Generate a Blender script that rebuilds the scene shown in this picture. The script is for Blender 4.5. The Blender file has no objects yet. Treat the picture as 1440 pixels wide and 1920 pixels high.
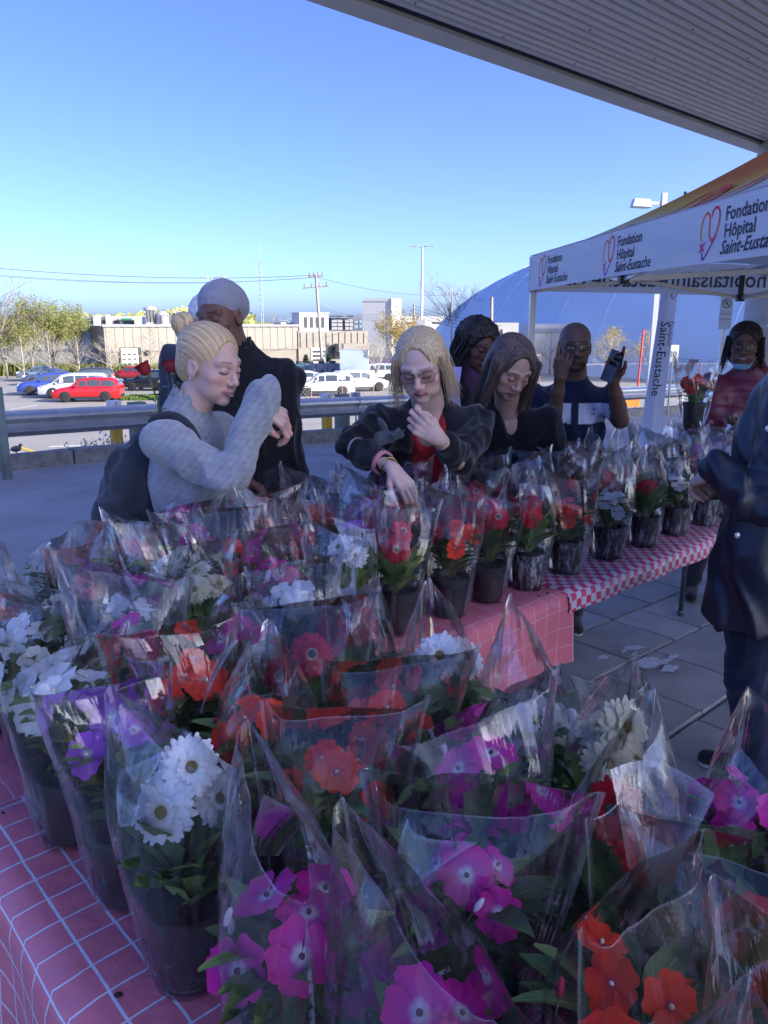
import bpy, math, random
import numpy as np
from mathutils import Vector, Matrix
PI = math.pi; R = math.radians
random.seed(7); np.random.seed(7)
S = bpy.context.scene; COL = S.collection

# ---------------------------------------------------------------- camera, sky, sun, exposure
CAMH = 1.65; PITCH = R(13.7); FPX = 1440.0
cam_d = bpy.data.cameras.new('camera'); cam = bpy.data.objects.new('camera', cam_d); COL.objects.link(cam)
cam.location = (0, 0, CAMH); cam.rotation_euler = (R(90) - PITCH, 0, 0)
cam_d.sensor_width = 36; cam_d.lens = 36 * FPX / 1920; cam_d.clip_start = 0.05; cam_d.clip_end = 3000
S.camera = cam
SUN_EL = R(22); SUN_DIR = Vector((0.90, -0.43, 0)).normalized()      # the sun stands behind the camera, to the right
world = bpy.data.worlds.new('World'); S.world = world; world.use_nodes = True
nt = world.node_tree; nt.nodes.clear()
sky = nt.nodes.new('ShaderNodeTexSky'); sky.sky_type = 'NISHITA'; sky.sun_disc = False
sky.sun_elevation = SUN_EL; sky.sun_rotation = math.atan2(SUN_DIR.x, SUN_DIR.y)
sky.air_density = 0.5; sky.dust_density = 1.9; sky.ozone_density = 4.4; sky.altitude = 0
bg = nt.nodes.new('ShaderNodeBackground'); bg.inputs[1].default_value = 0.10
wo = nt.nodes.new('ShaderNodeOutputWorld')
sg = nt.nodes.new('ShaderNodeGamma'); sg.inputs[1].default_value = 1.0
sh = nt.nodes.new('ShaderNodeHueSaturation'); sh.inputs['Saturation'].default_value = 1.1; sh.inputs['Hue'].default_value = 0.519
nt.links.new(sky.outputs[0], sg.inputs[0]); nt.links.new(sg.outputs[0], sh.inputs['Color']); nt.links.new(sh.outputs[0], bg.inputs[0])
nt.links.new(sh.outputs[0], bg.inputs[0]); nt.links.new(bg.outputs[0], wo.inputs[0])
sun_d = bpy.data.lights.new('sun', 'SUN'); sun_d.energy = 2.0; sun_d.angle = R(0.53); sun_d.color = (1.0, 0.93, 0.80)
sun = bpy.data.objects.new('sun', sun_d); COL.objects.link(sun)
sd = Vector((SUN_DIR.x * math.cos(SUN_EL), SUN_DIR.y * math.cos(SUN_EL), math.sin(SUN_EL)))
sun.rotation_euler = sd.to_track_quat('Z', 'Y').to_euler(); sun.location = (20, -10, 30)
S.view_settings.view_transform = 'Standard'; S.view_settings.look = 'None'
S.view_settings.exposure = 2.38; S.view_settings.gamma = 1.0; S.view_settings.use_curve_mapping = False
S.render.engine = 'CYCLES'
cy = S.cycles
cy.max_bounces = 10; cy.diffuse_bounces = 3; cy.glossy_bounces = 3; cy.transmission_bounces = 4
cy.transparent_max_bounces = 64; cy.use_denoising = True; cy.caustics_reflective = False; cy.caustics_refractive = False
try: cy.denoiser = 'OPENIMAGEDENOISE'
except Exception: pass

# ---------------------------------------------------------------- places
CP, SP = math.cos(PITCH), math.sin(PITCH)
def at(px, py, fwd):
    """point at distance fwd (metres ahead, along the ground) on the sight line of a photo pixel"""
    x = px - 720; y = py - 960
    dn = y * CP + FPX * SP; fw = FPX * CP - y * SP
    return Vector((x / fw * fwd, fwd, CAMH - dn / fw * fwd))
PHI = R(42); CU, SU = math.cos(PHI), math.sin(PHI)
def tb(u, v, z=0.0):
    """the grid of the place (tables, paving, canopy, guardrail): u runs right and away, v runs left and away"""
    return Vector((u * CU - v * SU, u * SU + v * CU, z))
def road_z(x, y):
    u = x * CU + y * SU
    return -0.033 * max(0.0, u - 3.2) if u < 40 else -0.033 * 36.8
LOT = -3.25                      # level of the car park below the road

# ---------------------------------------------------------------- mesh helpers
class MB:
    def __init__(s): s.v = []; s.f = []; s.m = []; s.uv = []; s.col = []
    def vert(s, p): s.v.append(tuple(p)); return len(s.v) - 1
    def face(s, idx, m=0, uv=None):
        s.f.append(tuple(idx)); s.m.append(m); s.uv.append(uv)
    def add(s, vs, fs, m=0, uvs=None, M=None):
        o = len(s.v)
        for p in vs:
            s.v.append(tuple(M @ Vector(p)) if M is not None else tuple(p))
        for i, f in enumerate(fs):
            s.f.append(tuple(o + k for k in f)); s.m.append(m); s.uv.append(uvs[i] if uvs else None)
        return o
    def box(s, c, d, m=0, M=None, taper=1.0):
        x, y, z = d[0] / 2, d[1] / 2, d[2] / 2; t = taper
        vs = [(-x, -y, -z), (x, -y, -z), (x, y, -z), (-x, y, -z), (-x * t, -y * t, z), (x * t, -y * t, z), (x * t, y * t, z), (-x * t, y * t, z)]
        vs = [(p[0] + c[0], p[1] + c[1], p[2] + c[2]) for p in vs]
        s.add(vs, [(0, 3, 2, 1), (4, 5, 6, 7), (0, 1, 5, 4), (1, 2, 6, 5), (2, 3, 7, 6), (3, 0, 4, 7)], m, None, M)
    def tube(s, pts, rad, n=8, m=0, cap=True, closed=False, M=None):
        pts = [Vector(p) for p in pts]; k = len(pts)
        rs = rad if isinstance(rad, (list, tuple)) else [rad] * k
        rings = []; prev = None
        for i in range(k):
            if closed: t = pts[(i + 1) % k] - pts[i - 1]
            elif i == 0: t = pts[1] - pts[0]
            elif i == k - 1: t = pts[-1] - pts[-2]
            else: t = pts[i + 1] - pts[i - 1]
            if t.length < 1e-9: t = Vector((0, 0, 1))
            t.normalize()
            if prev is None:
                a = Vector((0, 0, 1)) if abs(t.z) < .9 else Vector((1, 0, 0))
                nrm = t.cross(a).normalized()
            else:
                nrm = prev - t * prev.dot(t)
                nrm = nrm.normalized() if nrm.length > 1e-6 else t.orthogonal().normalized()
            prev = nrm; b = t.cross(nrm)
            ring = []
            for j in range(n):
                an = 2 * PI * j / n
                p = pts[i] + (nrm * math.cos(an) + b * math.sin(an)) * rs[i]
                if M is not None: p = M @ p
                ring.append(s.vert(p))
            rings.append(ring)
        for i in range(k if closed else k - 1):
            a, b2 = rings[i], rings[(i + 1) % k]
            for j in range(n):
                s.face((a[j], a[(j + 1) % n], b2[(j + 1) % n], b2[j]), m)
        if cap and not closed:
            s.face(tuple(reversed(rings[0])), m); s.face(tuple(rings[-1]), m)
    def lathe(s, prof, n=20, m=0, M=None, cap=True):
        rings = []
        for r, z in prof:
            ring = []
            for j in range(n):
                a = 2 * PI * j / n; p = Vector((r * math.cos(a), r * math.sin(a), z))
                if M is not None: p = M @ p
                ring.append(s.vert(p))
            rings.append(ring)
        for i in range(len(prof) - 1):
            for j in range(n):
                s.face((rings[i][j], rings[i][(j + 1) % n], rings[i + 1][(j + 1) % n], rings[i + 1][j]), m)
        if cap:
            s.face(tuple(reversed(rings[0])), m); s.face(tuple(rings[-1]), m)
    def prism(s, poly, z0, z1, m=0, M=None):
        """poly: list of (x, y); extruded from z0 to z1"""
        n = len(poly); vs = [(p[0], p[1], z0) for p in poly] + [(p[0], p[1], z1) for p in poly]
        fs = [tuple(range(n - 1, -1, -1)), tuple(range(n, 2 * n))] + [(i, (i + 1) % n, n + (i + 1) % n, n + i) for i in range(n)]
        s.add(vs, fs, m, None, M)
    def ell(s, c, r, n=12, k=8, m=0, M=None):
        rings = []
        for i in range(1, k):
            th = PI * i / k
            rings.append([s.vert((M @ q) if M is not None else q) for q in
                          [Vector((c[0] + r[0] * math.sin(th) * math.cos(2 * PI * j / n), c[1] + r[1] * math.sin(th) * math.sin(2 * PI * j / n), c[2] + r[2] * math.cos(th))) for j in range(n)]])
        t = Vector((c[0], c[1], c[2] + r[2])); b = Vector((c[0], c[1], c[2] - r[2]))
        t = s.vert(M @ t if M is not None else t); b = s.vert(M @ b if M is not None else b)
        for j in range(n):
            s.face((t, rings[0][j], rings[0][(j + 1) % n]), m); s.face((b, rings[-1][(j + 1) % n], rings[-1][j]), m)
        for i in range(len(rings) - 1):
            for j in range(n):
                s.face((rings[i][j], rings[i + 1][j], rings[i + 1][(j + 1) % n], rings[i][(j + 1) % n]), m)
    def mesh(s, name, mats, smooth=False):
        me = bpy.data.meshes.new(name)
        me.from_pydata(s.v, [], s.f)
        for mt in (mats if isinstance(mats, (list, tuple)) else [mats]): me.materials.append(mt)
        me.polygons.foreach_set('material_index', s.m)
        if smooth: me.polygons.foreach_set('use_smooth', [True] * len(s.f))
        if any(u is not None for u in s.uv):
            ul = me.uv_layers.new(name='UVMap'); flat = []
            for f, u in zip(s.f, s.uv):
                if u is None: flat += [0.0] * (2 * len(f))
                else:
                    for q in u: flat += [q[0], q[1]]
            ul.data.foreach_set('uv', flat)
        me.update()
        return me
    def build(s, name, mats, parent=None, smooth=False, loc=None, kind=None):
        return link(name, s.mesh(name, mats, smooth), parent, loc, kind)

def link(name, me, parent=None, loc=None, kind=None):
    o = bpy.data.objects.new(name, me); COL.objects.link(o)
    if loc is not None: o.location = loc
    if parent is not None: o.parent = parent
    if kind: o['kind'] = kind
    return o
def sharp(o, ang=35):
    """smooth shading with sharp edges where faces meet at more than ang degrees"""
    me = o.data; me.polygons.foreach_set('use_smooth', [True] * len(me.polygons))
    try: me.set_sharp_from_angle(angle=R(ang))
    except Exception: pass
    return o
def tag(o, label, cat=None, group=None, kind=None):
    o['label'] = label
    if cat: o['category'] = cat
    if group: o['group'] = group
    if kind: o['kind'] = kind
    return o
def empty(name, loc=(0, 0, 0), rz=0.0, label=None, cat=None, group=None):
    o = bpy.data.objects.new(name, None); COL.objects.link(o); o.location = loc; o.rotation_euler = (0, 0, rz)
    o.empty_display_size = 0.1
    if label: tag(o, label, cat, group)
    return o
def copy_tree(o, parent=None):
    c = o.copy(); COL.objects.link(c); c.parent = parent
    for ch in list(o.children): copy_tree(ch, c)
    return c
def stru(o, label=None):
    o['kind'] = 'structure'
    if label: o['label'] = label
    return o

# ---------------------------------------------------------------- material helpers
MC = {}
def nodes(name):
    m = bpy.data.materials.new(name); m.use_nodes = True; t = m.node_tree
    b = t.nodes['Principled BSDF']
    return m, t, b
def setin(b, k, v):
    if k in b.inputs: b.inputs[k].default_value = v
def mat(name, col, rough=.6, metal=0.0, var=.12, scale=6.0, bump=0.0, bscale=40.0, col2=None, spec=.5, obj=True, stretch=(1, 1, 1), coat=0.0, sheen=0.0, alpha=1.0, trans=0.0, rand=0.0):
    if name in MC: return MC[name]
    m, t, b = nodes(name); N = t.nodes; L = t.links
    tc = N.new('ShaderNodeTexCoord'); mp = N.new('ShaderNodeMapping'); mp.inputs['Scale'].default_value = stretch
    L.new(tc.outputs['Object'], mp.inputs[0])
    nz = N.new('ShaderNodeTexNoise'); nz.inputs['Scale'].default_value = scale; nz.inputs['Detail'].default_value = 6; nz.inputs['Roughness'].default_value = .62
    L.new(mp.outputs[0], nz.inputs[0])
    cr = N.new('ShaderNodeValToRGB'); c = col; c2 = col2
    if c2 is None:
        c1 = tuple(min(1, max(0, q * (1 - var))) for q in c); c2 = tuple(min(1, q * (1 + var)) for q in c)
    else: c1 = c
    cr.color_ramp.elements[0].position = .32; cr.color_ramp.elements[1].position = .68
    cr.color_ramp.elements[0].color = (*c1, 1); cr.color_ramp.elements[1].color = (*c2, 1)
    L.new(nz.outputs[0], cr.inputs[0]); last = cr.outputs[0]
    if rand > 0:
        oi = N.new('ShaderNodeObjectInfo'); hs = N.new('ShaderNodeHueSaturation'); mr = N.new('ShaderNodeMapRange')
        mr.inputs[3].default_value = 1 - rand; mr.inputs[4].default_value = 1 + rand
        L.new(oi.outputs['Random'], mr.inputs[0]); L.new(mr.outputs[0], hs.inputs['Value']); L.new(last, hs.inputs['Color']); last = hs.outputs[0]
    L.new(last, b.inputs['Base Color'])
    b.inputs['Roughness'].default_value = rough; b.inputs['Metallic'].default_value = metal
    setin(b, 'Specular IOR Level', spec); setin(b, 'Coat Weight', coat); setin(b, 'Sheen Weight', sheen)
    if bump > 0:
        n2 = N.new('ShaderNodeTexNoise'); n2.inputs['Scale'].default_value = bscale; n2.inputs['Detail'].default_value = 5
        L.new(mp.outputs[0], n2.inputs[0]); bp = N.new('ShaderNodeBump'); bp.inputs['Strength'].default_value = min(1, bump); bp.inputs['Distance'].default_value = .01
        L.new(n2.outputs[0], bp.inputs['Height']); L.new(bp.outputs[0], b.inputs['Normal'])
    if trans > 0:
        tr = N.new('ShaderNodeBsdfTranslucent'); mx = N.new('ShaderNodeMixShader'); mx.inputs[0].default_value = trans
        L.new(last, tr.inputs[0]); L.new(b.outputs[0], mx.inputs[1]); L.new(tr.outputs[0], mx.inputs[2])
        L.new(mx.outputs[0], N['Material Output'].inputs[0])
    MC[name] = m
    return m
def plain(name, col, rough=.5, metal=0.0, spec=.5, coat=0.0):
    if name in MC: return MC[name]
    m, t, b = nodes(name); b.inputs['Base Color'].default_value = (*col, 1)
    b.inputs['Roughness'].default_value = rough; b.inputs['Metallic'].default_value = metal; setin(b, 'Specular IOR Level', spec); setin(b, 'Coat Weight', coat)
    MC[name] = m; return m
def vcol(name, rough=.55, spec=.4, sheen=0.0, bump=0.0, bscale=200.0, sss=0.0, stretch=(1, 1, 1)):
    """material whose colour comes from the mesh's own colour attribute"""
    if name in MC: return MC[name]
    m, t, b = nodes(name); N = t.nodes; L = t.links
    a = N.new('ShaderNodeAttribute'); a.attribute_name = 'Col'; L.new(a.outputs[0], b.inputs['Base Color'])
    b.inputs['Roughness'].default_value = rough; setin(b, 'Specular IOR Level', spec); setin(b, 'Sheen Weight', sheen)
    if sss > 0:
        setin(b, 'Subsurface Weight', sss); setin(b, 'Subsurface Scale', .01)
        if 'Subsurface Radius' in b.inputs: b.inputs['Subsurface Radius'].default_value = (1, .35, .2)
    if bump > 0:
        tc = N.new('ShaderNodeTexCoord'); mp = N.new('ShaderNodeMapping'); mp.inputs['Scale'].default_value = stretch
        L.new(tc.outputs['Object'], mp.inputs[0])
        n2 = N.new('ShaderNodeTexNoise'); n2.inputs['Scale'].default_value = bscale; n2.inputs['Detail'].default_value = 4
        L.new(mp.outputs[0], n2.inputs[0]); bp = N.new('ShaderNodeBump'); bp.inputs['Strength'].default_value = bump; bp.inputs['Distance'].default_value = .004
        L.new(n2.outputs[0], bp.inputs['Height']); L.new(bp.outputs[0], b.inputs['Normal'])
    MC[name] = m; return m
def setcol(me, arr):
    """arr: (nverts, 3) linear colours"""
    a = me.color_attributes.new('Col', 'FLOAT_COLOR', 'POINT')
    c = np.ones((len(me.vertices), 4), dtype=np.float32); c[:, :3] = arr
    a.data.foreach_set('color', c.ravel())
ORD = ['first', 'second', 'third', 'fourth', 'fifth', 'sixth', 'seventh', 'eighth', 'ninth', 'tenth', 'eleventh', 'twelfth', 'thirteenth', 'fourteenth']
# ================================================================= THE SETTING
m_asph = mat('asphalt_road', (.34, .33, .32), .85, var=.16, scale=1.2, bump=.5, bscale=90)
m_lot = mat('asphalt_lot', (.28, .265, .235), .9, var=.12, scale=.3, bump=.2, bscale=30)
m_kerb = mat('kerb_concrete', (.20, .19, .175), .85, var=.35, scale=9, bump=.5, bscale=60)
m_conc = mat('column_concrete', (.42, .41, .39), .8, var=.12, scale=3, bump=.2, bscale=40)
m_grass = mat('grass_green', (.09, .15, .025), .9, var=.35, scale=.8, bump=.5, bscale=20)
m_dry = mat('dry_slope', (.24, .20, .12), .95, var=.35, scale=1.4, bump=.5, bscale=15)
m_galv = mat('galvanised_steel', (.42, .44, .46), .42, metal=.75, var=.15, scale=5, bump=.05, bscale=60)
m_post = mat('painted_green_post', (.16, .21, .18), .7, var=.2, scale=8)

def grid_sheet(name, u0, u1, v0, v1, nu, nv, zf, m, frame=tb):
    b = MB()
    for i in range(nu + 1):
        for j in range(nv + 1):
            p = frame(u0 + (u1 - u0) * i / nu, v0 + (v1 - v0) * j / nv, 0); b.vert((p.x, p.y, zf(p.x, p.y)))
    for i in range(nu):
        for j in range(nv):
            a = i * (nv + 1) + j; b.face((a, a + nv + 1, a + nv + 2, a + 1))
    return b.build(name, m)
# far ground to the horizon, one sheet, with the slope and the road deck above it
gb = MB(); gb.add([(-900, -60, LOT - 2.0), (900, -60, LOT - 2.0), (1200, 1800, LOT - 8), (-1200, 1800, LOT - 8)], [(0, 1, 2, 3)])
stru(gb.build('ground', mat('ground_far', (.16, .16, .10), .95, var=.3, scale=.02)), 'dry distant ground reaching the horizon')
# car park sheet, falling gently away from the road
def lot_z(x, y):
    v = -x * SU + y * CU
    return LOT + .2 - 0.012 * max(0, v - 12)
stru(grid_sheet('car_park', -60, 110, 10.6, 120, 12, 12, lot_z, m_lot), 'sunlit grey asphalt car park below the guardrail')
stru(grid_sheet('road', -30, 40, 3.6, 9.42, 40, 4, lambda x, y: road_z(x, y), m_asph), 'shaded asphalt lane between paving and kerb')
# slope between kerb and car park, dry stubble
def slope_z(x, y):
    v = -x * SU + y * CU
    return road_z(x, y) - .02 + (v - 9.5) / 7.0 * (LOT - .15) if v < 16.5 else LOT - .3
stru(grid_sheet('embankment', -30, 60, 9.72, 17.2, 60, 8, lambda x, y: slope_z(x, y) + .05 * math.sin(x * 3.1) * math.sin(y * 2.7), m_dry), 'stony embankment falling from kerb to car park')
# kerb stones, one object each
kerb = empty('kerb', tb(0, 9.55)); stru(kerb, 'weathered concrete kerb along the guardrail')
kme = None
for i in range(24):
    u = -9 + i * 1.55
    if kme is None:
        b = MB(); b.box((0, 0, .075), (1.53, .24, .19)); kme = b.mesh('kerb_stone', m_kerb)
    p = tb(u + .77, 9.56); o = link('kerb_stone', kme, kerb)
    q = tb(u, 9.56); q2 = tb(u + 1.5, 9.56)
    o.location = tb(u + .77, .01) if 0 else (p.x - kerb.location.x, p.y - kerb.location.y, road_z(p.x, p.y) + random.uniform(-.012, .012))
    o.rotation_euler = (0, math.atan(.033) if u > 2.4 else 0, PHI + random.uniform(-.006, .006))
# paving slabs, each its own object, sheet of sand beneath
pav = empty('pavement', (0, 0, 0)); stru(pav, 'damp grey concrete slab paving under the tables')
b = MB(); c4 = [tb(-4, -3.5, -.035), tb(3.2, -3.5, -.035), tb(3.2, 3.6, -.035), tb(-4, 3.6, -.035), tb(12, -3.5, -.035 - .29), tb(12, 3.6, -.035 - .29)]
b.add(c4, [(0, 1, 2, 3), (1, 4, 5, 2)]); b.build('jointing_sand', mat('joint_sand', (.035, .036, .04), .95, var=.4, scale=20), pav)
m_slab = mat('paving_slab', (.27, .26, .25), .62, var=.22, scale=3.5, bump=.45, bscale=110, rand=.22)
slabs = {}
rows = []; v = -1.2; k = 0
while v < 3.5:
    w = (.50, .32, .50, .40)[k % 4]; rows.append((v, min(w, 3.58 - v))); v += w; k += 1
def slab_mesh(l, w):
    key = (round(l, 2), round(w, 2))
    if key not in slabs:
        b = MB(); L2, W2 = l / 2 - .006, w / 2 - .006; c = .008
        vs = []
        for z, s_ in ((-.04, 0), (-.008, 0), (0, c)):
            vs += [(-L2 + s_, -W2 + s_, z), (L2 - s_, -W2 + s_, z), (L2 - s_, W2 - s_, z), (-L2 + s_, W2 - s_, z)]
        fs = [(8, 9, 10, 11)]
        for r in (0, 4):
            for j in range(4): fs.append((r + j, r + (j + 1) % 4, r + 4 + (j + 1) % 4, r + 4 + j))
        b.add(vs, fs); slabs[key] = b.mesh('paving_slab', m_slab)
    return slabs[key]
for r, (v0, w) in enumerate(rows):
    u = 1.1 + (.17, .42, .05, .3)[r % 4]; lens = ((.45, .60, .45), (.60, .30, .60), (.45, .45, .6), (.6, .45, .3))[r % 4]; k = 0
    if v0 + w < .9: umax = 5.2
    else: umax = 6.6
    while u < umax:
        l = lens[k % 3]; k += 1
        p = tb(u + l / 2, v0 + w / 2); o = link('paving_slab', slab_mesh(l, w), pav)
        o.location = (p.x, p.y, road_z(p.x, p.y) + random.uniform(-.004, .002) - .002)
        o.rotation_euler = (random.uniform(-.004, .004), random.uniform(-.004, .004) + (.033 if u > 3.2 else 0), PHI); u += l
# the rest of the paving, behind tables and people, in one sheet
stru(grid_sheet('pavement', -4, 1.1, -3.5, 3.6, 4, 4, lambda x, y: -.006, m_slab), 'paving hidden under the flower tables')
# splashes of spilt water-white residue on the slabs
m_spill = mat('dried_residue', (.50, .52, .56), .5, var=.25, scale=40)
for i, (px, py, rr) in enumerate([(1190, 1215, .045), (1215, 1243, .085), (1130, 1233, .035), (1262, 1232, .03), (1245, 1240, .035), (1110, 1285, .04), (1170, 1222, .02), (1255, 1255, .05), (1160, 1262, .03)]):
    q = at(px, py, 1); t = CAMH / (CAMH - q.z); p = Vector((q.x * t, q.y * t, .002 + .0004 * i))
    b = MB(); n = 18; vs = [(0, 0, 0)]
    for j in range(n):
        a = 2 * PI * j / n; r = rr * (.55 + .45 * random.random()); vs.append((1.5 * r * math.cos(a), .75 * r * math.sin(a), 0))
    b.add(vs, [(0, 1 + j, 1 + (j + 1) % n) for j in range(n)])
    o = b.build('residue_patch', m_spill, pav, loc=p); o.rotation_euler = (0, 0, PHI + random.uniform(-.5, .5) - .3)

# ---- unseen hospital block behind the camera, sized and set back to shade the forecourt
hosp = empty('hospital_building', tb(22, -25), label='tall unseen hospital block shaped to shade the forecourt, behind the photographer', cat='building')
m_wall = mat('hospital_render', (.6, .57, .53), .85, var=.06, scale=2)
b = MB(); b.box((0, -4, 7.5), (36, 8, 16.6)); o = b.build('wall', m_wall, hosp); hosp.rotation_euler = (0, 0, PHI)
m_wglass = plain('dark_window_glass', (.02, .025, .03), .08)
b = MB(); b.box((0, 0, 0), (1.8, .06, 1.5)); wme = b.mesh('window', m_wglass)
for i in range(12):
    for z in (1.6, 5.2, 8.8, 12.4):
        o = link('window', wme, hosp); o.location = (-15.4 + i * 2.8, .03, z)

# ---- entrance canopy: fascia, ribbed soffit panels, column
CV = 6.2; CZ = 4.5
can = empty('entrance_canopy', tb(0, 0, CZ), PHI, 'grey metal entrance canopy with ribbed soffit above the tables', 'canopy')
m_soff = mat('ribbed_soffit', (.78, .75, .73), .5, metal=.15, var=.07, scale=.7, stretch=(.2, 4, 1), rand=.03)
m_fas = mat('canopy_fascia', (.55, .55, .55), .5, metal=.2, var=.06, scale=2)
m_fasd = mat('canopy_gap', (.03, .032, .036), .8, var=.2)
U0, U1 = 3.8, 14.6
b = MB(); pw = .345; rib = pw / 3
prof = []
for k in range(3):
    y0 = k * rib
    prof += [(y0, .028), (y0 + .022, .028), (y0 + .036, 0), (y0 + rib - .014, 0)]
prof.append((pw - .001, .028))
for i, (y, z) in enumerate(prof): b.vert((U0, y, z)); b.vert((U1, y, z))
for i in range(len(prof) - 1): b.face((2 * i, 2 * i + 2, 2 * i + 3, 2 * i + 1))
sme = b.mesh('soffit_panel', m_soff)
npan = 30
for i in range(npan):
    o = link('soffit_panel', sme, can); o.location = (0, CV - .36 - (i + 1) * pw, random.uniform(-.002, .002))
m_rivet = plain('rivet', (.05, .05, .055), .6)
b = MB(); b.lathe([(.012, 0), (.008, -.006)], 8); rme = b.mesh('rivet', m_rivet)
for i in range(5):
    for k in range(9):
        o = link('rivet', rme, can); o.location = (3 + k * 1.25 + .5 * (i % 2), CV - .36 - i * .69 - .16, -.001)
for i in range(4):      # fascia: flat folded plates butted end to end
    l = (U1 - U0) / 4; b = MB()
    b.box((0, 0, -.02), (l - .006, .30, .05)); b.box((0, .145, .26), (l - .006, .012, .5)); 
    o = b.build('fascia_plate', m_fas, can); o.location = (U0 + l * (i + .5), CV - .15, 0)
b = MB(); b.box(((U0 + U1) / 2, CV - .333, .01), (U1 - U0, .06, .03)); b.build('shadow_gap', m_fasd, can)  # dark strip fills the joint; the shade there is its colour
b = MB(); b.box(((U0 + U1) / 2, (CV - 4.5) / 2, .56), (U1 - U0 + .1, CV + 4.4, .06)); b.box((U1 + .03, (CV - 4.5) / 2, .27), (.05, CV + 4.4, .52)); b.build('roof_deck', m_fas, can)
# column
cx = at(1428, 620, 13.4); colm = empty('canopy_column', (cx.x, cx.y, road_z(cx.x, cx.y)), label='round grey concrete column carrying the far canopy corner', cat='column')
zc = CZ - road_z(cx.x, cx.y)
b = MB(); b.lathe([(.33, 0), (.33, 1.98)], 28); b.build('lower_shaft', m_conc, colm, smooth=False)
b = MB(); b.lathe([(.30, 1.98), (.30, 2.0), (.30, zc - .3), (.36, zc - .28), (.36, zc + .02)], 28); sharp(b.build('upper_shaft', m_conc, colm))
sharp(colm.children[0])
b = MB(); b.lathe([(.335, 1.96), (.335, 2.0)], 28); b.build('steel_band', m_galv, colm)

# ---- guardrail: W-beam in lapped lengths, bolts, posts
gr = empty('guardrail', tb(0, 9.75), label='galvanised W-beam guardrail along the far kerb of the lane', cat='guardrail')
def rail_profile():
    pts = []
    for z, y in [(0, .0), (.022, -.01), (.06, -.075), (.095, -.08), (.125, -.03), (.155, -.015), (.185, -.03), (.215, -.08), (.25, -.075), (.288, -.01), (.31, 0)]:
        pts.append((y, z))
    return pts
rp = rail_profile(); SEG = 3.81
for i in range(-2, 10):
    u0 = -7.0 + i * SEG; b = MB(); pts = [(u0 - .16, .006 if i % 2 else -.006), (u0 + SEG / 2, 0), (u0 + SEG + .16, -.006 if i % 2 else .006)]
    nn = len(rp)
    for (uu, dy) in pts:
        for t_ in (0, .004):
            for (y, z) in rp:
                p = tb(uu, 9.62 + y + dy + t_ + (.012 if i % 2 else 0)); b.vert((p.x, p.y, road_z(p.x, p.y) + .37 + z))
    for s_ in range(2):
        for t_ in range(2):
            a0 = (s_ * 2 + t_) * nn; a1 = ((s_ + 1) * 2 + t_) * nn
            for k in range(nn - 1): b.face((a0 + k, a0 + k + 1, a1 + k + 1, a1 + k))
    o = b.build('rail_beam', m_galv, None); o.parent = gr; o.matrix_parent_inverse = Matrix.Translation(-gr.location); sharp(o, 50)
pb = MB(); pb.box((0, .10, .22), (.15, .2, .98)); pme = pb.mesh('post', m_post)
bb = MB(); bb.ell((0, 0, 0), (.016, .01, .016), 8, 5); bme = bb.mesh('bolt', plain('bolt_dark', (.06, .06, .065), .5, .6))
for i in range(18):
    u = -10.9 + i * SEG / 2 + .2; p = tb(u, 9.64); z = road_z(p.x, p.y)
    o = link('post', pme, None); o.parent = gr; o.location = Vector((p.x, p.y, z - .05)) - gr.location; o.rotation_euler = (0, 0, PHI)
    if i % 2 == 0:
        for du, dz in ((-.08, .11), (.08, .11), (-.08, .23), (.08, .23), (-.03, .17)):
            q = tb(u + du, 9.62 - .035); o = link('bolt', bme, None); o.parent = gr
            o.location = Vector((q.x, q.y, z + .37 + dz - .02)) - gr.location; o.rotation_euler = (0, 0, PHI)
# ================================================================= TABLES AND CLOTHS
TZ = .74
m_plastic = mat('table_plastic', (.55, .55, .52), .6, var=.05)
m_leg = mat('folding_leg_metal', (.10, .11, .115), .45, metal=.5, var=.2)
def folding_table(u0, u1, v0, v1, label, along='u'):
    c = tb((u0 + u1) / 2, (v0 + v1) / 2); t = empty('folding_table', (c.x, c.y, 0), PHI if along == 'u' else PHI + PI / 2, label, 'table', 'folding tables in the flower stall')
    L, W = (u1 - u0, v1 - v0) if along == 'u' else (v1 - v0, u1 - u0)
    b = MB(); b.box((0, 0, TZ - .026), (L - .01, W - .01, .04)); b.build('tabletop', m_plastic, t)
    for s in (-1, 1):
        x = s * (L / 2 - .22)
        for q in (-1, 1):
            y = q * (W / 2 - .17); b = MB()
            z0 = road_z(*(tb((u0 + u1) / 2 + x, 0).xy)) if along == 'u' else 0
            b.tube([(x, y * 1.0, z0 + .01), (x, y, .44), (x + s * -.02, y * .93, .52), (x - s * .05, y * .8, .6), (x - s * .06, y * .75, TZ - .05)], .0145, 10)
            b.lathe([(.019, z0), (.019, z0 + .03)], 10, 0, Matrix.Translation((x, y, 0)))
            b.build('leg', m_leg, t, smooth=True)
        b = MB(); b.box((x - s * .03, 0, .545), (.03, (W / 2 - .17) * 1.75, .028)); b.build('crossbar', m_leg, t)
    return t
folding_table(.28, 1.02, -.55, 1.44, 'folding table under the pink checked cloth, the one nearest the camera', 'v')
folding_table(.30, 2.16, 1.48, 2.20, 'folding table under the second pink cloth, between corner and gingham tables')
folding_table(2.19, 4.42, 1.47, 2.19, 'folding table with bare bent legs under the pink gingham cloth')

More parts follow.
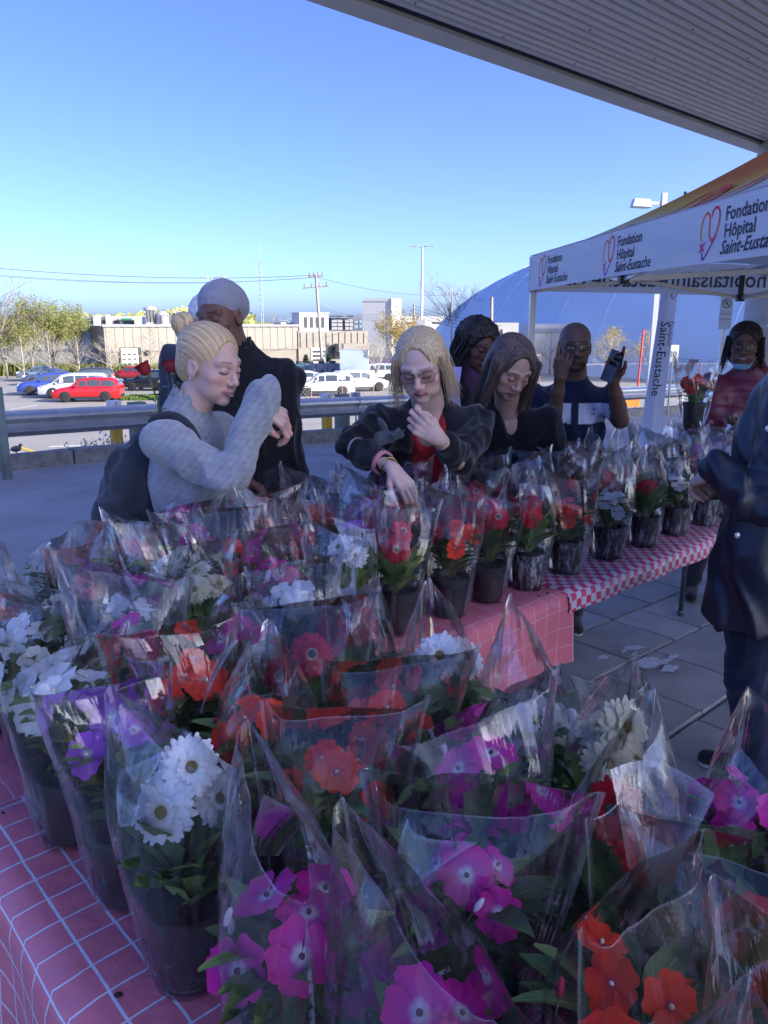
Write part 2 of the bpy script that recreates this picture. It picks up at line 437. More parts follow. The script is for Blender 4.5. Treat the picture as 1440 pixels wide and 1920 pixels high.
def cloth_mat(name, kind, base, line, sp, lw):
    m, t, b = nodes(name); N = t.nodes; L = t.links
    uv = N.new('ShaderNodeUVMap'); uv.uv_map = 'UVMap'; sx = N.new('ShaderNodeSeparateXYZ'); L.new(uv.outputs[0], sx.inputs[0])
    def f(k, op, *a):
        n = N.new('ShaderNodeMath'); n.operation = op
        for i, x in enumerate(a):
            if isinstance(x, (int, float)): n.inputs[i].default_value = x
            else: L.new(x, n.inputs[i])
        return n.outputs[0]
    nz = N.new('ShaderNodeTexNoise'); nz.inputs['Scale'].default_value = 14; nz.inputs['Detail'].default_value = 3; L.new(uv.outputs[0], nz.inputs[0])
    wob = f(0, 'MULTIPLY', f(0, 'SUBTRACT', nz.outputs[0], .5), .006)
    U = f(0, 'ADD', sx.outputs[0], wob); V = f(0, 'ADD', sx.outputs[1], wob)
    mu = f(0, 'FRACT', f(0, 'DIVIDE', U, sp)); mv = f(0, 'FRACT', f(0, 'DIVIDE', V, sp))
    if kind == 'grid':
        msk = f(0, 'MAXIMUM', f(0, 'LESS_THAN', mu, lw / sp), f(0, 'LESS_THAN', mv, lw / sp * .8))
    else:
        a = f(0, 'GREATER_THAN', mu, .5); c = f(0, 'GREATER_THAN', mv, .5); msk = f(0, 'ABSOLUTE', f(0, 'SUBTRACT', a, c))
    n2 = N.new('ShaderNodeTexNoise'); n2.inputs['Scale'].default_value = 5; n2.inputs['Detail'].default_value = 5; L.new(uv.outputs[0], n2.inputs[0])
    mx = N.new('ShaderNodeMix'); mx.data_type = 'RGBA'; mx.inputs['A'].default_value = (*base, 1); mx.inputs['B'].default_value = (*line, 1); L.new(msk, mx.inputs['Factor'])
    m2 = N.new('ShaderNodeMix'); m2.data_type = 'RGBA'; m2.blend_type = 'MULTIPLY'; m2.inputs['Factor'].default_value = .3; L.new(mx.outputs['Result'], m2.inputs['A']); L.new(n2.outputs[0], m2.inputs['B'])
    L.new(m2.outputs['Result'], b.inputs['Base Color']); b.inputs['Roughness'].default_value = .42; setin(b, 'Specular IOR Level', .5)
    n3 = N.new('ShaderNodeTexNoise'); n3.inputs['Scale'].default_value = 22; n3.inputs['Detail'].default_value = 6; L.new(uv.outputs[0], n3.inputs[0])
    bp = N.new('ShaderNodeBump'); bp.inputs['Strength'].default_value = .45; bp.inputs['Distance'].default_value = .012; L.new(n3.outputs[0], bp.inputs['Height']); L.new(bp.outputs[0], b.inputs['Normal'])
    return m
def wave(p, seed, amp=1.0, f=1.0):
    s = 0
    r = random.Random(seed)
    for i in range(5):
        k = f * (1.6 + 2.4 * i); a = r.uniform(0, 2 * PI); ph = r.uniform(0, 6)
        s += math.sin(k * (p[0] * math.cos(a) + p[1] * math.sin(a)) * 3 + ph) / (1 + i)
    return s * amp * .4
def draped_cloth(name, u0, u1, v0, v1, drop, m, label, lift=0.0, seed=1, st=.035):
    """cloth over a table: unfolded sheet bent over the four edges; drop = (left u0, right u1, near v0, far v1)"""
    b = MB(); r = .022
    us = []; a0, a1 = u0 - drop[0], u1 + drop[1]; c0, c1 = v0 - drop[2], v1 + drop[3]
    nu = int((a1 - a0) / st); nv = int((c1 - c0) / st)
    def bend(s, lo, hi):
        if s < lo:
            d = lo - s
            an = min(d / r, PI / 2); return lo - r * math.sin(an), -r * (1 - math.cos(an)) - max(0, d - r * PI / 2), d
        if s > hi:
            d = s - hi; an = min(d / r, PI / 2); return hi + r * math.sin(an), -r * (1 - math.cos(an)) - max(0, d - r * PI / 2), d
        return s, 0.0, 0.0
    pts = {}
    for i in range(nu + 1):
        for j in range(nv + 1):
            su = a0 + (a1 - a0) * i / nu; sv = c0 + (c1 - c0) * j / nv
            uu, zu, du = bend(su, u0, u1); vv, zv, dv = bend(sv, v0, v1)
            w = wave((su, sv), seed)
            z = TZ + .004 + lift + min(zu, 0) + min(zv, 0)
            if du > 0 and dv > 0:   # corner: the spare cloth hangs as one fold
                z = TZ + .004 + lift - max(-zu, -zv) - .25 * min(-zu, -zv); fl = min(du, dv)
                uu += (1 if su > u1 else -1) * .35 * fl * (dv > du) + 0; vv += (1 if sv > v1 else -1) * .35 * fl * (du >= dv)
            d = max(du, dv)
            if d > 0:
                sway = (.5 + math.sin(18 * (sv if du > dv else su) + seed) * .5 + .4 * w) * min(d, .3) * .13 + .006
                if du > dv: uu += (1 if su > u1 else -1) * sway
                else: vv += (1 if sv > v1 else -1) * sway
            else:
                e = min(su - u0, u1 - su, sv - v0, v1 - sv); z += .0042 * w * min(1, e / .05) + .0026 * abs(math.sin(9 * su + 14 * sv + 3 * w)) ** 6
            p = tb(uu, vv, z); b.vert(p)
    for i in range(nu):
        for j in range(nv):
            a = i * (nv + 1) + j
            q = [(i, j), (i + 1, j), (i + 1, j + 1), (i, j + 1)]
            b.face((a, a + nv + 1, a + nv + 2, a + 1), 0, [(a0 + (a1 - a0) * x / nu, c0 + (c1 - c0) * y / nv) for x, y in q])
    o = b.build(name, m, None, smooth=True); tag(o, label, 'tablecloth')
    return o
m_cl1 = cloth_mat('pink_cloth_wide_check', 'grid', (.80, .21, .25), (.74, .82, .86), .0605, .0042)
m_cl2 = cloth_mat('pink_cloth_fine_check', 'grid', (.74, .20, .24), (.76, .58, .60), .0705, .0022)
m_gin = cloth_mat('pink_gingham', 'check', (.70, .05, .15), (.62, .62, .64), .058, 0)
draped_cloth('tablecloth', .27, 1.03, -.55, 1.46, (.30, .26, .2, .04), m_cl1, 'pink tablecloth with pale blue check lines on the nearest table', .003, 3)
draped_cloth('tablecloth', .28, 2.17, 1.475, 2.21, (.30, .02, .27, .25), m_cl2, 'dusky pink thin-lined cloth on the middle table, seen beside the gingham', 0, 5)
draped_cloth('tablecloth', 2.185, 4.44, 1.465, 2.20, (.02, .2, .085, .25), m_gin, 'pink and white gingham cloth on the table running under the tent', .002, 9, .03)
# ================================================================= POTTED FLOWERS IN CELLOPHANE
def film_mat():
    m = bpy.data.materials.new('cellophane'); m.use_nodes = True; t = m.node_tree; N = t.nodes; L = t.links; N.clear()
    out = N.new('ShaderNodeOutputMaterial'); tr = N.new('ShaderNodeBsdfTransparent'); gl = N.new('ShaderNodeBsdfGlossy'); df = N.new('ShaderNodeBsdfDiffuse')
    tr.inputs[0].default_value = (.988, .99, .99, 1); gl.inputs['Roughness'].default_value = .045; gl.inputs['Color'].default_value = (1, 1, 1, 1); df.inputs[0].default_value = (.8, .85, .92, 1)
    tc = N.new('ShaderNodeTexCoord'); uv = N.new('ShaderNodeUVMap'); uv.uv_map = 'UVMap'
    oi = N.new('ShaderNodeObjectInfo'); ad = N.new('ShaderNodeVectorMath'); ad.operation = 'ADD'
    L.new(uv.outputs[0], ad.inputs[0]); sc = N.new('ShaderNodeVectorMath'); sc.operation = 'SCALE'; sc.inputs['Scale'].default_value = 37.0
    cmb = N.new('ShaderNodeCombineXYZ'); L.new(oi.outputs['Random'], cmb.inputs[0]); L.new(oi.outputs['Random'], cmb.inputs[2]); L.new(cmb.outputs[0], sc.inputs[0]); L.new(sc.outputs[0], ad.inputs[1])
    mp = N.new('ShaderNodeMapping'); mp.inputs['Scale'].default_value = (26, 2.2, 1); L.new(ad.outputs[0], mp.inputs[0])
    n1 = N.new('ShaderNodeTexNoise'); n1.inputs['Scale'].default_value = 1.0; n1.inputs['Detail'].default_value = 4; L.new(mp.outputs[0], n1.inputs[0])
    mp2 = N.new('ShaderNodeMapping'); mp2.inputs['Scale'].default_value = (7, 5, 1); L.new(ad.outputs[0], mp2.inputs[0])
    n2 = N.new('ShaderNodeTexVoronoi'); n2.inputs['Scale'].default_value = 1.3; n2.feature = 'F1'; L.new(mp2.outputs[0], n2.inputs[0])
    mxh = N.new('ShaderNodeMath'); mxh.operation = 'ADD'; L.new(n1.outputs[0], mxh.inputs[0]); L.new(n2.outputs['Distance'], mxh.inputs[1])
    bp = N.new('ShaderNodeBump'); bp.inputs['Strength'].default_value = .35; bp.inputs['Distance'].default_value = .010; L.new(mxh.outputs[0], bp.inputs['Height']); L.new(bp.outputs[0], gl.inputs['Normal'])
    fr = N.new('ShaderNodeFresnel'); fr.inputs['IOR'].default_value = 1.5; L.new(bp.outputs[0], fr.inputs['Normal'])
    # on a film both faces reflect: about twice the single-face value, never total
    f2 = N.new('ShaderNodeMath'); f2.operation = 'MULTIPLY'; f2.inputs[1].default_value = 1.2; L.new(fr.outputs[0], f2.inputs[0])
    f3 = N.new('ShaderNodeMath'); f3.operation = 'MINIMUM'; f3.inputs[1].default_value = .75; L.new(f2.outputs[0], f3.inputs[0])
    m1 = N.new('ShaderNodeMixShader'); L.new(f3.outputs[0], m1.inputs[0]); L.new(tr.outputs[0], m1.inputs[1]); L.new(gl.outputs[0], m1.inputs[2])
    # milky scuffs in long streaks, and whiter welded edges and hem (UV-driven)
    cr = N.new('ShaderNodeMapRange'); cr.inputs[1].default_value = .56; cr.inputs[2].default_value = .80; cr.inputs[3].default_value = .006; cr.inputs[4].default_value = .09; L.new(n1.outputs[0], cr.inputs[0])
    at_ = N.new('ShaderNodeAttribute'); at_.attribute_name = 'Col'; ax = N.new('ShaderNodeMath'); ax.operation = 'MAXIMUM'; L.new(cr.outputs[0], ax.inputs[0]); L.new(at_.outputs['Fac'], ax.inputs[1])
    m2 = N.new('ShaderNodeMixShader'); L.new(ax.outputs[0], m2.inputs[0]); L.new(m1.outputs[0], m2.inputs[1]); L.new(df.outputs[0], m2.inputs[2]); L.new(m2.outputs[0], out.inputs[0])
    return m
m_film = film_mat()

def sleeve_mesh(seed, h=.41, rb=.056, rt=.128, flat=.72, slant=0.0, crush=0.0, nA=64, nZ=26):
    """tapered clear sleeve: two welded sheets, round about the pot, flattened and creased towards the open top"""
    r = random.Random(seed); b = MB(); wv = []
    rot = r.uniform(0, PI); ph = [(r.choice((3, 4, 5, 7)), r.uniform(0, 6.28), r.uniform(.3, 1)) for _ in range(3)]
    cre = [(r.uniform(0, 2 * PI), r.uniform(.09, .3), r.uniform(.3, 1.), r.choice((-1, 1))) for _ in range(12)]
    bx, by = r.uniform(-.03, .03), r.uniform(-.03, .03)
    for j in range(nZ + 1):
        t = j / (nZ - 1) if j < nZ - 1 else (.9955 if j == nZ - 1 else 1.0)
        for i in range(nA + 1):
            a = 2 * PI * i / nA; ca, sa = math.cos(a), math.sin(a)
            hh = h * (1 + slant * ca + .05 * abs(ca) ** 7) + .003 * math.sin(a * 2 + ph[0][1])
            z = hh * t
            rr = rb + (rt - rb) * (t ** .85)
            k = t * t * t; fl = flat * (1 - ca * ca) ** .18 if abs(ca) < .999999 else 0      # towards the top the two sheets close to a thin lens
            x = rr * ca * (1 + .10 * k); y = rr * sa * ((1 - k) + k * fl)
            d = 0
            for n, p, am in ph: d += am * .0030 * math.sin(n * a + p + 1.2 * t)
            for (ac, wd, am, sg) in cre:
                q = a - ac - .12 * math.sin(3 * t + ac); da = math.atan2(math.sin(q), math.cos(q))
                d += sg * am * .0065 * max(0, 1 - abs(da) / wd) * min(1, .25 + t)
            d += crush * .007 * math.sin(5 * a + 11 * t + ph[2][1]) * math.sin(7 * t + ph[1][1]) * t
            d *= .2 + .8 * min(1, t * 1.5)
            x += d * ca; y += d * sa
            x += bx * t * t + .002 * math.sin(11 * t + a); y += by * t * t
            X = x * math.cos(rot) - y * math.sin(rot); Y = x * math.sin(rot) + y * math.cos(rot)
            b.vert((X, Y, z + .002))
            e = .16 if j == nZ else 0.0
            if i in (0, nA, nA // 2): e = max(e, .02 + .06 * t)
            wv.append(max(e, 0))
    W = nA + 1
    for j in range(nZ):
        for i in range(nA):
            a = j * W + i
            b.face((a, a + 1, a + W + 1, a + W), 0, [((i + q) / nA * .8, (j + w) / nZ) for q, w in ((0, 0), (1, 0), (1, 1), (0, 1))])
    # the welded lip that stands out along both sides
    for i0 in (0, nA // 2):
        s = 1 if i0 == 0 else -1; prev = None
        for j in range(nZ + 1):
            p = Vector(b.v[j * W + i0]); w_ = .002 + .005 * j / nZ; q = p + Vector((math.cos(rot) * s * w_, math.sin(rot) * s * w_, 0))
            k = b.vert(q); wv.append(.12)
            if prev is not None: b.face((prev[0], j * W + i0, k, prev[1])[0:4] if 0 else (prev[0], j * W + i0, k, prev[1]), 0, [(0, j / nZ)] * 4)
            prev = (j * W + i0, k)
    # narrow bright hem line along the open rim: the film's cut edge, a hair thick
    me = b.mesh('sleeve', m_film, True); me.set_sharp_from_angle(angle=R(9))
    setcol(me, np.array(wv, dtype=np.float32)[:, None].repeat(3, 1))
    return me
def flap_mesh(seed):
    """a folded-down corner of the film that catches the sky"""
    r = random.Random(seed); b = MB(); n = 7; w = r.uniform(.025, .05); l = r.uniform(.06, .11); wv = []
    for i in range(n + 1):
        for j in range(n + 1):
            x = (i / n - .5) * w * (.45 + .75 * j / n) * 2; z = l * j / n; y = .016 * math.sin(4 * i / n + seed) * (j / n) + .02 * (j / n) ** 2 - .010 * abs(i / n - .5) * j / n
            b.vert((x, y, z + .02 * math.sin(3 * i / n + seed) * j / n)); wv.append(.16 if j == n or i in (0, n) else .03)
    for i in range(n):
        for j in range(n):
            a = i * (n + 1) + j; b.face((a, a + n + 1, a + n + 2, a + 1), 0, [((i + q) / n * .3, (j + s_) / n * .3) for q, s_ in ((0, 0), (1, 0), (1, 1), (0, 1))])
    me = b.mesh('film_flap', m_film, True); setcol(me, np.array(wv, dtype=np.float32)[:, None].repeat(3, 1)); return me
SLV = [sleeve_mesh(100 + i, h=(.38, .40, .365, .39, .41, .385, .37, .405, .39, .375)[i], rt=(.116, .122, .112, .132, .116, .124, .118, .122, .128, .114)[i], flat=(.30, .20, .38, .16, .26, .34, .22, .18, .30, .14)[i], slant=(.0, .05, -.04, .08, .02, -.06, .03, .07, 0, .04)[i], crush=(0, .4, .8, .3, 1, 0, .6, .2, .9, .5)[i]) for i in range(10)]
FLP = [flap_mesh(i) for i in range(6)]

m_pot = mat('black_nursery_pot', (.012, .012, .014), .45, var=.3, scale=30, col2=(.03, .03, .034))
def pot_frost_mat():
    m, t, b = nodes('pot_with_residue'); N = t.nodes; L = t.links
    tc = N.new('ShaderNodeTexCoord'); mp = N.new('ShaderNodeMapping'); mp.inputs['Scale'].default_value = (28, 28, 9); L.new(tc.outputs['Object'], mp.inputs[0])
    n = N.new('ShaderNodeTexNoise'); n.inputs['Scale'].default_value = 1.6; n.inputs['Detail'].default_value = 6; n.inputs['Roughness'].default_value = .7; L.new(mp.outputs[0], n.inputs[0])
    cr = N.new('ShaderNodeValToRGB'); cr.color_ramp.elements[0].position = .48; cr.color_ramp.elements[0].color = (.012, .012, .014, 1); cr.color_ramp.elements[1].position = .62; cr.color_ramp.elements[1].color = (.42, .44, .48, 1)
    L.new(n.outputs[0], cr.inputs[0]); L.new(cr.outputs[0], b.inputs['Base Color']); b.inputs['Roughness'].default_value = .55
    return m
m_potf = pot_frost_mat()
m_soil = mat('potting_soil', (.018, .013, .009), .95, var=.5, scale=80, bump=.8, bscale=120)
def pot_mesh(m):
    b = MB(); b.lathe([(.043, 0), (.047, .004), (.049, .012), (.0475, .014), (.057, .105), (.060, .107), (.0615, .128), (.058, .128), (.055, .112)], 26, 0, None, True)
    return b.mesh('pot', m, False)
POT = [pot_mesh(m_pot), pot_mesh(m_potf)]
for me in POT:
    me.polygons.foreach_set('use_smooth', [True] * len(me.polygons)); me.set_sharp_from_angle(angle=R(40))
b = MB(); b.lathe([(.0548, .108), (.045, .114), (.02, .118), (.001, .119)], 18); SOIL = b.mesh('soil', m_soil, True)

def leaf_mat(name, base, vein, rough):
    m, t, b = nodes(name); N = t.nodes; L = t.links
    uv = N.new('ShaderNodeUVMap'); uv.uv_map = 'UVMap'; sx = N.new('ShaderNodeSeparateXYZ'); L.new(uv.outputs[0], sx.inputs[0])
    def f(op, *a):
        n = N.new('ShaderNodeMath'); n.operation = op
        for i, x in enumerate(a):
            if isinstance(x, (int, float)): n.inputs[i].default_value = x
            else: L.new(x, n.inputs[i])
        return n.outputs[0]
    ax = f('ABSOLUTE', sx.outputs[0]); mid = f('SUBTRACT', 1.0, f('MULTIPLY', ax, 18.0)); mid = f('MAXIMUM', mid, 0.0)
    q = f('FRACT', f('MULTIPLY', f('SUBTRACT', sx.outputs[1], f('MULTIPLY', ax, .55)), 8.0)); q = f('SUBTRACT', 1.0, f('MULTIPLY', f('ABSOLUTE', f('SUBTRACT', q, .5)), 9.0)); q = f('MULTIPLY', f('MAXIMUM', q, 0.0), .55)
    v = f('MAXIMUM', mid, q)
    oi = N.new('ShaderNodeObjectInfo'); hs = N.new('ShaderNodeHueSaturation'); mr = N.new('ShaderNodeMapRange'); mr.inputs[3].default_value = .6; mr.inputs[4].default_value = 1.7; L.new(oi.outputs['Random'], mr.inputs[0]); L.new(mr.outputs[0], hs.inputs['Value'])
    nz = N.new('ShaderNodeTexNoise'); nz.inputs['Scale'].default_value = 30; tc = N.new('ShaderNodeTexCoord'); L.new(tc.outputs['Object'], nz.inputs[0])
    m0 = N.new('ShaderNodeMix'); m0.data_type = 'RGBA'; m0.inputs['A'].default_value = (*[c * .65 for c in base], 1); m0.inputs['B'].default_value = (*[c * 1.35 for c in base], 1); L.new(nz.outputs[0], m0.inputs['Factor'])
    mx = N.new('ShaderNodeMix'); mx.data_type = 'RGBA'; L.new(v, mx.inputs['Factor']); L.new(m0.outputs['Result'], mx.inputs['A']); mx.inputs['B'].default_value = (*vein, 1)
    L.new(mx.outputs['Result'], hs.inputs['Color']); L.new(hs.outputs[0], b.inputs['Base Color']); b.inputs['Roughness'].default_value = rough; setin(b, 'Specular IOR Level', .45)
    bp = N.new('ShaderNodeBump'); bp.inputs['Strength'].default_value = .4; bp.inputs['Distance'].default_value = .003; bp.invert = True; L.new(v, bp.inputs['Height']); L.new(bp.outputs[0], b.inputs['Normal'])
    tr = N.new('ShaderNodeBsdfTranslucent'); mm = N.new('ShaderNodeMixShader'); mm.inputs[0].default_value = .25; L.new(hs.outputs[0], tr.inputs[0]); L.new(b.outputs[0], mm.inputs[1]); L.new(tr.outputs[0], mm.inputs[2]); L.new(mm.outputs[0], N['Material Output'].inputs[0])
    return m
m_lf1 = leaf_mat('impatiens_leaf', (.11, .175, .045), (.20, .27, .10), .38)
m_lf2 = leaf_mat('gerbera_leaf', (.14, .23, .06), (.25, .33, .12), .5)
m_stem = mat('flower_stem', (.12, .16, .06), .5, var=.2)
m_stemr = mat('reddish_stem', (.16, .07, .06), .5, var=.2)
def leaf_mesh(seed, l, w, kind):
    r = random.Random(seed); b = MB(); n = 7; cur = r.uniform(.25, .9); tw = r.uniform(-.25, .25); fold = r.uniform(.15, .4)
    for j in range(n + 1):
        t = j / n
        if kind == 0: wd = w * (math.sin(PI * t ** .8) ** .8) * (1 - .25 * t)
        else: wd = w * (.22 + .78 * math.sin(PI * min(1, t * .95 + .05)) ** .7) * (1 + .22 * math.sin(j * 2.6 + seed)) * (1 if t < .98 else .3)
        if j == n: wd = w * .03
        for i in range(-2, 3):
            q = i / 2; x = q * wd / 2; zc = -cur * l * t * t * .5 + fold * abs(x) + .06 * w * math.sin(6 * t + i) * abs(q)
            y = l * t * (1 - .10 * cur * t)
            b.vert((x + tw * .02 * t, y, zc))
    for j in range(n):
        for i in range(4):
            a = j * 5 + i; b.face((a, a + 1, a + 6, a + 5), 0, [((i + p - 2) / 4, (j + q) / n) for p, q in ((0, 0), (1, 0), (1, 1), (0, 1))])
    return b.mesh('leaf', (m_lf1, m_lf2)[kind], True)
LEAF = [[leaf_mesh(10 + i, .078 + .010 * (i % 3), .034 + .004 * (i % 2), 0) for i in range(5)], [leaf_mesh(30 + i, .115 + .012 * (i % 3), .055 + .007 * (i % 2), 1) for i in range(5)]]

def petal_mat(name, tip, mid, core, r0=.16, r1=.42, rough=.5, vary=.12):
    """radial colour of the petal, from the throat (UV v = 0) to the rim"""
    m, t, b = nodes(name); N = t.nodes; L = t.links
    uv = N.new('ShaderNodeUVMap'); uv.uv_map = 'UVMap'; sx = N.new('ShaderNodeSeparateXYZ'); L.new(uv.outputs[0], sx.inputs[0])
    cr = N.new('ShaderNodeValToRGB'); e = cr.color_ramp.elements; e[0].position = r0; e[0].color = (*core, 1); e[1].position = r1; e[1].color = (*mid, 1); x = e.new(.75); x.color = (*tip, 1)
    nz = N.new('ShaderNodeTexNoise'); nz.inputs['Scale'].default_value = 6; nz.inputs['Detail'].default_value = 4
    mp = N.new('ShaderNodeMapping'); mp.inputs['Scale'].default_value = (16, 1.5, 1); L.new(uv.outputs[0], mp.inputs[0]); L.new(mp.outputs[0], nz.inputs[0])
    ad = N.new('ShaderNodeMath'); ad.operation = 'MULTIPLY_ADD'; ad.inputs[1].default_value = .25; L.new(nz.outputs[0], ad.inputs[0]); sb = N.new('ShaderNodeMath'); sb.operation = 'SUBTRACT'; sb.inputs[1].default_value = .125; L.new(sx.outputs[1], sb.inputs[0]); L.new(sb.outputs[0], ad.inputs[2])
    L.new(ad.outputs[0], cr.inputs[0])
    hs = N.new('ShaderNodeHueSaturation'); oi = N.new('ShaderNodeObjectInfo'); mr = N.new('ShaderNodeMapRange'); mr.inputs[3].default_value = 1 - vary; mr.inputs[4].default_value = 1 + vary; L.new(oi.outputs['Random'], mr.inputs[0]); L.new(mr.outputs[0], hs.inputs['Value'])
    L.new(cr.outputs[0], hs.inputs['Color']); L.new(hs.outputs[0], b.inputs['Base Color']); b.inputs['Roughness'].default_value = rough; setin(b, 'Specular IOR Level', .25); setin(b, 'Sheen Weight', .2)
    bp = N.new('ShaderNodeBump'); bp.inputs['Strength'].default_value = .25; bp.inputs['Distance'].default_value = .002; L.new(nz.outputs[0], bp.inputs['Height']); L.new(bp.outputs[0], b.inputs['Normal'])
    tr = N.new('ShaderNodeBsdfTranslucent'); mm = N.new('ShaderNodeMixShader'); mm.inputs[0].default_value = .35; L.new(hs.outputs[0], tr.inputs[0]); L.new(b.outputs[0], mm.inputs[1]); L.new(tr.outputs[0], mm.inputs[2]); L.new(mm.outputs[0], N['Material Output'].inputs[0])
    return m
m_eye = plain('flower_eye_pale', (.75, .62, .45), .5); m_eyed = plain('flower_eye_dark', (.10, .02, .06), .5)
IMP = {'red': (petal_mat('petal_red_orange', (.88, .055, .02), (.84, .045, .02), (.55, .03, .10), .10, .2), m_eye),
       'magenta': (petal_mat('petal_magenta', (.74, .015, .34), (.66, .03, .44), (.85, .78, .85), .10, .30), m_eyed),
       'violet': (petal_mat('petal_violet', (.46, .10, .66), (.46, .12, .66), (.8, .7, .85), .10, .3), m_eye),
       'white': (petal_mat('petal_white', (.84, .86, .88), (.84, .86, .88), (.70, .80, .72), .06, .2), m_eye),
       'coral': (petal_mat('petal_coral', (.86, .12, .10), (.85, .10, .09), (.7, .05, .1), .1, .2), m_eye)}
GER = {'white': (petal_mat('ray_white', (.84, .86, .86), (.84, .86, .86), (.72, .78, .6), .1, .3), mat('disc_olive', (.22, .17, .06), .9, var=.5, scale=300, bump=1, bscale=500, col2=(.42, .36, .16))),
       'cream': (petal_mat('ray_cream', (.78, .76, .58), (.76, .74, .52), (.6, .6, .35), .1, .3), mat('disc_yellow', (.38, .30, .06), .9, var=.5, scale=300, bump=1, bscale=500)),
       'crimson': (petal_mat('ray_crimson', (.66, .03, .06), (.68, .012, .03), (.80, .58, .52), .10, .34), mat('disc_dark', (.05, .03, .02), .9, var=.5, scale=300, bump=1, bscale=500, col2=(.30, .24, .14))),
       'red': (petal_mat('ray_red', (.62, .01, .015), (.60, .01, .015), (.45, .01, .02), .1, .3), mat('disc_dark', (.05, .03, .02))),
       'salmon': (petal_mat('ray_salmon', (.86, .36, .30), (.80, .20, .18), (.72, .25, .2), .1, .5), mat('disc_green', (.22, .24, .08), .9, var=.5, scale=300, bump=1, bscale=500)),
       'rust': (petal_mat('ray_rust', (.55, .16, .05), (.5, .12, .04), (.4, .1, .05), .1, .5), mat('disc_dark', (.05, .03, .02)))}
def impatiens_mesh(col, seed):
    r = random.Random(seed); b = MB(); R0 = .035; pm, em = IMP[col]
    for k in range(5):
        a0 = 2 * PI * k / 5 + r.uniform(-.1, .1) - PI / 2; sz = R0 * (1.12 if k == 0 else r.uniform(.9, 1.06)); half = .74; lift = r.uniform(.0, .3); zoff = .0009 * ((k * 2) % 5); nr, na = 5, 7
        dr = -.5 if (seed % 3 == 0 and k in (0, 1)) else r.uniform(-.15, .12)
        o = len(b.v)
        for i in range(nr + 1):
            t = i / nr
            for j in range(na + 1):
                q = j / na * 2 - 1
                notch = 1 - .17 * math.exp(-(q / .22) ** 2) * t ** 3 - .34 * abs(q) ** 3.2 * t
                rr = sz * t * notch + .0012; an = a0 + q * half * (.85 + .15 * t)
                z = zoff * t + sz * (lift * .35 * t + dr * t * t * .5) + .0016 * math.sin(q * 5 + seed) * t + .0028 * (1 - abs(q)) * t
                b.vert((rr * math.cos(an), rr * math.sin(an), z))
        for i in range(nr):
            for j in range(na):
                a = o + i * (na + 1) + j; b.face((a, a + 1, a + na + 2, a + na + 1), 0, [(j / na + k, (i) / nr), ((j + 1) / na + k, i / nr), ((j + 1) / na + k, (i + 1) / nr), (j / na + k, (i + 1) / nr)])
    b.ell((0, 0, .003), (.0032, .0032, .0042), 8, 5, 1); b.tube([(0, 0, -.001), (0, .004, -.018), (0, .012, -.03)], .0012, 5, 2)
    return b.mesh('flower', [pm, em, m_stemr], True)
def gerbera_mesh(col, seed):
    r = random.Random(seed); b = MB(); pm, dm = GER[col]; R0 = .047
    for ring, (n, l, z0, up) in enumerate(((24, 1.0, 0, .06), (21, .86, .002, .2), (16, .5, .004, .55))):
        for k in range(n):
            a = 2 * PI * (k + .5 * ring) / n + r.uniform(-.05, .05); ln = R0 * l * r.uniform(.92, 1.05); w = (.0062 if ring < 2 else .0035) * r.uniform(.9, 1.15); e = up + r.uniform(-.12, .12); dr = r.uniform(.05, .5); tw = r.uniform(-.3, .3)
            o = len(b.v); ns = 4
            for i in range(ns + 1):
                t = i / ns; rr = .009 + (ln - .009) * t; wd = w * (.45 + .75 * math.sin(PI * min(1, .12 + t * .8))) * (.55 if i == ns else 1)
                z = z0 + (rr * e) - dr * .5 * ln * t * t
                for q in (-1, 0, 1):
                    x, y = rr, q * wd; zz = z - .0012 * abs(q) + q * tw * wd * .4
                    b.vert((x * math.cos(a) - y * math.sin(a), x * math.sin(a) + y * math.cos(a), zz))
            for i in range(ns):
                for q in range(2):
                    c = o + i * 3 + q; b.face((c, c + 3, c + 4, c + 1), 0, [(k + q * .5, i / ns), (k + q * .5, (i + 1) / ns), (k + q * .5 + .5, (i + 1) / ns), (k + q * .5 + .5, i / ns)])
    b.lathe([(.0125, .001), (.0125, .004), (.010, .0065), (.005, .0075), (.001, .0072)], 14, 1)
    b.tube([(0, 0, 0), (.002, .003, -.03), (0, .01, -.10)], .0022, 6, 2)
    return b.mesh('flower', [pm, dm, m_stem], True)
FLM = {}
def flower(kind, col, k):
    key = (kind, col, k % 4)
    if key not in FLM: FLM[key] = impatiens_mesh(col, 50 + k % 4) if kind == 'imp' else gerbera_mesh(col, 70 + k % 4)
    return FLM[key]
b = MB(); b.ell((0, 0, .006), (.0035, .0035, .009), 8, 6); BUD = {}
def bud(col):
    if col not in BUD:
        b = MB(); b.ell((0, 0, .006), (.0042, .0035, .010), 8, 6, 0); b.tube([(0, 0, -.003), (.002, 0, -.03)], .001, 5, 1); BUD[col] = b.mesh('bud', [IMP[col][0], m_stemr], True)
    return BUD[col]
m_water = plain('water_drop', (.9, .95, 1), .02)

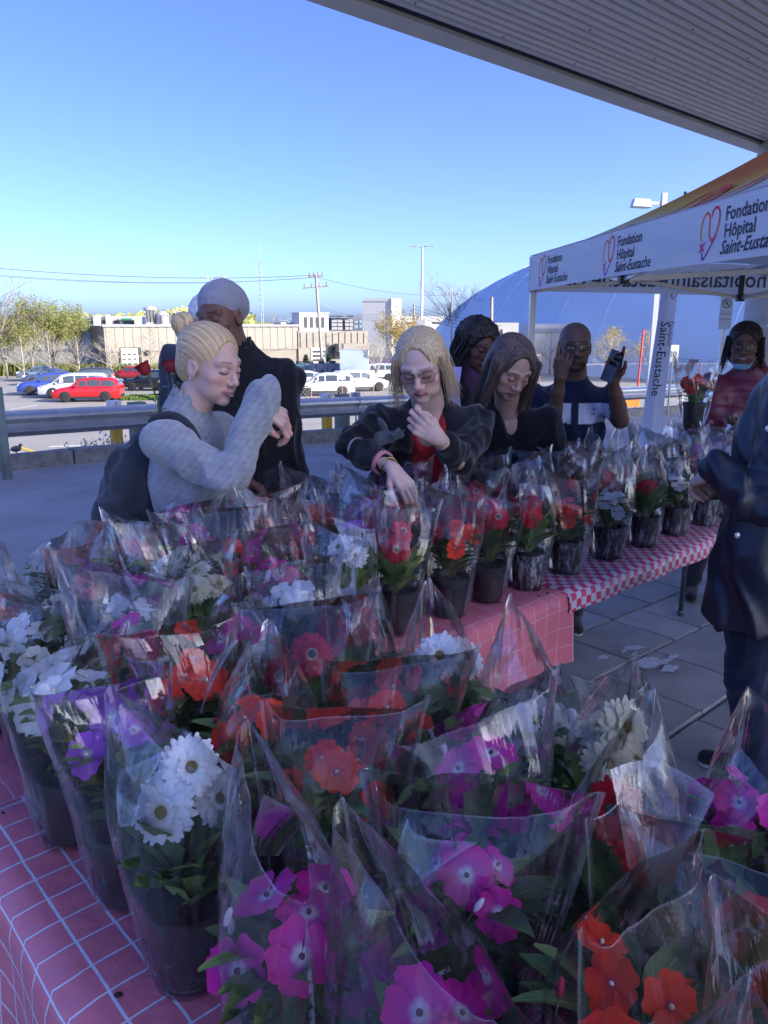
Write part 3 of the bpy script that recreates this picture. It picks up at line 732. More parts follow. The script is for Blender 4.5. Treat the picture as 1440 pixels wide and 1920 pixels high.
def leaf_xf(r, kind, R1, z0, z1, i, n):
    """place of one leaf in a bushy dome: rosettes for gerbera, all heights for impatiens"""
    a = i * 2.39996 + r.uniform(-.3, .3)
    t = (i + .5) / n
    if kind == 0:
        z = z0 + (z1 - z0) * (t ** .8); rad = .010 + .022 * t; el = r.uniform(.7, 1.1) - .45 * t
    else:
        z = z0 + (z1 - z0) * .75 * t; rad = .008 + .012 * t; el = r.uniform(.75, 1.15) + .2 * t
    rot = Matrix.Rotation(a - PI / 2, 4, 'Z') @ Matrix.Rotation(el, 4, 'X') @ Matrix.Rotation(r.uniform(-.4, .4), 4, 'Y')
    return Matrix.Translation((rad * math.cos(a), rad * math.sin(a), z)) @ rot @ Matrix.Scale(r.uniform(.72, 1.05), 4)
FOL = {}
def foliage(kind, seed):
    """joined leaves for the plants too small in the picture to pick single leaves apart"""
    key = (kind, seed % 4)
    if key in FOL: return FOL[key]
    r = random.Random(200 + seed % 4); b = MB(); n = 46 if kind == 0 else 26
    for i in range(n):
        M = leaf_xf(r, kind, .085, .125, .27 if kind == 0 else .20, i, n); me = LEAF[kind][i % 5]
        vs = [v.co.copy() for v in me.vertices]; ul = me.uv_layers[0].data
        b.add(vs, [tuple(p.vertices) for p in me.polygons], 0, [[tuple(ul[k].uv) for k in p.loop_indices] for p in me.polygons], M)
    me = b.mesh('foliage', (m_lf1, m_lf2)[kind], True); FOL[key] = me; return me
CN = {'red': 'red-orange', 'magenta': 'magenta', 'violet': 'violet', 'white': 'white', 'coral': 'coral', 'cream': 'cream', 'crimson': 'crimson pale-tipped', 'salmon': 'salmon pink', 'rust': 'rusty orange'}
def plant(u, v, kind, col, label, seed, near=False, frost=0, z=TZ + .006, top=.285, nf=None, sl=None, rot=None, parent_loc=None, flap=None, tilt=0.0):
    r = random.Random(seed * 13 + 5); p = tb(u, v, z) if parent_loc is None else Vector(parent_loc)
    t = empty('potted_flower', p, rot if rot is not None else r.uniform(0, 6.28), label, 'potted plant', 'potted flowers wrapped in clear film')
    t.rotation_euler = (r.uniform(-.03, .03) + tilt, r.uniform(-.03, .03), t.rotation_euler[2])
    link('pot', POT[1 if frost else 0], t); link('soil', SOIL, t)
    ki = 0 if kind == 'imp' else 1
    if near:
        n = 62 if ki == 0 else 26
        for i in range(n):
            o = link('leaf', LEAF[ki][r.randrange(5)], t); o.matrix_local = leaf_xf(r, ki, .09, .125, top - .03 if ki == 0 else .20, i, n)
    else:
        o = link('foliage', foliage(ki, seed), t, kind='stuff'); s = (top - .03) / .255 if ki == 0 else 1.0; o.scale = (1, 1, s * r.uniform(.95, 1.05)); o.rotation_euler = (0, 0, r.uniform(0, 6))
    if ki == 0:
        nf = nf or (r.choice((5, 6, 7)) if near else r.choice((7, 8))); R1 = .072
        for i in range(nf):
            a = i * 2.39996 + r.uniform(-.25, .25); q = math.sqrt((i + .3) / nf); rad = R1 * q
            o = link('flower', flower('imp', col, r.randrange(4)), t); o.location = (rad * math.cos(a), rad * math.sin(a), top + .012 - .055 * q * q + r.uniform(-.018, .014))
            d = Vector((math.cos(a) * q * 1.3 + r.uniform(-.45, .45), math.sin(a) * q * 1.3 + r.uniform(-.45, .45), r.uniform(.5, 1.1))).normalized()
            # blooms lean towards the open side, where the light and the camera are
            w = Vector((0, -.55, 0)); w.rotate(Matrix.Rotation(-t.rotation_euler[2], 4, 'Z').to_euler()); d = (d + w).normalized()
            o.rotation_euler = (d.to_track_quat('Z', 'Y').to_matrix().to_4x4() @ Matrix.Rotation(r.uniform(0, 6), 4, 'Z')).to_euler(); s = r.uniform(.74, 1.06); o.scale = (s, s, s)
        for i in range(3 if near else 1):
            a = r.uniform(0, 6.28); o = link('bud', bud(col), t); o.location = (.07 * math.cos(a), .07 * math.sin(a), top - .03 + r.uniform(-.03, .03)); o.rotation_euler = (r.uniform(-.6, .6), r.uniform(-.6, .6), 0)
    else:
        nf = nf or r.choice((3, 3, 4))
        for i in range(nf):
            a = i * 2.39996 + r.uniform(-.3, .3); rad = .044 * math.sqrt((i + .35) / nf) * 1.25
            o = link('flower', flower('ger', col, r.randrange(4)), t); o.location = (rad * math.cos(a), rad * math.sin(a), top + .01 - .022 * i + r.uniform(-.01, .01))
            d = Vector((math.cos(a) * .5, math.sin(a) * .5, r.uniform(.35, .8))); w = Vector((0, -.6, 0)); w.rotate(Matrix.Rotation(-t.rotation_euler[2], 4, 'Z').to_euler()); d = (d + w).normalized()
            o.rotation_euler = (d.to_track_quat('Z', 'Y').to_matrix().to_4x4() @ Matrix.Rotation(r.uniform(0, 6), 4, 'Z')).to_euler(); s = r.uniform(.80, .96); o.scale = (s, s, s)
    k = r.randrange(10) if sl is None else sl
    o = link('sleeve', SLV[k], t); o.rotation_euler = (0, 0, r.uniform(0, 6.28)); s = r.uniform(.93, 1.05); o.scale = (s, s, r.uniform(.93, 1.06))
    nfl = r.choice((0, 0, 1, 1)) if flap is None else flap
    for q in range(nfl):
        a = r.uniform(0, 6.28); f = link('film_flap', FLP[r.randrange(6)], o); f.location = (.09 * math.cos(a), .08 * math.sin(a), .27 + r.uniform(0, .07)); f.rotation_euler = (r.uniform(-.9, .3), r.uniform(-.5, .5), a + PI / 2)
    return t
# nearest table: rows by u, pots by v (kind, colour, u, v)
A_ROWS = [
    (.405, [(.16, 'imp', 'coral'), (.365, 'imp', 'magenta'), (.585, 'imp', 'magenta'), (.86, 'ger', 'white'), (1.075, 'imp', 'violet'), (1.30, 'imp', 'white')]),
    (.585, [(.10, 'imp', 'white'), (.30, 'imp', 'red'), (.50, 'imp', 'magenta'), (.745, 'imp', 'red'), (.955, 'imp', 'red'), (1.17, 'imp', 'red'), (1.385, 'imp', 'magenta')]),
    (.765, [(.02, 'imp', 'red'), (.215, 'imp', 'red'), (.40, 'ger', 'red'), (.625, 'imp', 'magenta'), (.86, 'imp', 'red'), (1.07, 'ger', 'crimson'), (1.28, 'imp', 'magenta')]),
    (.945, [(-.08, 'imp', 'violet'), (.12, 'imp', 'white'), (.33, 'imp', 'magenta'), (.54, 'ger', 'cream'), (.71, 'imp', 'white'), (.89, 'ger', 'white'), (1.13, 'ger', 'crimson'), (1.345, 'imp', 'white')]),
]
RN = ['left-edge row', 'second row', 'third row', 'right-edge row']
sd_ = 1
for ri, (u, row) in enumerate(A_ROWS):
    for k, (v, kind, col) in enumerate(row):
        sd_ += 1; r = random.Random(sd_)
        word = 'gerbera' if kind == 'ger' else 'impatiens'
        plant(u + r.uniform(-.012, .012), v + r.uniform(-.01, .01), kind, col, f'{CN[col]} potted {word} in clear film, {ORD[k]} from camera in nearest table\'s {RN[ri]}', sd_, near=True, top=.315 if kind == 'ger' else r.uniform(.285, .315), sl={(3, 4): 3, (0, 3): 1}.get((ri, k)))
# middle table
B_COLS = [
    (.44, ['imp white', 'ger salmon', 'ger rust'], 0), (.66, ['imp white', 'ger salmon', 'imp white'], 0), (.87, ['ger cream', 'imp white', 'imp coral'], 0), (1.08, ['imp magenta', 'imp red', 'imp magenta'], 0),
    (1.29, ['ger white', 'imp red', 'imp coral'], 0), (1.50, ['ger crimson', 'imp violet', 'imp red'], 0), (1.71, ['imp red', 'ger red', 'imp magenta'], 0), (1.92, ['ger crimson', 'imp red', 'imp violet'], 0), (2.10, ['ger red', 'ger crimson', 'imp coral'], 1)]
LN = ['near', 'middle', 'far']
for k, (u, cols, fr) in enumerate(B_COLS):
    for j, cc in enumerate(cols):
        kind, col = cc.split(); sd_ += 1; r = random.Random(sd_); word = 'gerbera' if kind == 'ger' else 'impatiens'
        plant(u + r.uniform(-.015, .015), 1.60 + .215 * j + r.uniform(-.015, .015), kind, col, f'{CN[col]} potted {word}, {ORD[k]} from the left in the middle table\'s {LN[j]} row', sd_, frost=fr and j == 0, flap=r.choice((1, 2, 2)), top=.285 if kind == 'imp' else .30)
G_COLS = [(2.37, ['imp red', 'imp magenta', 'ger red']), (2.64, ['imp white', 'imp red', 'imp violet']), (2.90, ['ger red', 'imp coral', 'ger white']), (3.17, ['imp white', 'ger crimson', 'imp red']), (3.42, ['imp magenta', 'imp white', 'ger cream']),
          (3.66, ['ger white', 'imp red', 'imp magenta']), (3.90, ['imp red', 'imp violet', 'ger red']), (4.14, ['imp coral', 'ger white', 'imp white'])]
for k, (u, cols) in enumerate(G_COLS):
    for j, cc in enumerate(cols):
        kind, col = cc.split(); sd_ += 1; r = random.Random(sd_); word = 'gerbera' if kind == 'ger' else 'impatiens'
        plant(u + r.uniform(-.012, .012), 1.59 + .21 * j + r.uniform(-.012, .012), kind, col, f'{CN[col]} potted {word}, {ORD[k]} from the left in the gingham table\'s {LN[j]} row', sd_, frost=(j == 0), flap=r.choice((1, 2, 2)), top=.25)
# ================================================================= PEOPLE
def V3(*a): return np.array(a, dtype=np.float64)
def A(v): return np.array(tuple(v), dtype=np.float64)
def unit(v): v = A(v); return v / (np.linalg.norm(v) + 1e-12)
def nz(p, seed, f=1.0, oc=3, aniso=(1, 1, 1)):
    """cheap smooth noise in -1..1 from crossed sine waves"""
    rs = np.random.RandomState(seed); out = np.zeros(len(p)); tot = 0
    q = p * np.array(aniso)
    for o in range(oc):
        s = np.zeros(len(p))
        for _ in range(4):
            d = rs.normal(size=3); d /= np.linalg.norm(d); s += np.sin(q @ d * f * 6.28 * (2 ** o) * rs.uniform(.7, 1.3) + rs.uniform(0, 6.28))
        out += s / 4 / (1.7 ** o); tot += 1 / (1.7 ** o)
    return out / tot * 1.6
class SDF:
    def __init__(s): s.P = []
    def cap(s, a, b, ra, rb=None, k=.02, n=None, sq=1.0, cut=False):
        s.P.append(('c', A(a), A(b), ra, ra if rb is None else rb, k, None if n is None else unit(n), sq, cut)); return s
    def ell(s, c, r, k=.02, M=None, cut=False):
        s.P.append(('e', A(c), A(r) if not np.isscalar(r) else V3(r, r, r), None, None, k, M, 1, cut)); return s
    def plane(s, c, n, k=.004):
        """cut away everything on the side the normal points to"""
        s.P.append(('p', A(c), unit(n), None, None, k, None, 1, True)); return s
    def bounds(s):
        lo = np.full(3, 1e9); hi = -lo
        for q in s.P:
            if q[8]: continue
            if q[0] == 'c':
                r = max(q[3], q[4]); lo = np.minimum(lo, np.minimum(q[1], q[2]) - r); hi = np.maximum(hi, np.maximum(q[1], q[2]) + r)
            else:
                r = q[2].max(); lo = np.minimum(lo, q[1] - r); hi = np.maximum(hi, q[1] + r)
        return lo, hi
    def mesh(s, h):
        lo, hi = s.bounds(); lo = lo - 3 * h; hi = hi + 3 * h
        ax = [np.arange(lo[i], hi[i] + h, h) for i in range(3)]; F = np.full([len(a) for a in ax], .5, dtype=np.float64)
        for ty, a, b, ra, rb, k, n, sq, cut in s.P:
            if ty == 'p': sl = [slice(None)] * 3
            else:
                if ty == 'c': r = max(ra, rb) + k * 1.2 + 2.5 * h; l2 = np.minimum(a, b) - r; h2 = np.maximum(a, b) + r
                else: r = b.max() + k * 1.2 + 2.5 * h; l2 = a - r; h2 = a + r
                sl = [slice(max(0, int((l2[i] - lo[i]) / h)), max(0, min(len(ax[i]), int((h2[i] - lo[i]) / h) + 2))) for i in range(3)]
            X = ax[0][sl[0]][:, None, None]; Y = ax[1][sl[1]][None, :, None]; Z = ax[2][sl[2]][None, None, :]
            if X.size == 0 or Y.size == 0 or Z.size == 0: continue
            if ty == 'c':
                wx, wy, wz = X - a[0], Y - a[1], Z - a[2]; ba = b - a
                if n is not None:
                    e = (1 / sq - 1); dd = (wx * n[0] + wy * n[1] + wz * n[2]) * e; wx = wx + dd * n[0]; wy = wy + dd * n[1]; wz = wz + dd * n[2]; ba = ba + n * (ba @ n) * e
                bb = ba @ ba + 1e-12; t = np.clip((wx * ba[0] + wy * ba[1] + wz * ba[2]) / bb, 0, 1)
                d = np.sqrt((wx - t * ba[0]) ** 2 + (wy - t * ba[1]) ** 2 + (wz - t * ba[2]) ** 2) - (ra + (rb - ra) * t)
            elif ty == 'e':
                wx, wy, wz = X - a[0], Y - a[1], Z - a[2]
                if n is not None:
                    M = n; wx, wy, wz = M[0][0] * wx + M[1][0] * wy + M[2][0] * wz, M[0][1] * wx + M[1][1] * wy + M[2][1] * wz, M[0][2] * wx + M[1][2] * wy + M[2][2] * wz
                q = np.sqrt((wx / b[0]) ** 2 + (wy / b[1]) ** 2 + (wz / b[2]) ** 2); q2 = np.sqrt((wx / b[0] ** 2) ** 2 + (wy / b[1] ** 2) ** 2 + (wz / b[2] ** 2) ** 2) + 1e-9
                d = q * (q - 1) / q2; d = np.where(q < .2, -b.min() * .8, d)
            else: d = -((X - a[0]) * b[0] + (Y - a[1]) * b[1] + (Z - a[2]) * b[2])
            G = F[tuple(sl)]
            if cut:
                d = -d; hh = np.clip(.5 - .5 * (G - d) / k, 0, 1); F[tuple(sl)] = G * (1 - hh) + d * hh + k * hh * (1 - hh)
            else:
                hh = np.clip(.5 + .5 * (G - d) / k, 0, 1); F[tuple(sl)] = G * (1 - hh) + d * hh - k * hh * (1 - hh)
        return nets(F, lo, h)
def nets(F, lo, h):
    nx, ny, nz_ = F.shape; ins = F < 0
    cnt = np.zeros((nx - 1, ny - 1, nz_ - 1), dtype=np.int8)
    for i in (0, 1):
        for j in (0, 1):
            for k in (0, 1): cnt += ins[i:nx - 1 + i, j:ny - 1 + j, k:nz_ - 1 + k]
    act = (cnt > 0) & (cnt < 8); I, J, K = np.nonzero(act); idx = np.full(act.shape, -1, dtype=np.int64); idx[I, J, K] = np.arange(len(I))
    C = {}
    for i in (0, 1):
        for j in (0, 1):
            for k in (0, 1): C[i, j, k] = F[I + i, J + j, K + k]
    acc = np.zeros((len(I), 3)); n = np.zeros(len(I))
    cs = list(C.keys())
    for a in cs:
        for d in range(3):
            if a[d] == 1: continue
            b = tuple(a[q] + (1 if q == d else 0) for q in range(3)); fa, fb = C[a], C[b]; m = (fa < 0) != (fb < 0)
            t = np.where(m, fa / np.where(m, fa - fb, 1), 0); p = np.tile(np.array(a, dtype=float), (len(I), 1)); p[:, d] += t
            acc[m] += p[m]; n[m] += 1
    v = np.stack([I, J, K], 1) + acc / n[:, None]; v = lo + v * h
    quads = []
    for d in range(3):
        sl0 = [slice(1, -1)] * 3; 
        A0 = [slice(None)] * 3; A1 = [slice(None)] * 3
        A0[d] = slice(0, -1); A1[d] = slice(1, None)
        a = ins[tuple(A0)]; b = ins[tuple(A1)]; m = a != b
        e, f = [q for q in range(3) if q != d]
        P = np.array(np.nonzero(m)); ok = (P[e] > 0) & (P[f] > 0) & (P[e] < F.shape[e] - 1) & (P[f] < F.shape[f] - 1); P = P[:, ok]
        def at2(de, df):
            Q = P.copy(); Q[e] += de; Q[f] += df; return idx[Q[0], Q[1], Q[2]]
        q = np.stack([at2(-1, -1), at2(0, -1), at2(0, 0), at2(-1, 0)], 1); inside = a[P[0], P[1], P[2]]
        flip = inside if d != 1 else ~inside
        q[~flip] = q[~flip][:, ::-1]; quads.append(q)
    q = np.concatenate(quads); q = q[(q >= 0).all(1)]
    return v, q
def vnormals(v, q):
    a = v[q[:, 2]] - v[q[:, 0]]; b = v[q[:, 3]] - v[q[:, 1]]; n = np.cross(a, b); N = np.zeros_like(v)
    for i in range(4): np.add.at(N, q[:, i], n)
    return N / (np.linalg.norm(N, axis=1)[:, None] + 1e-12)
def relax(v, q, it=1, w=.5):
    for _ in range(it):
        s = np.zeros_like(v); c = np.zeros(len(v))
        for i in range(4):
            np.add.at(s, q[:, i], v[q[:, (i + 1) % 4]]); np.add.at(c, q[:, i], 1); np.add.at(s, q[:, i], v[q[:, (i + 3) % 4]]); np.add.at(c, q[:, i], 1)
        v = v * (1 - w) + w * s / np.maximum(c, 1)[:, None]
    return v
def npmesh(name, v, q, m, col=None, org=None):
    me = bpy.data.meshes.new(name); vv = v if org is None else v - A(org)
    me.vertices.add(len(vv)); me.vertices.foreach_set('co', vv.astype(np.float32).ravel())
    me.loops.add(len(q) * 4); me.loops.foreach_set('vertex_index', q.astype(np.int32).ravel()); me.polygons.add(len(q))
    me.polygons.foreach_set('loop_start', np.arange(0, len(q) * 4, 4, dtype=np.int32)); me.polygons.foreach_set('loop_total', np.full(len(q), 4, dtype=np.int32)) if False else None
    me.materials.append(m); me.update(calc_edges=True); me.polygons.foreach_set('use_smooth', [True] * len(q)); me.validate()
    if col is not None: setcol(me, col)
    return me
def frame(f, up=(0, 0, 1), roll=0.0):
    y = unit(f); z = A(up) - y * (A(up) @ y); z = unit(z); x = np.cross(y, z)
    c, s = math.cos(roll), math.sin(roll); x, z = x * c + z * s, z * c - x * s
    return np.stack([x, y, z], 1)          # columns
m_skin = vcol('skin', .5, .35, sss=.0, bump=.12, bscale=350)
m_hair = vcol('hair', .55, .35, bump=.22, bscale=160, stretch=(1, 1, .15))
m_cloth = vcol('woven_cloth', .85, .2, sheen=.25, bump=.35, bscale=420)
m_fleece = vcol('fleece', .95, .15, sheen=.6, bump=.8, bscale=260)
m_puffer = vcol('puffer_shell', .42, .5, bump=.3, bscale=60)

def head_mesh(H, neckbase, skin, lip, brow, eyes='open', mouth='shut', w=1.0, jaw=1.0, nose=1.0, age=0.0, stubble=0.0, hv=.0030, neck_r=.05, tilt_blush=.0):
    """H: (centre, frame) in the world; built in head space, x to the subject's left is -x"""
    c, Fm = H; s = SDF(); nb = Fm.T @ (A(neckbase) - c)
    s.ell((0, -.018, .038), (.075 * w, .094, .080), .02).ell((0, .022, -.022), (.061 * w, .064, .082), .03).ell((0, .026, -.070), (.047 * w * jaw, .050, .040), .025)
    s.ell((0, .066, -.099), (.020 * jaw, .016, .014), .018)
    for q in (-1, 1):
        s.ell((q * .041 * w, .052, -.024), (.024, .022, .020), .02); s.ell((q * .033, .040, -.062), (.024, .03, .028), .02)
        s.cap((q * .045 * w, .066, .024), (q * .012, .082, .020), .0095, .010, .014)
        s.ell((q * .031, .092, .001), (.015, .014, .011), .010, cut=True)
        s.ell((q * .031, .0735, .0005), (.0150, .0135, .0120), .004)
        s.ell((q * .0735 * w, -.012, -.010), (.0095, .020, .031), .006); s.ell((q * .084 * w, -.004, -.008), (.008, .011, .018), .004, cut=True)
    s.cap((0, .082, .012), (0, .100 * (1 + .03 * (nose - 1)), -.030), .0075, .0110 * nose, .010)
    s.ell((0, .101, -.033), (.0125 * nose, .011, .010), .006)
    for q in (-1, 1): s.ell((q * .0125 * nose, .0915, -.037), (.0085 * nose, .010, .0075), .005)
    sm = {'shut': 0, 'smile': .006, 'open': 0}[mouth]; wd = .024 if mouth != 'smile' else .029; op = .004 if mouth == 'open' else 0
    for q in (-1, 1):
        s.cap((0, .0915, -.0605 + op * .3), (q * wd, .0765, -.066 + sm), .0058, .0035, .006); s.cap((0, .0905, -.0715 - op), (q * wd * .9, .077, -.068 + sm), .0068, .0035, .006)
        s.cap((0, .0965, -.0662), (q * wd * .95, .083, -.0665 + sm), .0016 + op, .0012, .003, cut=True)
    s.cap((0, -.028, -.055), nb * .62, neck_r, neck_r * .98, .03); s.cap(nb * .62, nb, neck_r * .98, neck_r * 1.25, .03)
    v, q = s.mesh(hv); v = relax(v, q, 1, .25)
    x, y, z = v[:, 0], v[:, 1], v[:, 2]; col = np.tile(A(skin), (len(v), 1)); lipc, br = A(lip), A(brow); ax = np.abs(x); fr = y > .045
    def blend(mk, cc, a=1.0):
        m = np.clip(mk, 0, 1)[:, None] * a; return col * (1 - m) + A(cc) * m
    col *= (1 + .06 * nz(v, 3, 12, 2))[:, None]
    col = blend(np.exp(-((ax - .042) ** 2 + (z + .028) ** 2) / .0004) * fr, A(skin) * V3(1.12, .72, .70), .55)
    col = blend(np.exp(-((x) ** 2 + (z + .033) ** 2) / .00018) * fr, A(skin) * V3(1.10, .78, .75), .5)
    col = blend(np.exp(-((ax - .031) ** 2 / .0005 + (z - .001) ** 2 / .0002)) * fr, A(skin) * V3(.70, .60, .62), .55)
    if stubble > 0: col = blend((np.exp(-((z + .085) / .035) ** 2) * (y > -.01)) * (z < -.045), A(skin) * .45, stubble)
    if age > 0: col = blend((np.abs(np.sin(z * 420)) > .93) * (z > .03) * (z < .07) * fr, A(skin) * .8, age)
    li = 1.25 - (x / (wd + .002)) ** 2 - ((z + .0665 - sm * (ax / wd) ** 2) / (.0115 + op)) ** 2; col = blend((li * 4) * (y > .07), lipc)
    col = blend((1 - np.abs(z + .0665 - sm * (ax / wd) ** 2) / (.0022 + op)) * 3 * (ax < wd) * (y > .07), (.05, .012, .012) if mouth != 'smile' else (.16, .05, .05))
    if mouth == 'open': col = blend((1 - np.abs(z + .064) / .003) * 2 * (ax < .013) * (y > .07), (.5, .48, .42), .7)
    if mouth == 'smile' and skin[0] < .3: col = blend((1 - np.abs(z + .0655 - sm * (ax / wd) ** 2) / .0024) * 2 * (ax < .018) * (y > .07), (.62, .58, .52), .8)
    bz = .0265 - .09 * np.maximum(0, ax - .036) + .03 * (ax - .015); col = blend((1 - np.abs(z - bz) / .0044) * 2 * (ax > .012) * (ax < .050) * (y > .05), br, .85)
    if eyes == 'open':
        e = 1 - ((ax - .031) / .0150) ** 2 - ((z - .0005) / .0062) ** 2; col = blend(e * 5 * (y > .06), (.55, .53, .52)); ir = 1 - ((ax - .031) ** 2 + (z - .001) ** 2) / .0062 ** 2; col = blend(ir * 5 * (y > .06) * (e > 0), (.02, .013, .01))
        col = blend((1 - np.abs(z - .0005 - .0062 * np.sqrt(np.clip(1 - ((ax - .031) / .0155) ** 2, 0, 1))) / .0022) * 2 * (np.abs(ax - .031) < .0155) * (y > .06), (.015, .01, .01))
    else:
        e = 1 - ((ax - .031) / .0155) ** 2; zz = -.0035 - .003 * np.sqrt(np.clip(e, 0, 1)); col = blend((1 - np.abs(z - zz) / .0024) * 2.2 * (e > 0) * (y > .06), (.02, .014, .012))
        col = blend((1 - np.abs(z - .0035) / .0014) * (e > .2) * (y > .06), A(skin) * .5, .5)
    col = blend((1 - ((ax - .0075) ** 2 + (z + .0435) ** 2) / .0000115) * (y > .085), (.02, .01, .01), .9)
    return c + v @ Fm.T, q, np.clip(col, 0, 1)

def hand_mesh(wrist, d, palm, elbow, skin, side=1, curl=(.5, .55, .6, .65), thumb=.5, spread=.06, hv=.0028, fr=.026, er=.040, point=None, nails=None):
    """wrist position, direction of the fingers, way the palm faces; side=1 puts the thumb on +x of the hand frame"""
    z = unit(d); y = unit(A(palm) - z * (A(palm) @ z)); x = np.cross(y, z); M = np.stack([x, y, z], 1); el = M.T @ (A(elbow) - A(wrist)); s = SDF()
    kn = [(.031, .083), (.0105, .088), (-.0105, .084), (-.029, .076)]; ln = [(.041, .025, .021), (.045, .028, .022), (.041, .026, .021), (.032, .020, .018)]; rr = [.0092, .0094, .0088, .0078]
    for (kx, kz) in kn: s.cap((side * kx * .55, 0, .012), (side * kx, -.001, kz), .0135, .0108, .010)
    s.cap((0, 0, -.004), (0, 0, .03), .022, .023, .012, n=(0, 1, 0), sq=.68)
    for i, (kx, kz) in enumerate(kn):
        p = V3(side * kx, 0, kz); a = 0.0; sp = side * spread * (1.3, .4, -.5, -1.4)[i]; c = curl[i]
        for j, L in enumerate(ln[i]):
            a += c * (.75, 1.0, .7)[j]; dr = V3(math.sin(sp) * math.cos(a), math.sin(a), math.cos(a) * math.cos(sp)); q = p + dr * L
            s.cap(p, q, rr[i] * (1 - .07 * j), rr[i] * (.95 - .09 * j), .0028); p = q
    t0 = V3(side * .020, .006, .022); ta = thumb; t1 = V3(side * (.040 - .008 * ta), .016 + .012 * ta, .046); t2 = V3(side * (.052 - .022 * ta), .020 + .028 * ta, .073); t3 = V3(side * (.056 - .040 * ta), .022 + .036 * ta, .097)
    s.cap(t0, t1, .0145, .0125, .008).cap(t1, t2, .0112, .0100, .003).cap(t2, t3, .0100, .0082, .003)
    n = (0, 1, 0); eu = unit(el); s.cap((0, 0, 0), el * .3, fr * .86, fr * 1.05, .015, n=n, sq=.82).cap(el * .3, el, fr * 1.05, er, .02)
    v, q = s.mesh(hv); col = np.tile(A(skin), (len(v), 1)) * (1 + .08 * nz(v, 5, 18, 2))[:, None]
    pz = v[:, 1] > .006; col[pz & (v[:, 2] > 0)] *= V3(1.15, 1.0, .95); kn_ = np.exp(-((v[:, 2] - .086) / .01) ** 2) * (v[:, 1] < 0); col *= (1 - .18 * kn_)[:, None]
    if nails is not None: pass
    return A(wrist) + v @ M.T, q, np.clip(col, 0, 1)
def join(parts):
    vs, qs, cs = [], [], []; o = 0
    for v, q, c in parts: vs.append(v); qs.append(q + o); cs.append(c); o += len(v)
    return np.concatenate(vs), np.concatenate(qs), np.concatenate(cs)
def torso(s, b, g, arms=True, sleeve=1.0, deep=1.0, low=None):
    """b: body dict of joints; g: extra thickness over the skin"""
    F = b['F']; w = b.get('w', 1.0); P, C, N = A(b['P']), A(b['C']), A(b['N']); SR, SL = A(b['SR']), A(b['SL']); W = P * .5 + C * .5; sq = .70 * deep
    s.cap(P, W, .150 * w + g, .135 * w + g, .05, n=F, sq=sq).cap(W, C, .135 * w + g, .155 * w + g, .06, n=F, sq=sq * 1.02)
    U = C * .45 + N * .55; s.cap(C, U, .155 * w + g, .12 * w + g, .05, n=F, sq=sq)
    inR, inL = SR * .82 + SL * .18, SL * .82 + SR * .18; s.cap(inR - V3(0, 0, .03), inL - V3(0, 0, .03), .062 + g, .062 + g, .05); s.cap(N, (SR + SL) / 2 - V3(0, 0, .02), .058 + g, .07 + g, .05)
    if b.get('bust'):
        x = np.cross(unit(F), V3(0, 0, 1))
        for q in (-1, 1): s.ell(C + A(F) * .075 * w + x * q * .075 - V3(0, 0, .02), (.07 + g, .06 + g, .07 + g), .04)
    if arms:
        for S_, E_, W_ in ((SR, b['ER'], b['WR']), (SL, b['EL'], b['WL'])):
            E_, W_ = A(E_), A(W_); ga = g if g < 0 else g * .72; s.cap(S_, S_ * .45 + E_ * .55, .052 + ga, .046 + ga, .035)
            s.cap(S_ * .45 + E_ * .55, E_, .046 + ga, .040 + ga, .018)
            if sleeve > 0: e = E_ + (W_ - E_) * sleeve; cf = b.get('cuff', 0); s.cap(E_, e, .040 + ga + cf * .5, .029 + ga + cf, .010)
    return s
def folds(v, q, amp, seed, f=4.0, b=None, quilt=0.0):
    n = vnormals(v, q); r1 = nz(v + .03 * np.stack([nz(v, seed + 1, 3, 1), nz(v, seed + 2, 3, 1), nz(v, seed + 3, 3, 1)], 1), seed, f * 1.25, 2, (1, 1, .55)); d = amp * (1.1 - 4.2 * np.abs(r1)).clip(-1.2, 1.1) + amp * .6 * nz(v, seed + 9, f * .5, 2)
    if b is not None:    # tight folds gather at the elbows
        for E_ in (b['ER'], b['EL']):
            r = np.linalg.norm(v - A(E_), axis=1); d += amp * 1.5 * np.exp(-(r / .07) ** 2) * np.sin(r * 170 + seed)
        d *= np.clip(np.linalg.norm(v - A(b['N']), axis=1) / .10 - .75, 0, 1)
    if quilt > 0: d += quilt * (np.abs(np.sin(v[:, 2] * PI / .075 + .3 * nz(v, 4, 2, 1))) ** .5 - .6)
    return v + n * d[:, None]
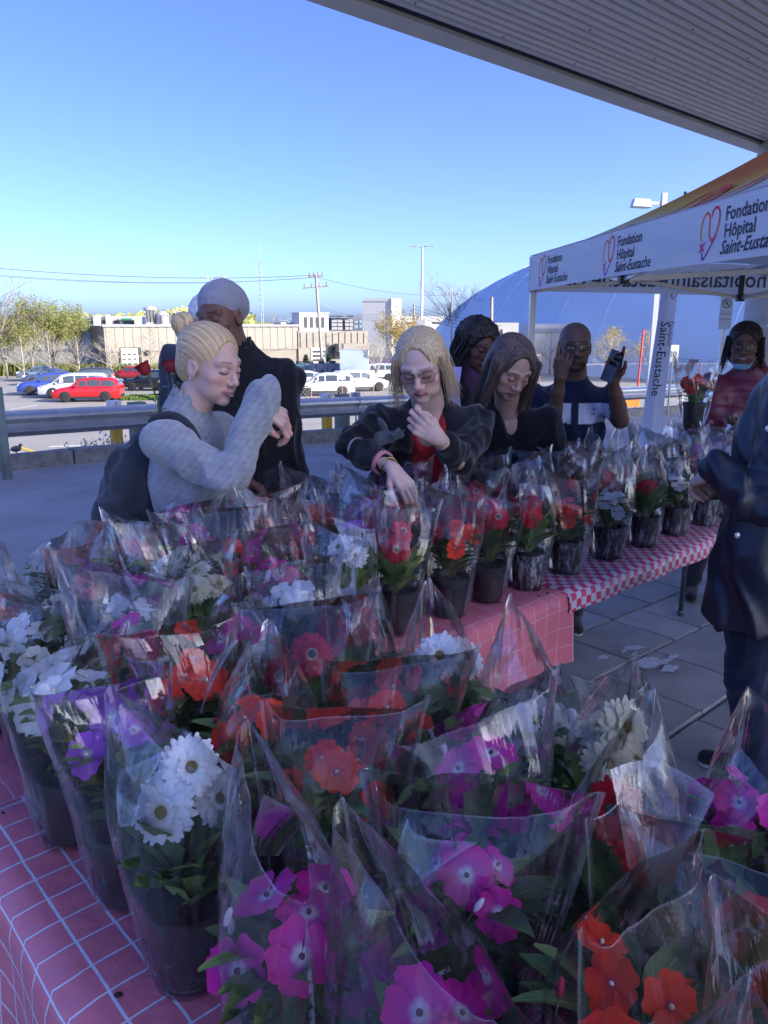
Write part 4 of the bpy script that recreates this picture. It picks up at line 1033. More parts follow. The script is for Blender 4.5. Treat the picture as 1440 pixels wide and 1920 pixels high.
def person(label, b, head, hands, top, under=None, trousers=(.02, .02, .03), shoe=(.02, .02, .02), feet=None, group=None):
    """b: joints; head / hands: arguments of their builders; top: dict(col, g, mat, hem, cuts, collar, fold, quilt, colfn)"""
    org = V3(b['P'][0], b['P'][1], road_z(b['P'][0], b['P'][1])); skin = head['skin']
    parts = [head_mesh(b['H'], A(b['N']) - V3(0, 0, .01), **head)]
    for hd in hands: parts.append(hand_mesh(skin=skin, **hd))
    s = SDF(); torso(s, b, -.012, arms=True, sleeve=.5); v, q = s.mesh(.013); parts.append((v, q, np.tile(A(skin), (len(v), 1)) * (1 + .05 * nz(v, 8, 6, 2))[:, None]))
    P = A(b['P']); F = A(b['F']); x = np.cross(unit(F), V3(0, 0, 1)); ft = feet or [P + x * .10 + F * .02, P - x * .10 - F * .04]
    legs = []
    for i, f in enumerate(ft):
        f = V3(f[0], f[1], road_z(f[0], f[1]) + .07); hp = P + x * (.085 if i == 0 else -.085) - V3(0, 0, .04); kn = hp * .52 + f * .48 + F * .035; legs.append((hp, kn, f))
    s = SDF()
    for hp, kn, f in legs: s.cap(hp, kn, .07, .048, .03).cap(kn, f, .048, .033, .02)
    v, q = s.mesh(.016); parts.append((v, q, np.tile(A(skin), (len(v), 1))))
    v, q, c = join(parts); me = npmesh('person', v, q, m_skin, c, org); o = bpy.data.objects.new('person', me); COL.objects.link(o); o.location = tuple(org); tag(o, label, 'person', group)
    def child(name, v, q, c, m): return link(name, npmesh(name, v, q, m, c, org), o)
    # trousers
    s = SDF(); w = b.get('w', 1)
    s.cap(P - x * .05, P + x * .05, .125 * w, .125 * w, .05, n=F, sq=.8)
    for hp, kn, f in legs: s.cap(hp, kn, .088 * w, .066, .03).cap(kn, f + V3(0, 0, .02), .066, .056, .02)
    s.plane((P[0], P[1], org[2] + .055), (0, 0, -1)); v, q = s.mesh(.012); v = folds(v, q, .004, 21, 5); child('trousers', v, q, np.tile(A(trousers), (len(v), 1)) * (1 + .12 * nz(v, 2, 5, 2))[:, None], m_cloth)
    for hp, kn, f in legs:
        g = f[2] - .07; s = SDF(); s.cap((f[0], f[1], g + .045), (f[0] + F[0] * .15, f[1] + F[1] * .15, g + .032), .043, .036, .02).cap((f[0] - F[0] * .045, f[1] - F[1] * .045, g + .045), (f[0], f[1], g + .08), .036, .042, .02).plane((0, 0, g + .002), (0, 0, -1)); v, q = s.mesh(.009)
        c = np.tile(A(shoe), (len(v), 1)); c[v[:, 2] < g + .022] = (.6, .6, .6) if shoe[0] > .015 else (.04, .04, .04); child('shoe', v, q, c, m_cloth)
    for i, tp in enumerate([t for t in (under, top) if t]):
        s = SDF(); g = tp.get('g', .012); torso(s, b, g, arms=tp.get('arms', True), sleeve=tp.get('sleeve', .97), deep=tp.get('deep', 1.0))
        lw = tp.get('low', .09); s.cap(P, P - V3(0, 0, lw), .152 * w + g, (.155 if lw < .1 else .175) * w + g, .05, n=F, sq=.75)
        N = A(b['N']); HC = b['H'][0]
        if tp.get('collar'):
            ch, cr_ = tp['collar']; up = unit(HC - N) * .6 + V3(0, 0, .4); s.cap(N - up * .02, N + up * ch, cr_ + .006, cr_, .02); s.cap(N + up * (ch - .02), N + up * (ch + .12), cr_ - .010, cr_ - .006, .004, cut=True)
        else: s.cap(N + V3(0, 0, .0), N + (HC - N) * .7 + V3(0, 0, .02), .058 + g * .3, .06, .008, cut=True)
        for cu in tp.get('cuts', ()): s.cap(*cu[:4], **cu[4])
        for cu in tp.get('adds', ()): s.cap(*cu[:4], **cu[4])
        s.plane((P[0], P[1], P[2] - tp.get('hem', .12)), (0, 0, -1), .004)
        v, q = s.mesh(tp.get('h', .0085)); v = folds(v, q, tp.get('fold', .006), 31 + i + int(100 * abs(P[0])), tp.get('ff', 4.0), b, tp.get('quilt', 0))
        if tp.get('colfn'): c = tp['colfn'](v)
        else: c = np.tile(A(tp['col']), (len(v), 1)) * (1 + tp.get('mottle', .08) * nz(v, 2, tp.get('mf', 6), 3))[:, None]
        child(tp.get('name', 'jacket'), v, q, np.clip(c, 0, 1), tp.get('mat', m_cloth))
    return o, org, child
def hairpart(o, org, child, H, prims, col, col2, name='hair', seed=1, amp=.003, flow='down', strands=None, hv=.0038, planes=(), streak=70, m=None):
    c, Fm = H; s = SDF()
    for p in prims: getattr(s, p[0])(*p[1:-1], **p[-1])
    for pl in planes: s.plane(*pl)
    v, q = s.mesh(hv); n = vnormals(v, q)
    if flow == 'back': t = np.arctan2(v[:, 0], v[:, 2] + .02 + .3 * (v[:, 1] + .1)) * 3.0
    elif flow == 'curl': t = None
    else: t = np.arctan2(v[:, 0], v[:, 1] + .015) * 2.0
    rs = np.random.RandomState(seed)
    if t is None: st = nz(v, seed, 22, 3); v = v + n * (amp * st)[:, None]; k = np.clip(.5 + .5 * st, 0, 1)
    else:
        st = sum(np.sin(t * streak * f_ * .18 + rs.uniform(0, 6) + 2 * nz(v, seed + 3, 2.0, 1)) for f_ in (1, 1.7, 2.9, 4.3)) / 2.4; v = v + n * (amp * st)[:, None]; k = np.clip(.5 + .45 * st + .15 * nz(v, seed, 6, 2), 0, 1)
    cc = A(col) * (1 - k)[:, None] + A(col2) * k[:, None]
    parts = [(v, q, cc)]
    v = c + v @ Fm.T
    hr = child(name, v, q, np.clip(cc, 0, 1), m or m_hair)
    if strands:
        b = MB(); cols = []
        for pts, r0, kc in strands:
            n0 = len(b.v); k = len(pts); b.tube([c + Fm @ A(p) - org for p in pts], [r0 * (1 - .75 * i / (k - 1)) for i in range(k)], 4); cols += [tuple(A(col) * (1 - kc) + A(col2) * kc)] * (len(b.v) - n0)
        me = b.mesh(name + '_strands', m or m_hair, True); setcol(me, np.array(cols)); link('loose_strands', me, hr, kind='stuff')
    return hr
def glasses(o, org, H, col=(.05, .03, .02), lens=(.25, .2, .2), w=.030, hgt=.021, y=.100, z=.000, rim=.0013, tint=.35, square=.75):
    c, Fm = H; b = MB(); g = MB(); T = lambda p: c + Fm @ V3(*p) - org
    for q in (-1, 1):
        pts = []
        for i in range(20):
            a = 2 * PI * i / 20; ca, sa = math.cos(a), math.sin(a); e = lambda t: math.copysign(abs(t) ** square, t)
            pts.append(T((q * .0335 + w * e(ca) * .92, y - .012 * abs(q * .0335 + w * ca) / .06 - .006, z + hgt * e(sa))))
        b.tube(pts, rim, 5, 0, closed=True); g.face([g.vert(p) for p in pts], 0)
        b.tube([T((q * .064, y - .014, z + .004)), T((q * .078, .05, z + .004)), T((q * .080, -.01, z + .002)), T((q * .078, -.025, z - .012))], rim * .9, 5)
    b.tube([T((-.006, y - .006, z + .003)), T((0, y - .002, z + .006)), T((.006, y - .006, z + .003))], rim, 5)
    fr_ = link('glasses', b.mesh('glasses', plain('glasses_frame_%d' % int(col[0] * 1000), col, .3), True), o)
    key = 'lens_%d' % int(tint * 100)
    if key not in MC:
        m = bpy.data.materials.new(key); m.use_nodes = True; t = m.node_tree; N = t.nodes; N.clear(); out = N.new('ShaderNodeOutputMaterial'); tr = N.new('ShaderNodeBsdfTransparent'); tr.inputs[0].default_value = (1 - tint, 1 - tint * 1.1, 1 - tint * 1.1, 1)
        gl = N.new('ShaderNodeBsdfGlossy'); gl.inputs['Roughness'].default_value = .03; mx = N.new('ShaderNodeMixShader'); mx.inputs[0].default_value = .07; t.links.new(tr.outputs[0], mx.inputs[1]); t.links.new(gl.outputs[0], mx.inputs[2]); t.links.new(mx.outputs[0], out.inputs[0]); MC[key] = m
    link('lens', g.mesh('lens', MC[key]), fr_)

def H_(c, f, roll=0.0): return (A(c), frame(f, roll=roll))
D = dict
def strands_fall(rs, n, x0, x1, y0, y1, z0, zend, drift=(0, 0), r=.0022, spread=.02, sgn=1):
    out = []
    for _ in range(n):
        x = rs.uniform(x0, x1); y = rs.uniform(y0, y1); ph = rs.uniform(0, 6); e = zend + rs.uniform(-.05, .04); k = rs.uniform(0, 1); pts = []
        for i in range(8):
            t = i / 7; pts.append((x * (1 + .15 * t) + drift[0] * t + spread * .4 * math.sin(ph + 3 * t) * t, y + drift[1] * t + spread * .3 * math.cos(ph + 2 * t) * t, z0 + (e - z0) * t))
        out.append((pts, r * rs.uniform(.6, 1.3), k))
    return out
rs = np.random.RandomState(5)

# --- woman in grey fleece, profile to the right, bun
H1 = H_(at(396, 684, 2.42), (.86, -.46, -.22), roll=0.0)
N1 = A(at(350, 782, 2.46)); b1 = D(H=H1, N=N1, C=N1 + V3(-.01, .05, -.20), P=V3(-.66, 2.58, .93), F=V3(.94, -.34, 0), w=.86, bust=True, cuff=.006,
    SR=N1 + V3(-.04, -.145, -.055), SL=N1 + V3(.07, .155, -.06), ER=A(at(430, 893, 2.22)), WR=A(at(489, 757, 2.30)), EL=A(at(420, 930, 2.62)), WL=A(at(462, 955, 2.42)))
o, og, ch = person('woman with blonde bun in light grey fleece, reaching over the flowers', b1, D(skin=(.62, .40, .33), lip=(.54, .27, .24), brow=(.24, .16, .10), eyes='down', mouth='smile', nose=.95, jaw=.92),
    [D(wrist=b1['WR'], d=(.80, .25, -.60), palm=(-.5, .5, -.7), elbow=b1['ER'], side=1, curl=(.75, .8, .9, .95), thumb=.6), D(wrist=b1['WL'], d=(.6, -.3, -.7), palm=(0, .4, -1), elbow=b1['EL'], side=-1)],
    D(name='fleece', sleeve=1.16, col=(.30, .32, .35), g=.018, mat=m_fleece, collar=(.075, .066), fold=.0075, ff=3.0, mottle=.28, mf=48, hem=.10, h=.0075), trousers=(.03, .035, .05))
hairpart(o, og, ch, H1, [('ell', (0, -.022, .044), (.083, .101, .084), D(k=.01)), ('ell', (0, -.06, -.02), (.066, .058, .06), D(k=.03)), ('cap', (0, -.098, .045), (0, -.125, .075), .022, .026, D(k=.008)), ('ell', (0, -.135, .098), (.034, .032, .034), D(k=.004)),
    ('ell', (0, -.120, .108), (.026, .025, .028), D(k=.004)), ('ell', (0, .098, .004), (.070, .066, .096), D(k=.012, cut=True)), ('ell', (.088, .005, -.04), (.03, .035, .045), D(k=.01, cut=True)), ('ell', (-.088, .005, -.04), (.03, .035, .045), D(k=.01, cut=True))],
    (.34, .22, .11), (.84, .62, .36), flow='back', amp=.0006, streak=95, seed=3, strands=[([(.06 * math.cos(a), -.02 + .0 * i, .06 + .04 * math.sin(a)), (.075 * math.cos(a), -.06, .07), (.03 * math.cos(a), -.12, .075), (.015 * math.cos(a * 3), -.145 + .01 * math.sin(a * 5), .10 + .02 * math.sin(a * 7))], .0018, .5 + .5 * math.sin(a * 9)) for i, a in enumerate(np.linspace(.3, 2.8, 26))])
c_, F_ = H1; b = MB(); b.tube([c_ + F_ @ V3(.024 * math.cos(a), -.112, .060 + .024 * math.sin(a)) - og for a in np.linspace(0, 2 * PI, 12)[:-1]], .007, 6, closed=True); link('hair_tie', b.mesh('hair_tie', plain('hair_tie_dark', (.02, .02, .03), .8), True), o)
b = MB(); b.ell(tuple(c_ + F_ @ V3(.083, -.006, -.038) - og), (.003, .003, .003), 8, 6); link('earring', b.mesh('earring', plain('silver', (.7, .7, .7), .2, .9)), o)

# --- tall man in black jacket and grey beanie
H2 = H_(at(413, 594, 3.0), (-.42, -.88, -.18), roll=-.08); N2 = A(at(448, 682, 3.06))
b2 = D(H=H2, N=N2, C=N2 + V3(.03, .02, -.22), P=V3(-.50, 3.12, 1.0), F=unit((-.35, -.93, 0)), w=1.08, SR=N2 + V3(-.19, .03, -.045), SL=N2 + V3(.185, -.02, -.055), ER=A(at(408, 850, 2.95)), WR=A(at(452, 896, 2.78)), EL=A(at(528, 858, 3.1)), WL=A(at(512, 930, 2.9)))
o, og, ch = person('tall man in grey beanie and black jacket behind the blonde woman', b2, D(skin=(.165, .085, .058), lip=(.16, .06, .055), brow=(.015, .01, .008), eyes='down', mouth='shut', nose=1.25, jaw=1.1, w=1.03, neck_r=.058),
    [D(wrist=b2['WR'], d=(.8, -.3, -.35), palm=(.1, -.3, -1), elbow=b2['ER'], side=1, curl=(.5, .6, .6, .7), thumb=.2), D(wrist=b2['WL'], d=(-.1, -.5, -.8), palm=(-.8, 0, 0), elbow=b2['EL'], side=-1)],
    D(name='jacket', col=(.008, .009, .012), g=.030, collar=(.07, .075), fold=.009, hem=.10, h=.0095, mat=m_cloth), trousers=(.12, .13, .15))
hairpart(o, og, ch, H2, [('ell', (0, -.028, .048), (.085, .102, .088), D(k=.01)), ('ell', (0, -.085, .030), (.070, .062, .072), D(k=.02)), ('ell', (0, -.115, .020), (.050, .040, .055), D(k=.012)), ('ell', (0, .080, -.055), (.10, .085, .105), D(k=.008, cut=True)), ('ell', (0, -.02, -.130), (.12, .11, .09), D(k=.01, cut=True))], (.25, .25, .29), (.31, .31, .36), name='beanie', flow='curl', amp=.0015, streak=40, seed=8, m=m_cloth)

# --- white-haired person hidden behind him
H3 = H_(at(389, 603, 3.8), (.1, -.98, -.1)); N3 = A(at(384, 650, 3.84))
b3 = D(H=H3, N=N3, C=N3 + V3(0, 0, -.2), P=V3(-.88, 3.9, .95), F=V3(.1, -.99, 0), SR=N3 + V3(-.16, 0, -.05), SL=N3 + V3(.16, 0, -.05), ER=V3(-1.08, 3.88, 1.1), WR=V3(-1.0, 3.7, .98), EL=V3(-.66, 3.88, 1.1), WL=V3(-.7, 3.7, .98))
o, og, ch = person('white-haired person standing behind the tall man in the beanie', b3, D(skin=(.55, .36, .30), lip=(.4, .16, .15), brow=(.5, .48, .45), eyes='open', age=.4),
    [D(wrist=b3['WR'], d=(.2, -.7, -.6), palm=(0, 0, -1), elbow=b3['ER']), D(wrist=b3['WL'], d=(-.2, -.7, -.6), palm=(0, 0, -1), elbow=b3['EL'], side=-1)], D(name='coat', col=(.04, .045, .06), g=.02, collar=(.05, .068), h=.011))
hairpart(o, og, ch, H3, [('ell', (0, -.022, .044), (.090, .106, .090), D(k=.01)), ('ell', (0, -.05, -.02), (.085, .065, .08), D(k=.03)), ('ell', (0, .090, -.035), (.066, .062, .082), D(k=.012, cut=True))], (.5, .5, .48), (.85, .85, .82), flow='curl', amp=.004, seed=4)

# --- woman with tinted glasses, black cardigan over red top
H4 = H_(at(790, 686, 2.78), (-.20, -.86, -.40), roll=-.10); N4 = A(at(806, 772, 2.92))
b4 = D(H=H4, N=N4, C=N4 + V3(-.01, .10, -.21), P=V3(.12, 3.28, .94), F=unit((-.22, -.96, -.10)), w=1.06, bust=True, SR=N4 + V3(-.205, -.02, -.035), SL=N4 + V3(.185, .0, -.045), ER=A(at(662, 838, 2.74)), WR=A(at(736, 878, 2.52)), EL=A(at(866, 862, 2.72)), WL=A(at(822, 822, 2.56)))
F4 = A(b4['F'])
o, og, ch = person('blonde woman in tinted glasses and black cardigan over a red top, leaning in', b4, D(skin=(.66, .45, .38), lip=(.42, .18, .17), brow=(.30, .20, .14), eyes='down', mouth='shut', nose=1.05, jaw=1.12, w=1.08, neck_r=.054),
    [D(wrist=b4['WR'], d=(.55, -.45, -.65), palm=(-.2, .3, -.9), elbow=b4['ER'], side=1, curl=(.3, .35, .4, .45), fr=.027, er=.043), D(wrist=b4['WL'], d=(-.75, -.1, .55), palm=(.1, 1, .1), elbow=b4['EL'], side=1, curl=(.9, 1.0, 1.1, 1.1), thumb=.8, fr=.028, er=.044)],
    D(name='cardigan', col=(.010, .011, .014), g=.020, sleeve=.72, fold=.008, hem=.12, h=.0085, cuts=[(N4 + F4 * .10 + V3(.015, 0, .03), N4 + F4 * .17 + V3(.03, .10, -.40), .060, .085, D(k=.010, cut=True))]),
    under=D(name='red_top', col=(.38, .012, .018), g=.008, arms=False, fold=.002, hem=.1, cuts=[(N4 + F4 * .09 + V3(.01, 0, .03), N4 + F4 * .13 + V3(.015, .05, -.12), .058, .030, D(k=.01, cut=True))]), trousers=(.02, .02, .025))
st = []
for q in (-1, 1): st += strands_fall(rs, 170, q * .070, q * .094, -.05, .045, .05, -.105, (q * .010, .014), .0012, .035)
hairpart(o, og, ch, H4, [('ell', (0, -.022, .046), (.088, .104, .087), D(k=.01)), ('ell', (0, -.055, -.03), (.078, .058, .07), D(k=.03)), ('cap', (.078, .018, .035), (.084, .014, -.055), .019, .012, D(k=.02)), ('cap', (-.078, .018, .035), (-.084, .014, -.055), .019, .012, D(k=.02)), ('ell', (.004, .106, .014), (.060, .074, .106), D(k=.012, cut=True)), ('cap', (.004, .10, .07), (.004, .06, .135), .016, .006, D(k=.012, cut=True))],
    (.36, .25, .13), (.84, .66, .40), flow='down', amp=.0007, streak=105, seed=6, strands=st)
glasses(o, og, H4, (.20, .10, .08), tint=.24, w=.031, hgt=.0235, square=.7)
wv = unit(b4['WR'] - b4['ER'])
for nm, t_, rr, mm in (('scrunchie', -.012, .034, plain('pink_scrunchie', (.55, .22, .26), .9)), ('bracelet', .004, .030, plain('gold_bracelet', (.55, .38, .12), .3, .9))):
    Mx = Matrix.Translation(tuple(b4['WR'] + wv * (-.045 + t_ * 1.5 if nm == 'scrunchie' else -.022) - og)) @ Vector(wv).to_track_quat('Z', 'Y').to_matrix().to_4x4(); b = MB()
    b.tube([(rr * math.cos(a), rr * math.sin(a), .004 * math.sin(3 * a)) for a in np.linspace(0, 2 * PI, 22)[:-1]], .010 if nm == 'scrunchie' else .0028, 6, closed=True, M=Mx); link(nm, b.mesh(nm, mm, True), o)
# dark cap and glasses case tucked in the crook of her arm
pc = at(728, 812, 2.58); s = SDF(); s.cap((-.035, 0, -.02), (.03, .01, -.005), .024, .018, .02, n=(0, 1, 0), sq=.6).cap((-.01, 0, .02), (-.035, 0, .05), .014, .006, .012).cap((.01, -.01, -.005), (.06, -.02, .015), .010, .005, .008)
v, q = s.mesh(.005); v = folds(v, q, .006, 77, 12); me = npmesh('folded_gloves', v, q, m_cloth, np.tile((.06, .075, .09), (len(v), 1))); g_ = link('folded_gloves', me); g_.location = pc; tag(g_, 'crumpled slate grey gloves tucked under the arm of the woman in glasses', 'gloves')

# --- curly-haired woman behind
H5 = H_(at(897, 650, 3.85), (.42, -.84, -.22), roll=.05); N5 = A(at(886, 712, 3.9))
b5 = D(H=H5, N=N5, C=N5 + V3(0, .02, -.2), P=V3(.46, 3.95, .95), F=unit((.3, -.95, 0)), w=.95, bust=True, SR=N5 + V3(-.16, -.03, -.05), SL=N5 + V3(.165, .03, -.05), ER=V3(.24, 3.9, 1.12), WR=V3(.32, 3.72, .98), EL=V3(.68, 4.0, 1.12), WL=V3(.66, 3.8, .98))
o, og, ch = person('woman with shoulder-length curly black hair and plum scarf, behind the long-haired woman', b5, D(skin=(.115, .055, .036), lip=(.15, .05, .05), brow=(.01, .008, .007), eyes='down', mouth='smile', nose=1.25, jaw=1.05),
    [D(wrist=b5['WR'], d=(.2, -.7, -.6), palm=(0, 0, -1), elbow=b5['ER']), D(wrist=b5['WL'], d=(-.2, -.7, -.6), palm=(0, 0, -1), elbow=b5['EL'], side=-1)], D(name='coat', col=(.012, .013, .018), g=.02, h=.0095),
    under=D(name='scarf', col=(.10, .035, .07), g=.0, arms=False, collar=(.10, .078), hem=-.25, adds=[(N5 + V3(.0, -.05, 0), N5 + V3(.03, -.10, -.16), .055, .04, D(k=.03))], fold=.010, ff=7))
st = []
for q in (-1, 1):
    for _ in range(60):
        x = q * rs.uniform(.075, .115); y = rs.uniform(-.06, .03); ph = rs.uniform(0, 6); st.append(([(x + .010 * math.sin(ph + 9 * t), y + .012 * math.cos(ph + 9 * t), .06 - .25 * t) for t in np.linspace(0, 1, 14)], .0035, rs.uniform(0, 1)))
hairpart(o, og, ch, H5, [('ell', (0, -.025, .050), (.100, .112, .096), D(k=.01)), ('ell', (0, -.05, -.03), (.108, .075, .12), D(k=.04)), ('ell', (0, .106, -.015), (.064, .070, .094), D(k=.012, cut=True))], (.008, .006, .006), (.05, .035, .03), flow='curl', amp=.009, seed=12, strands=st)
sb = at(853, 740, 3.72); b = MB(); pts = [at(856, 688, 3.78), at(852, 715, 3.70), at(852, 745, 3.70), at(858, 790, 3.72)]
for i in range(3):
    p, q_ = pts[i], pts[i + 1]; wx = .026; b.face([b.vert(p + Vector((-wx, 0, 0))), b.vert(p + Vector((wx, 0, 0))), b.vert(q_ + Vector((wx, 0, 0))), b.vert(q_ + Vector((-wx, 0, 0)))], min(i, 1) if i < 2 else 2)
    b.face([b.vert(p + Vector((-wx, .006, 0))), b.vert(q_ + Vector((-wx, .006, 0))), b.vert(q_ + Vector((wx, .006, 0))), b.vert(p + Vector((wx, .006, 0)))], min(i, 1) if i < 2 else 2)
tag(b.build('bag_strap', [plain('strap_lilac', (.50, .42, .75), .6), plain('strap_pink', (.62, .30, .45), .6), plain('strap_white', (.6, .6, .62), .6)]), 'lilac, pink and white bag strap on the curly-haired woman\'s shoulder', 'bag strap')

# --- long straight brown hair, black V-neck
H6 = H_(at(958, 690, 3.2), (.30, -.78, -.55), roll=.10); N6 = A(at(950, 768, 3.32))
b6 = D(H=H6, N=N6, C=N6 + V3(-.01, .09, -.20), P=V3(.52, 3.62, .93), F=unit((.12, -.98, 0)), w=1.0, bust=True, SR=N6 + V3(-.18, .02, -.05), SL=N6 + V3(.18, .0, -.045), ER=A(at(868, 866, 3.2)), WR=A(at(905, 905, 2.98)), EL=A(at(1036, 862, 3.3)), WL=A(at(1000, 900, 3.02)))
F6 = A(b6['F'])
o, og, ch = person('woman with long straight brown hair in a black V-neck, looking down', b6, D(skin=(.50, .30, .22), lip=(.42, .19, .17), brow=(.05, .03, .02), eyes='down', mouth='shut', nose=1.1, jaw=1.0),
    [D(wrist=b6['WR'], d=(.3, -.6, -.7), palm=(0, 0, -1), elbow=b6['ER']), D(wrist=b6['WL'], d=(-.2, -.6, -.7), palm=(0, 0, -1), elbow=b6['EL'], side=-1)],
    D(name='v_neck_top', col=(.007, .008, .011), g=.014, fold=.006, h=.0085, cuts=[(N6 + F6 * .075 + V3(0, 0, .05), N6 + F6 * .125 + V3(.005, .045, -.12), .062, .020, D(k=.006, cut=True))]))
st = strands_fall(rs, 420, -.104, -.045, -.06, .055, .06, -.44, (-.05, .03), .0015, .06) + strands_fall(rs, 200, .060, .094, -.05, .045, .05, -.26, (.01, .02), .0014, .04) + strands_fall(rs, 120, -.03, .03, -.10, -.07, .03, -.42, (-.02, -.02), .0018, .05)
hairpart(o, og, ch, H6, [('ell', (0, -.022, .046), (.088, .106, .088), D(k=.01)), ('ell', (0, -.06, -.03), (.086, .058, .08), D(k=.03)), ('cap', (-.080, .000, .03), (-.105, .030, -.17), .034, .030, D(k=.03)), ('cap', (-.105, .030, -.17), (-.150, .055, -.38), .030, .016, D(k=.03)), ('cap', (0, -.09, -.02), (-.05, -.10, -.30), .055, .03, D(k=.03)),
    ('cap', (.080, .010, .03), (.085, .035, -.13), .026, .016, D(k=.03)), ('ell', (.006, .108, .010), (.057, .074, .106), D(k=.010, cut=True)), ('cap', (.006, .10, .07), (.006, .05, .138), .014, .005, D(k=.012, cut=True))], (.022, .014, .011), (.22, .15, .12), flow='down', amp=.0008, streak=115, seed=16, strands=st)

# --- man in navy polo with white blocks, filming with a phone
H7 = H_(at(1078, 650, 3.95), (-.10, -.985, -.05)); N7 = A(at(1074, 722, 4.0))
b7 = D(H=H7, N=N7, C=N7 + V3(0, .02, -.21), P=V3(.97, 4.06, .95), F=unit((-.08, -.99, 0)), w=1.06, SR=N7 + V3(-.195, 0, -.055), SL=N7 + V3(.195, 0, -.055), ER=A(at(1037, 790, 3.86)), WR=A(at(1050, 708, 3.74)), EL=A(at(1163, 788, 3.84)), WL=A(at(1150, 716, 3.72)))
def polo(v):
    c = np.tile((.012, .016, .045), (len(v), 1)).astype(float) * (1 + .1 * nz(v, 2, 6, 2))[:, None]; x = v[:, 0] - N7[0]; z = v[:, 2] - N7[2]; f = v[:, 1] < N7[1] + .02
    wht = f & (z < -.085) & (z > -.185) & (np.abs(x + .005) < .165) & (np.abs(x + .008) > .020); c[wht] = (.60, .63, .72)
    lg = f & (np.abs(x - .09) < .010) & (np.abs(z + .115) < .008) & (np.sin(x * 900) > -.3); c[lg] = (.01, .012, .03); c[f & (np.abs(x - .09) < .011) & (np.abs(z + .137) < .003)] = (.02, .03, .06)
    return c
sk7 = (.14, .075, .052)
o, og, ch = person('bald man in glasses and navy polo with white chest blocks, holding up a phone', b7, D(skin=sk7, lip=(.13, .055, .05), brow=(.02, .015, .012), eyes='open', mouth='shut', nose=1.3, jaw=1.15, w=1.04, stubble=.4, neck_r=.06),
    [D(wrist=b7['WR'], d=(.10, -.25, .95), palm=(.25, .9, .2), elbow=b7['ER'], side=-1, curl=(.25, 1.15, 1.25, 1.25), thumb=.7, fr=.028, er=.044), D(wrist=b7['WL'], d=(-.10, -.15, .97), palm=(-.15, -.95, .1), elbow=b7['EL'], side=-1, curl=(.18, .55, .75, .8), thumb=.15, spread=.12, fr=.028, er=.044)],
    D(name='polo_shirt', colfn=polo, g=.010, sleeve=0.0, collar=(.035, .070), fold=.005, h=.0065), trousers=(.02, .022, .03))
glasses(o, og, H7, (.015, .013, .012), tint=.18, w=.029, hgt=.017, square=.8)
pp = b7['WL'] + V3(-.022, -.038, .075); ph = empty('phone', tuple(pp), label='black phone held upright in the raised hand of the bald man', cat='phone'); ph.rotation_euler = (R(-10), R(14), R(-55))
b = MB(); b.box((0, 0, 0), (.072, .009, .150)); bw = b.build('body', plain('phone_black', (.008, .008, .010), .25), ph)
b = MB(); b.box((-.016, -.0055, .052), (.030, .003, .034)); b.lathe([(.006, 0), (.006, .002)], 12, 0, Matrix.Translation((-.022, -.007, .060)) @ Matrix.Rotation(R(90), 4, 'X')); b.build('camera_bump', plain('phone_lens', (.02, .02, .025), .1), ph)

# --- woman in maroon puffer, glasses, blue mask under the chin
H8 = H_(at(1396, 648, 4.5), (-.42, -.90, -.06), roll=.03); N8 = A(at(1408, 708, 4.56))
b8 = D(H=H8, N=N8, C=N8 + V3(.01, .02, -.21), P=V3(2.20, 4.66, .90), F=unit((-.35, -.93, 0)), w=1.14, bust=True, SR=N8 + V3(-.22, .02, -.05), SL=N8 + V3(.20, .0, -.05), ER=A(at(1347, 815, 4.5)), WR=A(at(1318, 812, 4.22)), EL=A(at(1446, 822, 4.5)), WL=A(at(1396, 800, 4.26)))
o, og, ch = person('woman in maroon puffer jacket with a blue mask under her chin', b8, D(skin=(.14, .075, .053), lip=(.20, .08, .08), brow=(.01, .008, .007), eyes='open', mouth='smile', nose=1.3, jaw=1.08, w=1.03),
    [D(wrist=b8['WR'], d=(-.75, -.5, .1), palm=(-.1, .1, 1), elbow=b8['ER'], side=1, curl=(.35, .4, .45, .5), thumb=.3), D(wrist=b8['WL'], d=(-.8, -.35, .05), palm=(.2, .2, 1), elbow=b8['EL'], side=1, curl=(.6, .65, .7, .75), thumb=.7)],
    D(name='puffer_jacket', col=(.19, .032, .058), g=.032, mat=m_puffer, collar=(.06, .082), fold=.005, quilt=.010, hem=.14, h=.0095), shoe=(.012, .012, .012), feet=[V3(1.98, 4.70, 0), V3(2.28, 4.72, 0)])
st = strands_fall(rs, 60, -.100, -.075, -.05, .03, .05, -.10, (0, 0), .0030, .02) + strands_fall(rs, 60, .075, .100, -.05, .03, .05, -.12, (0, 0), .0030, .02)
hairpart(o, og, ch, H8, [('ell', (0, -.022, .048), (.090, .106, .090), D(k=.01)), ('ell', (0, -.05, -.03), (.094, .065, .10), D(k=.03)), ('ell', (0, .100, -.012), (.064, .068, .096), D(k=.012, cut=True))], (.006, .005, .006), (.04, .03, .03), flow='down', amp=.0014, streak=190, seed=18, strands=st)
glasses(o, og, H8, (.03, .02, .02), tint=.15, w=.029, hgt=.020, square=.85)
c_, F_ = H8; s = SDF(); s.ell((0, .062, -.112), (.046, .030, .020), .01).cap((-.04, .05, -.105), (-.074, .0, -.06), .007, .003, .01).cap((.04, .05, -.105), (.074, .0, -.06), .007, .003, .01).ell((0, .045, -.092), (.038, .032, .022), .004, cut=True)
v, q = s.mesh(.003); v = c_ + v @ F_.T; ch('face_mask', v, q, np.tile((.18, .38, .50), (len(v), 1)), m_cloth)
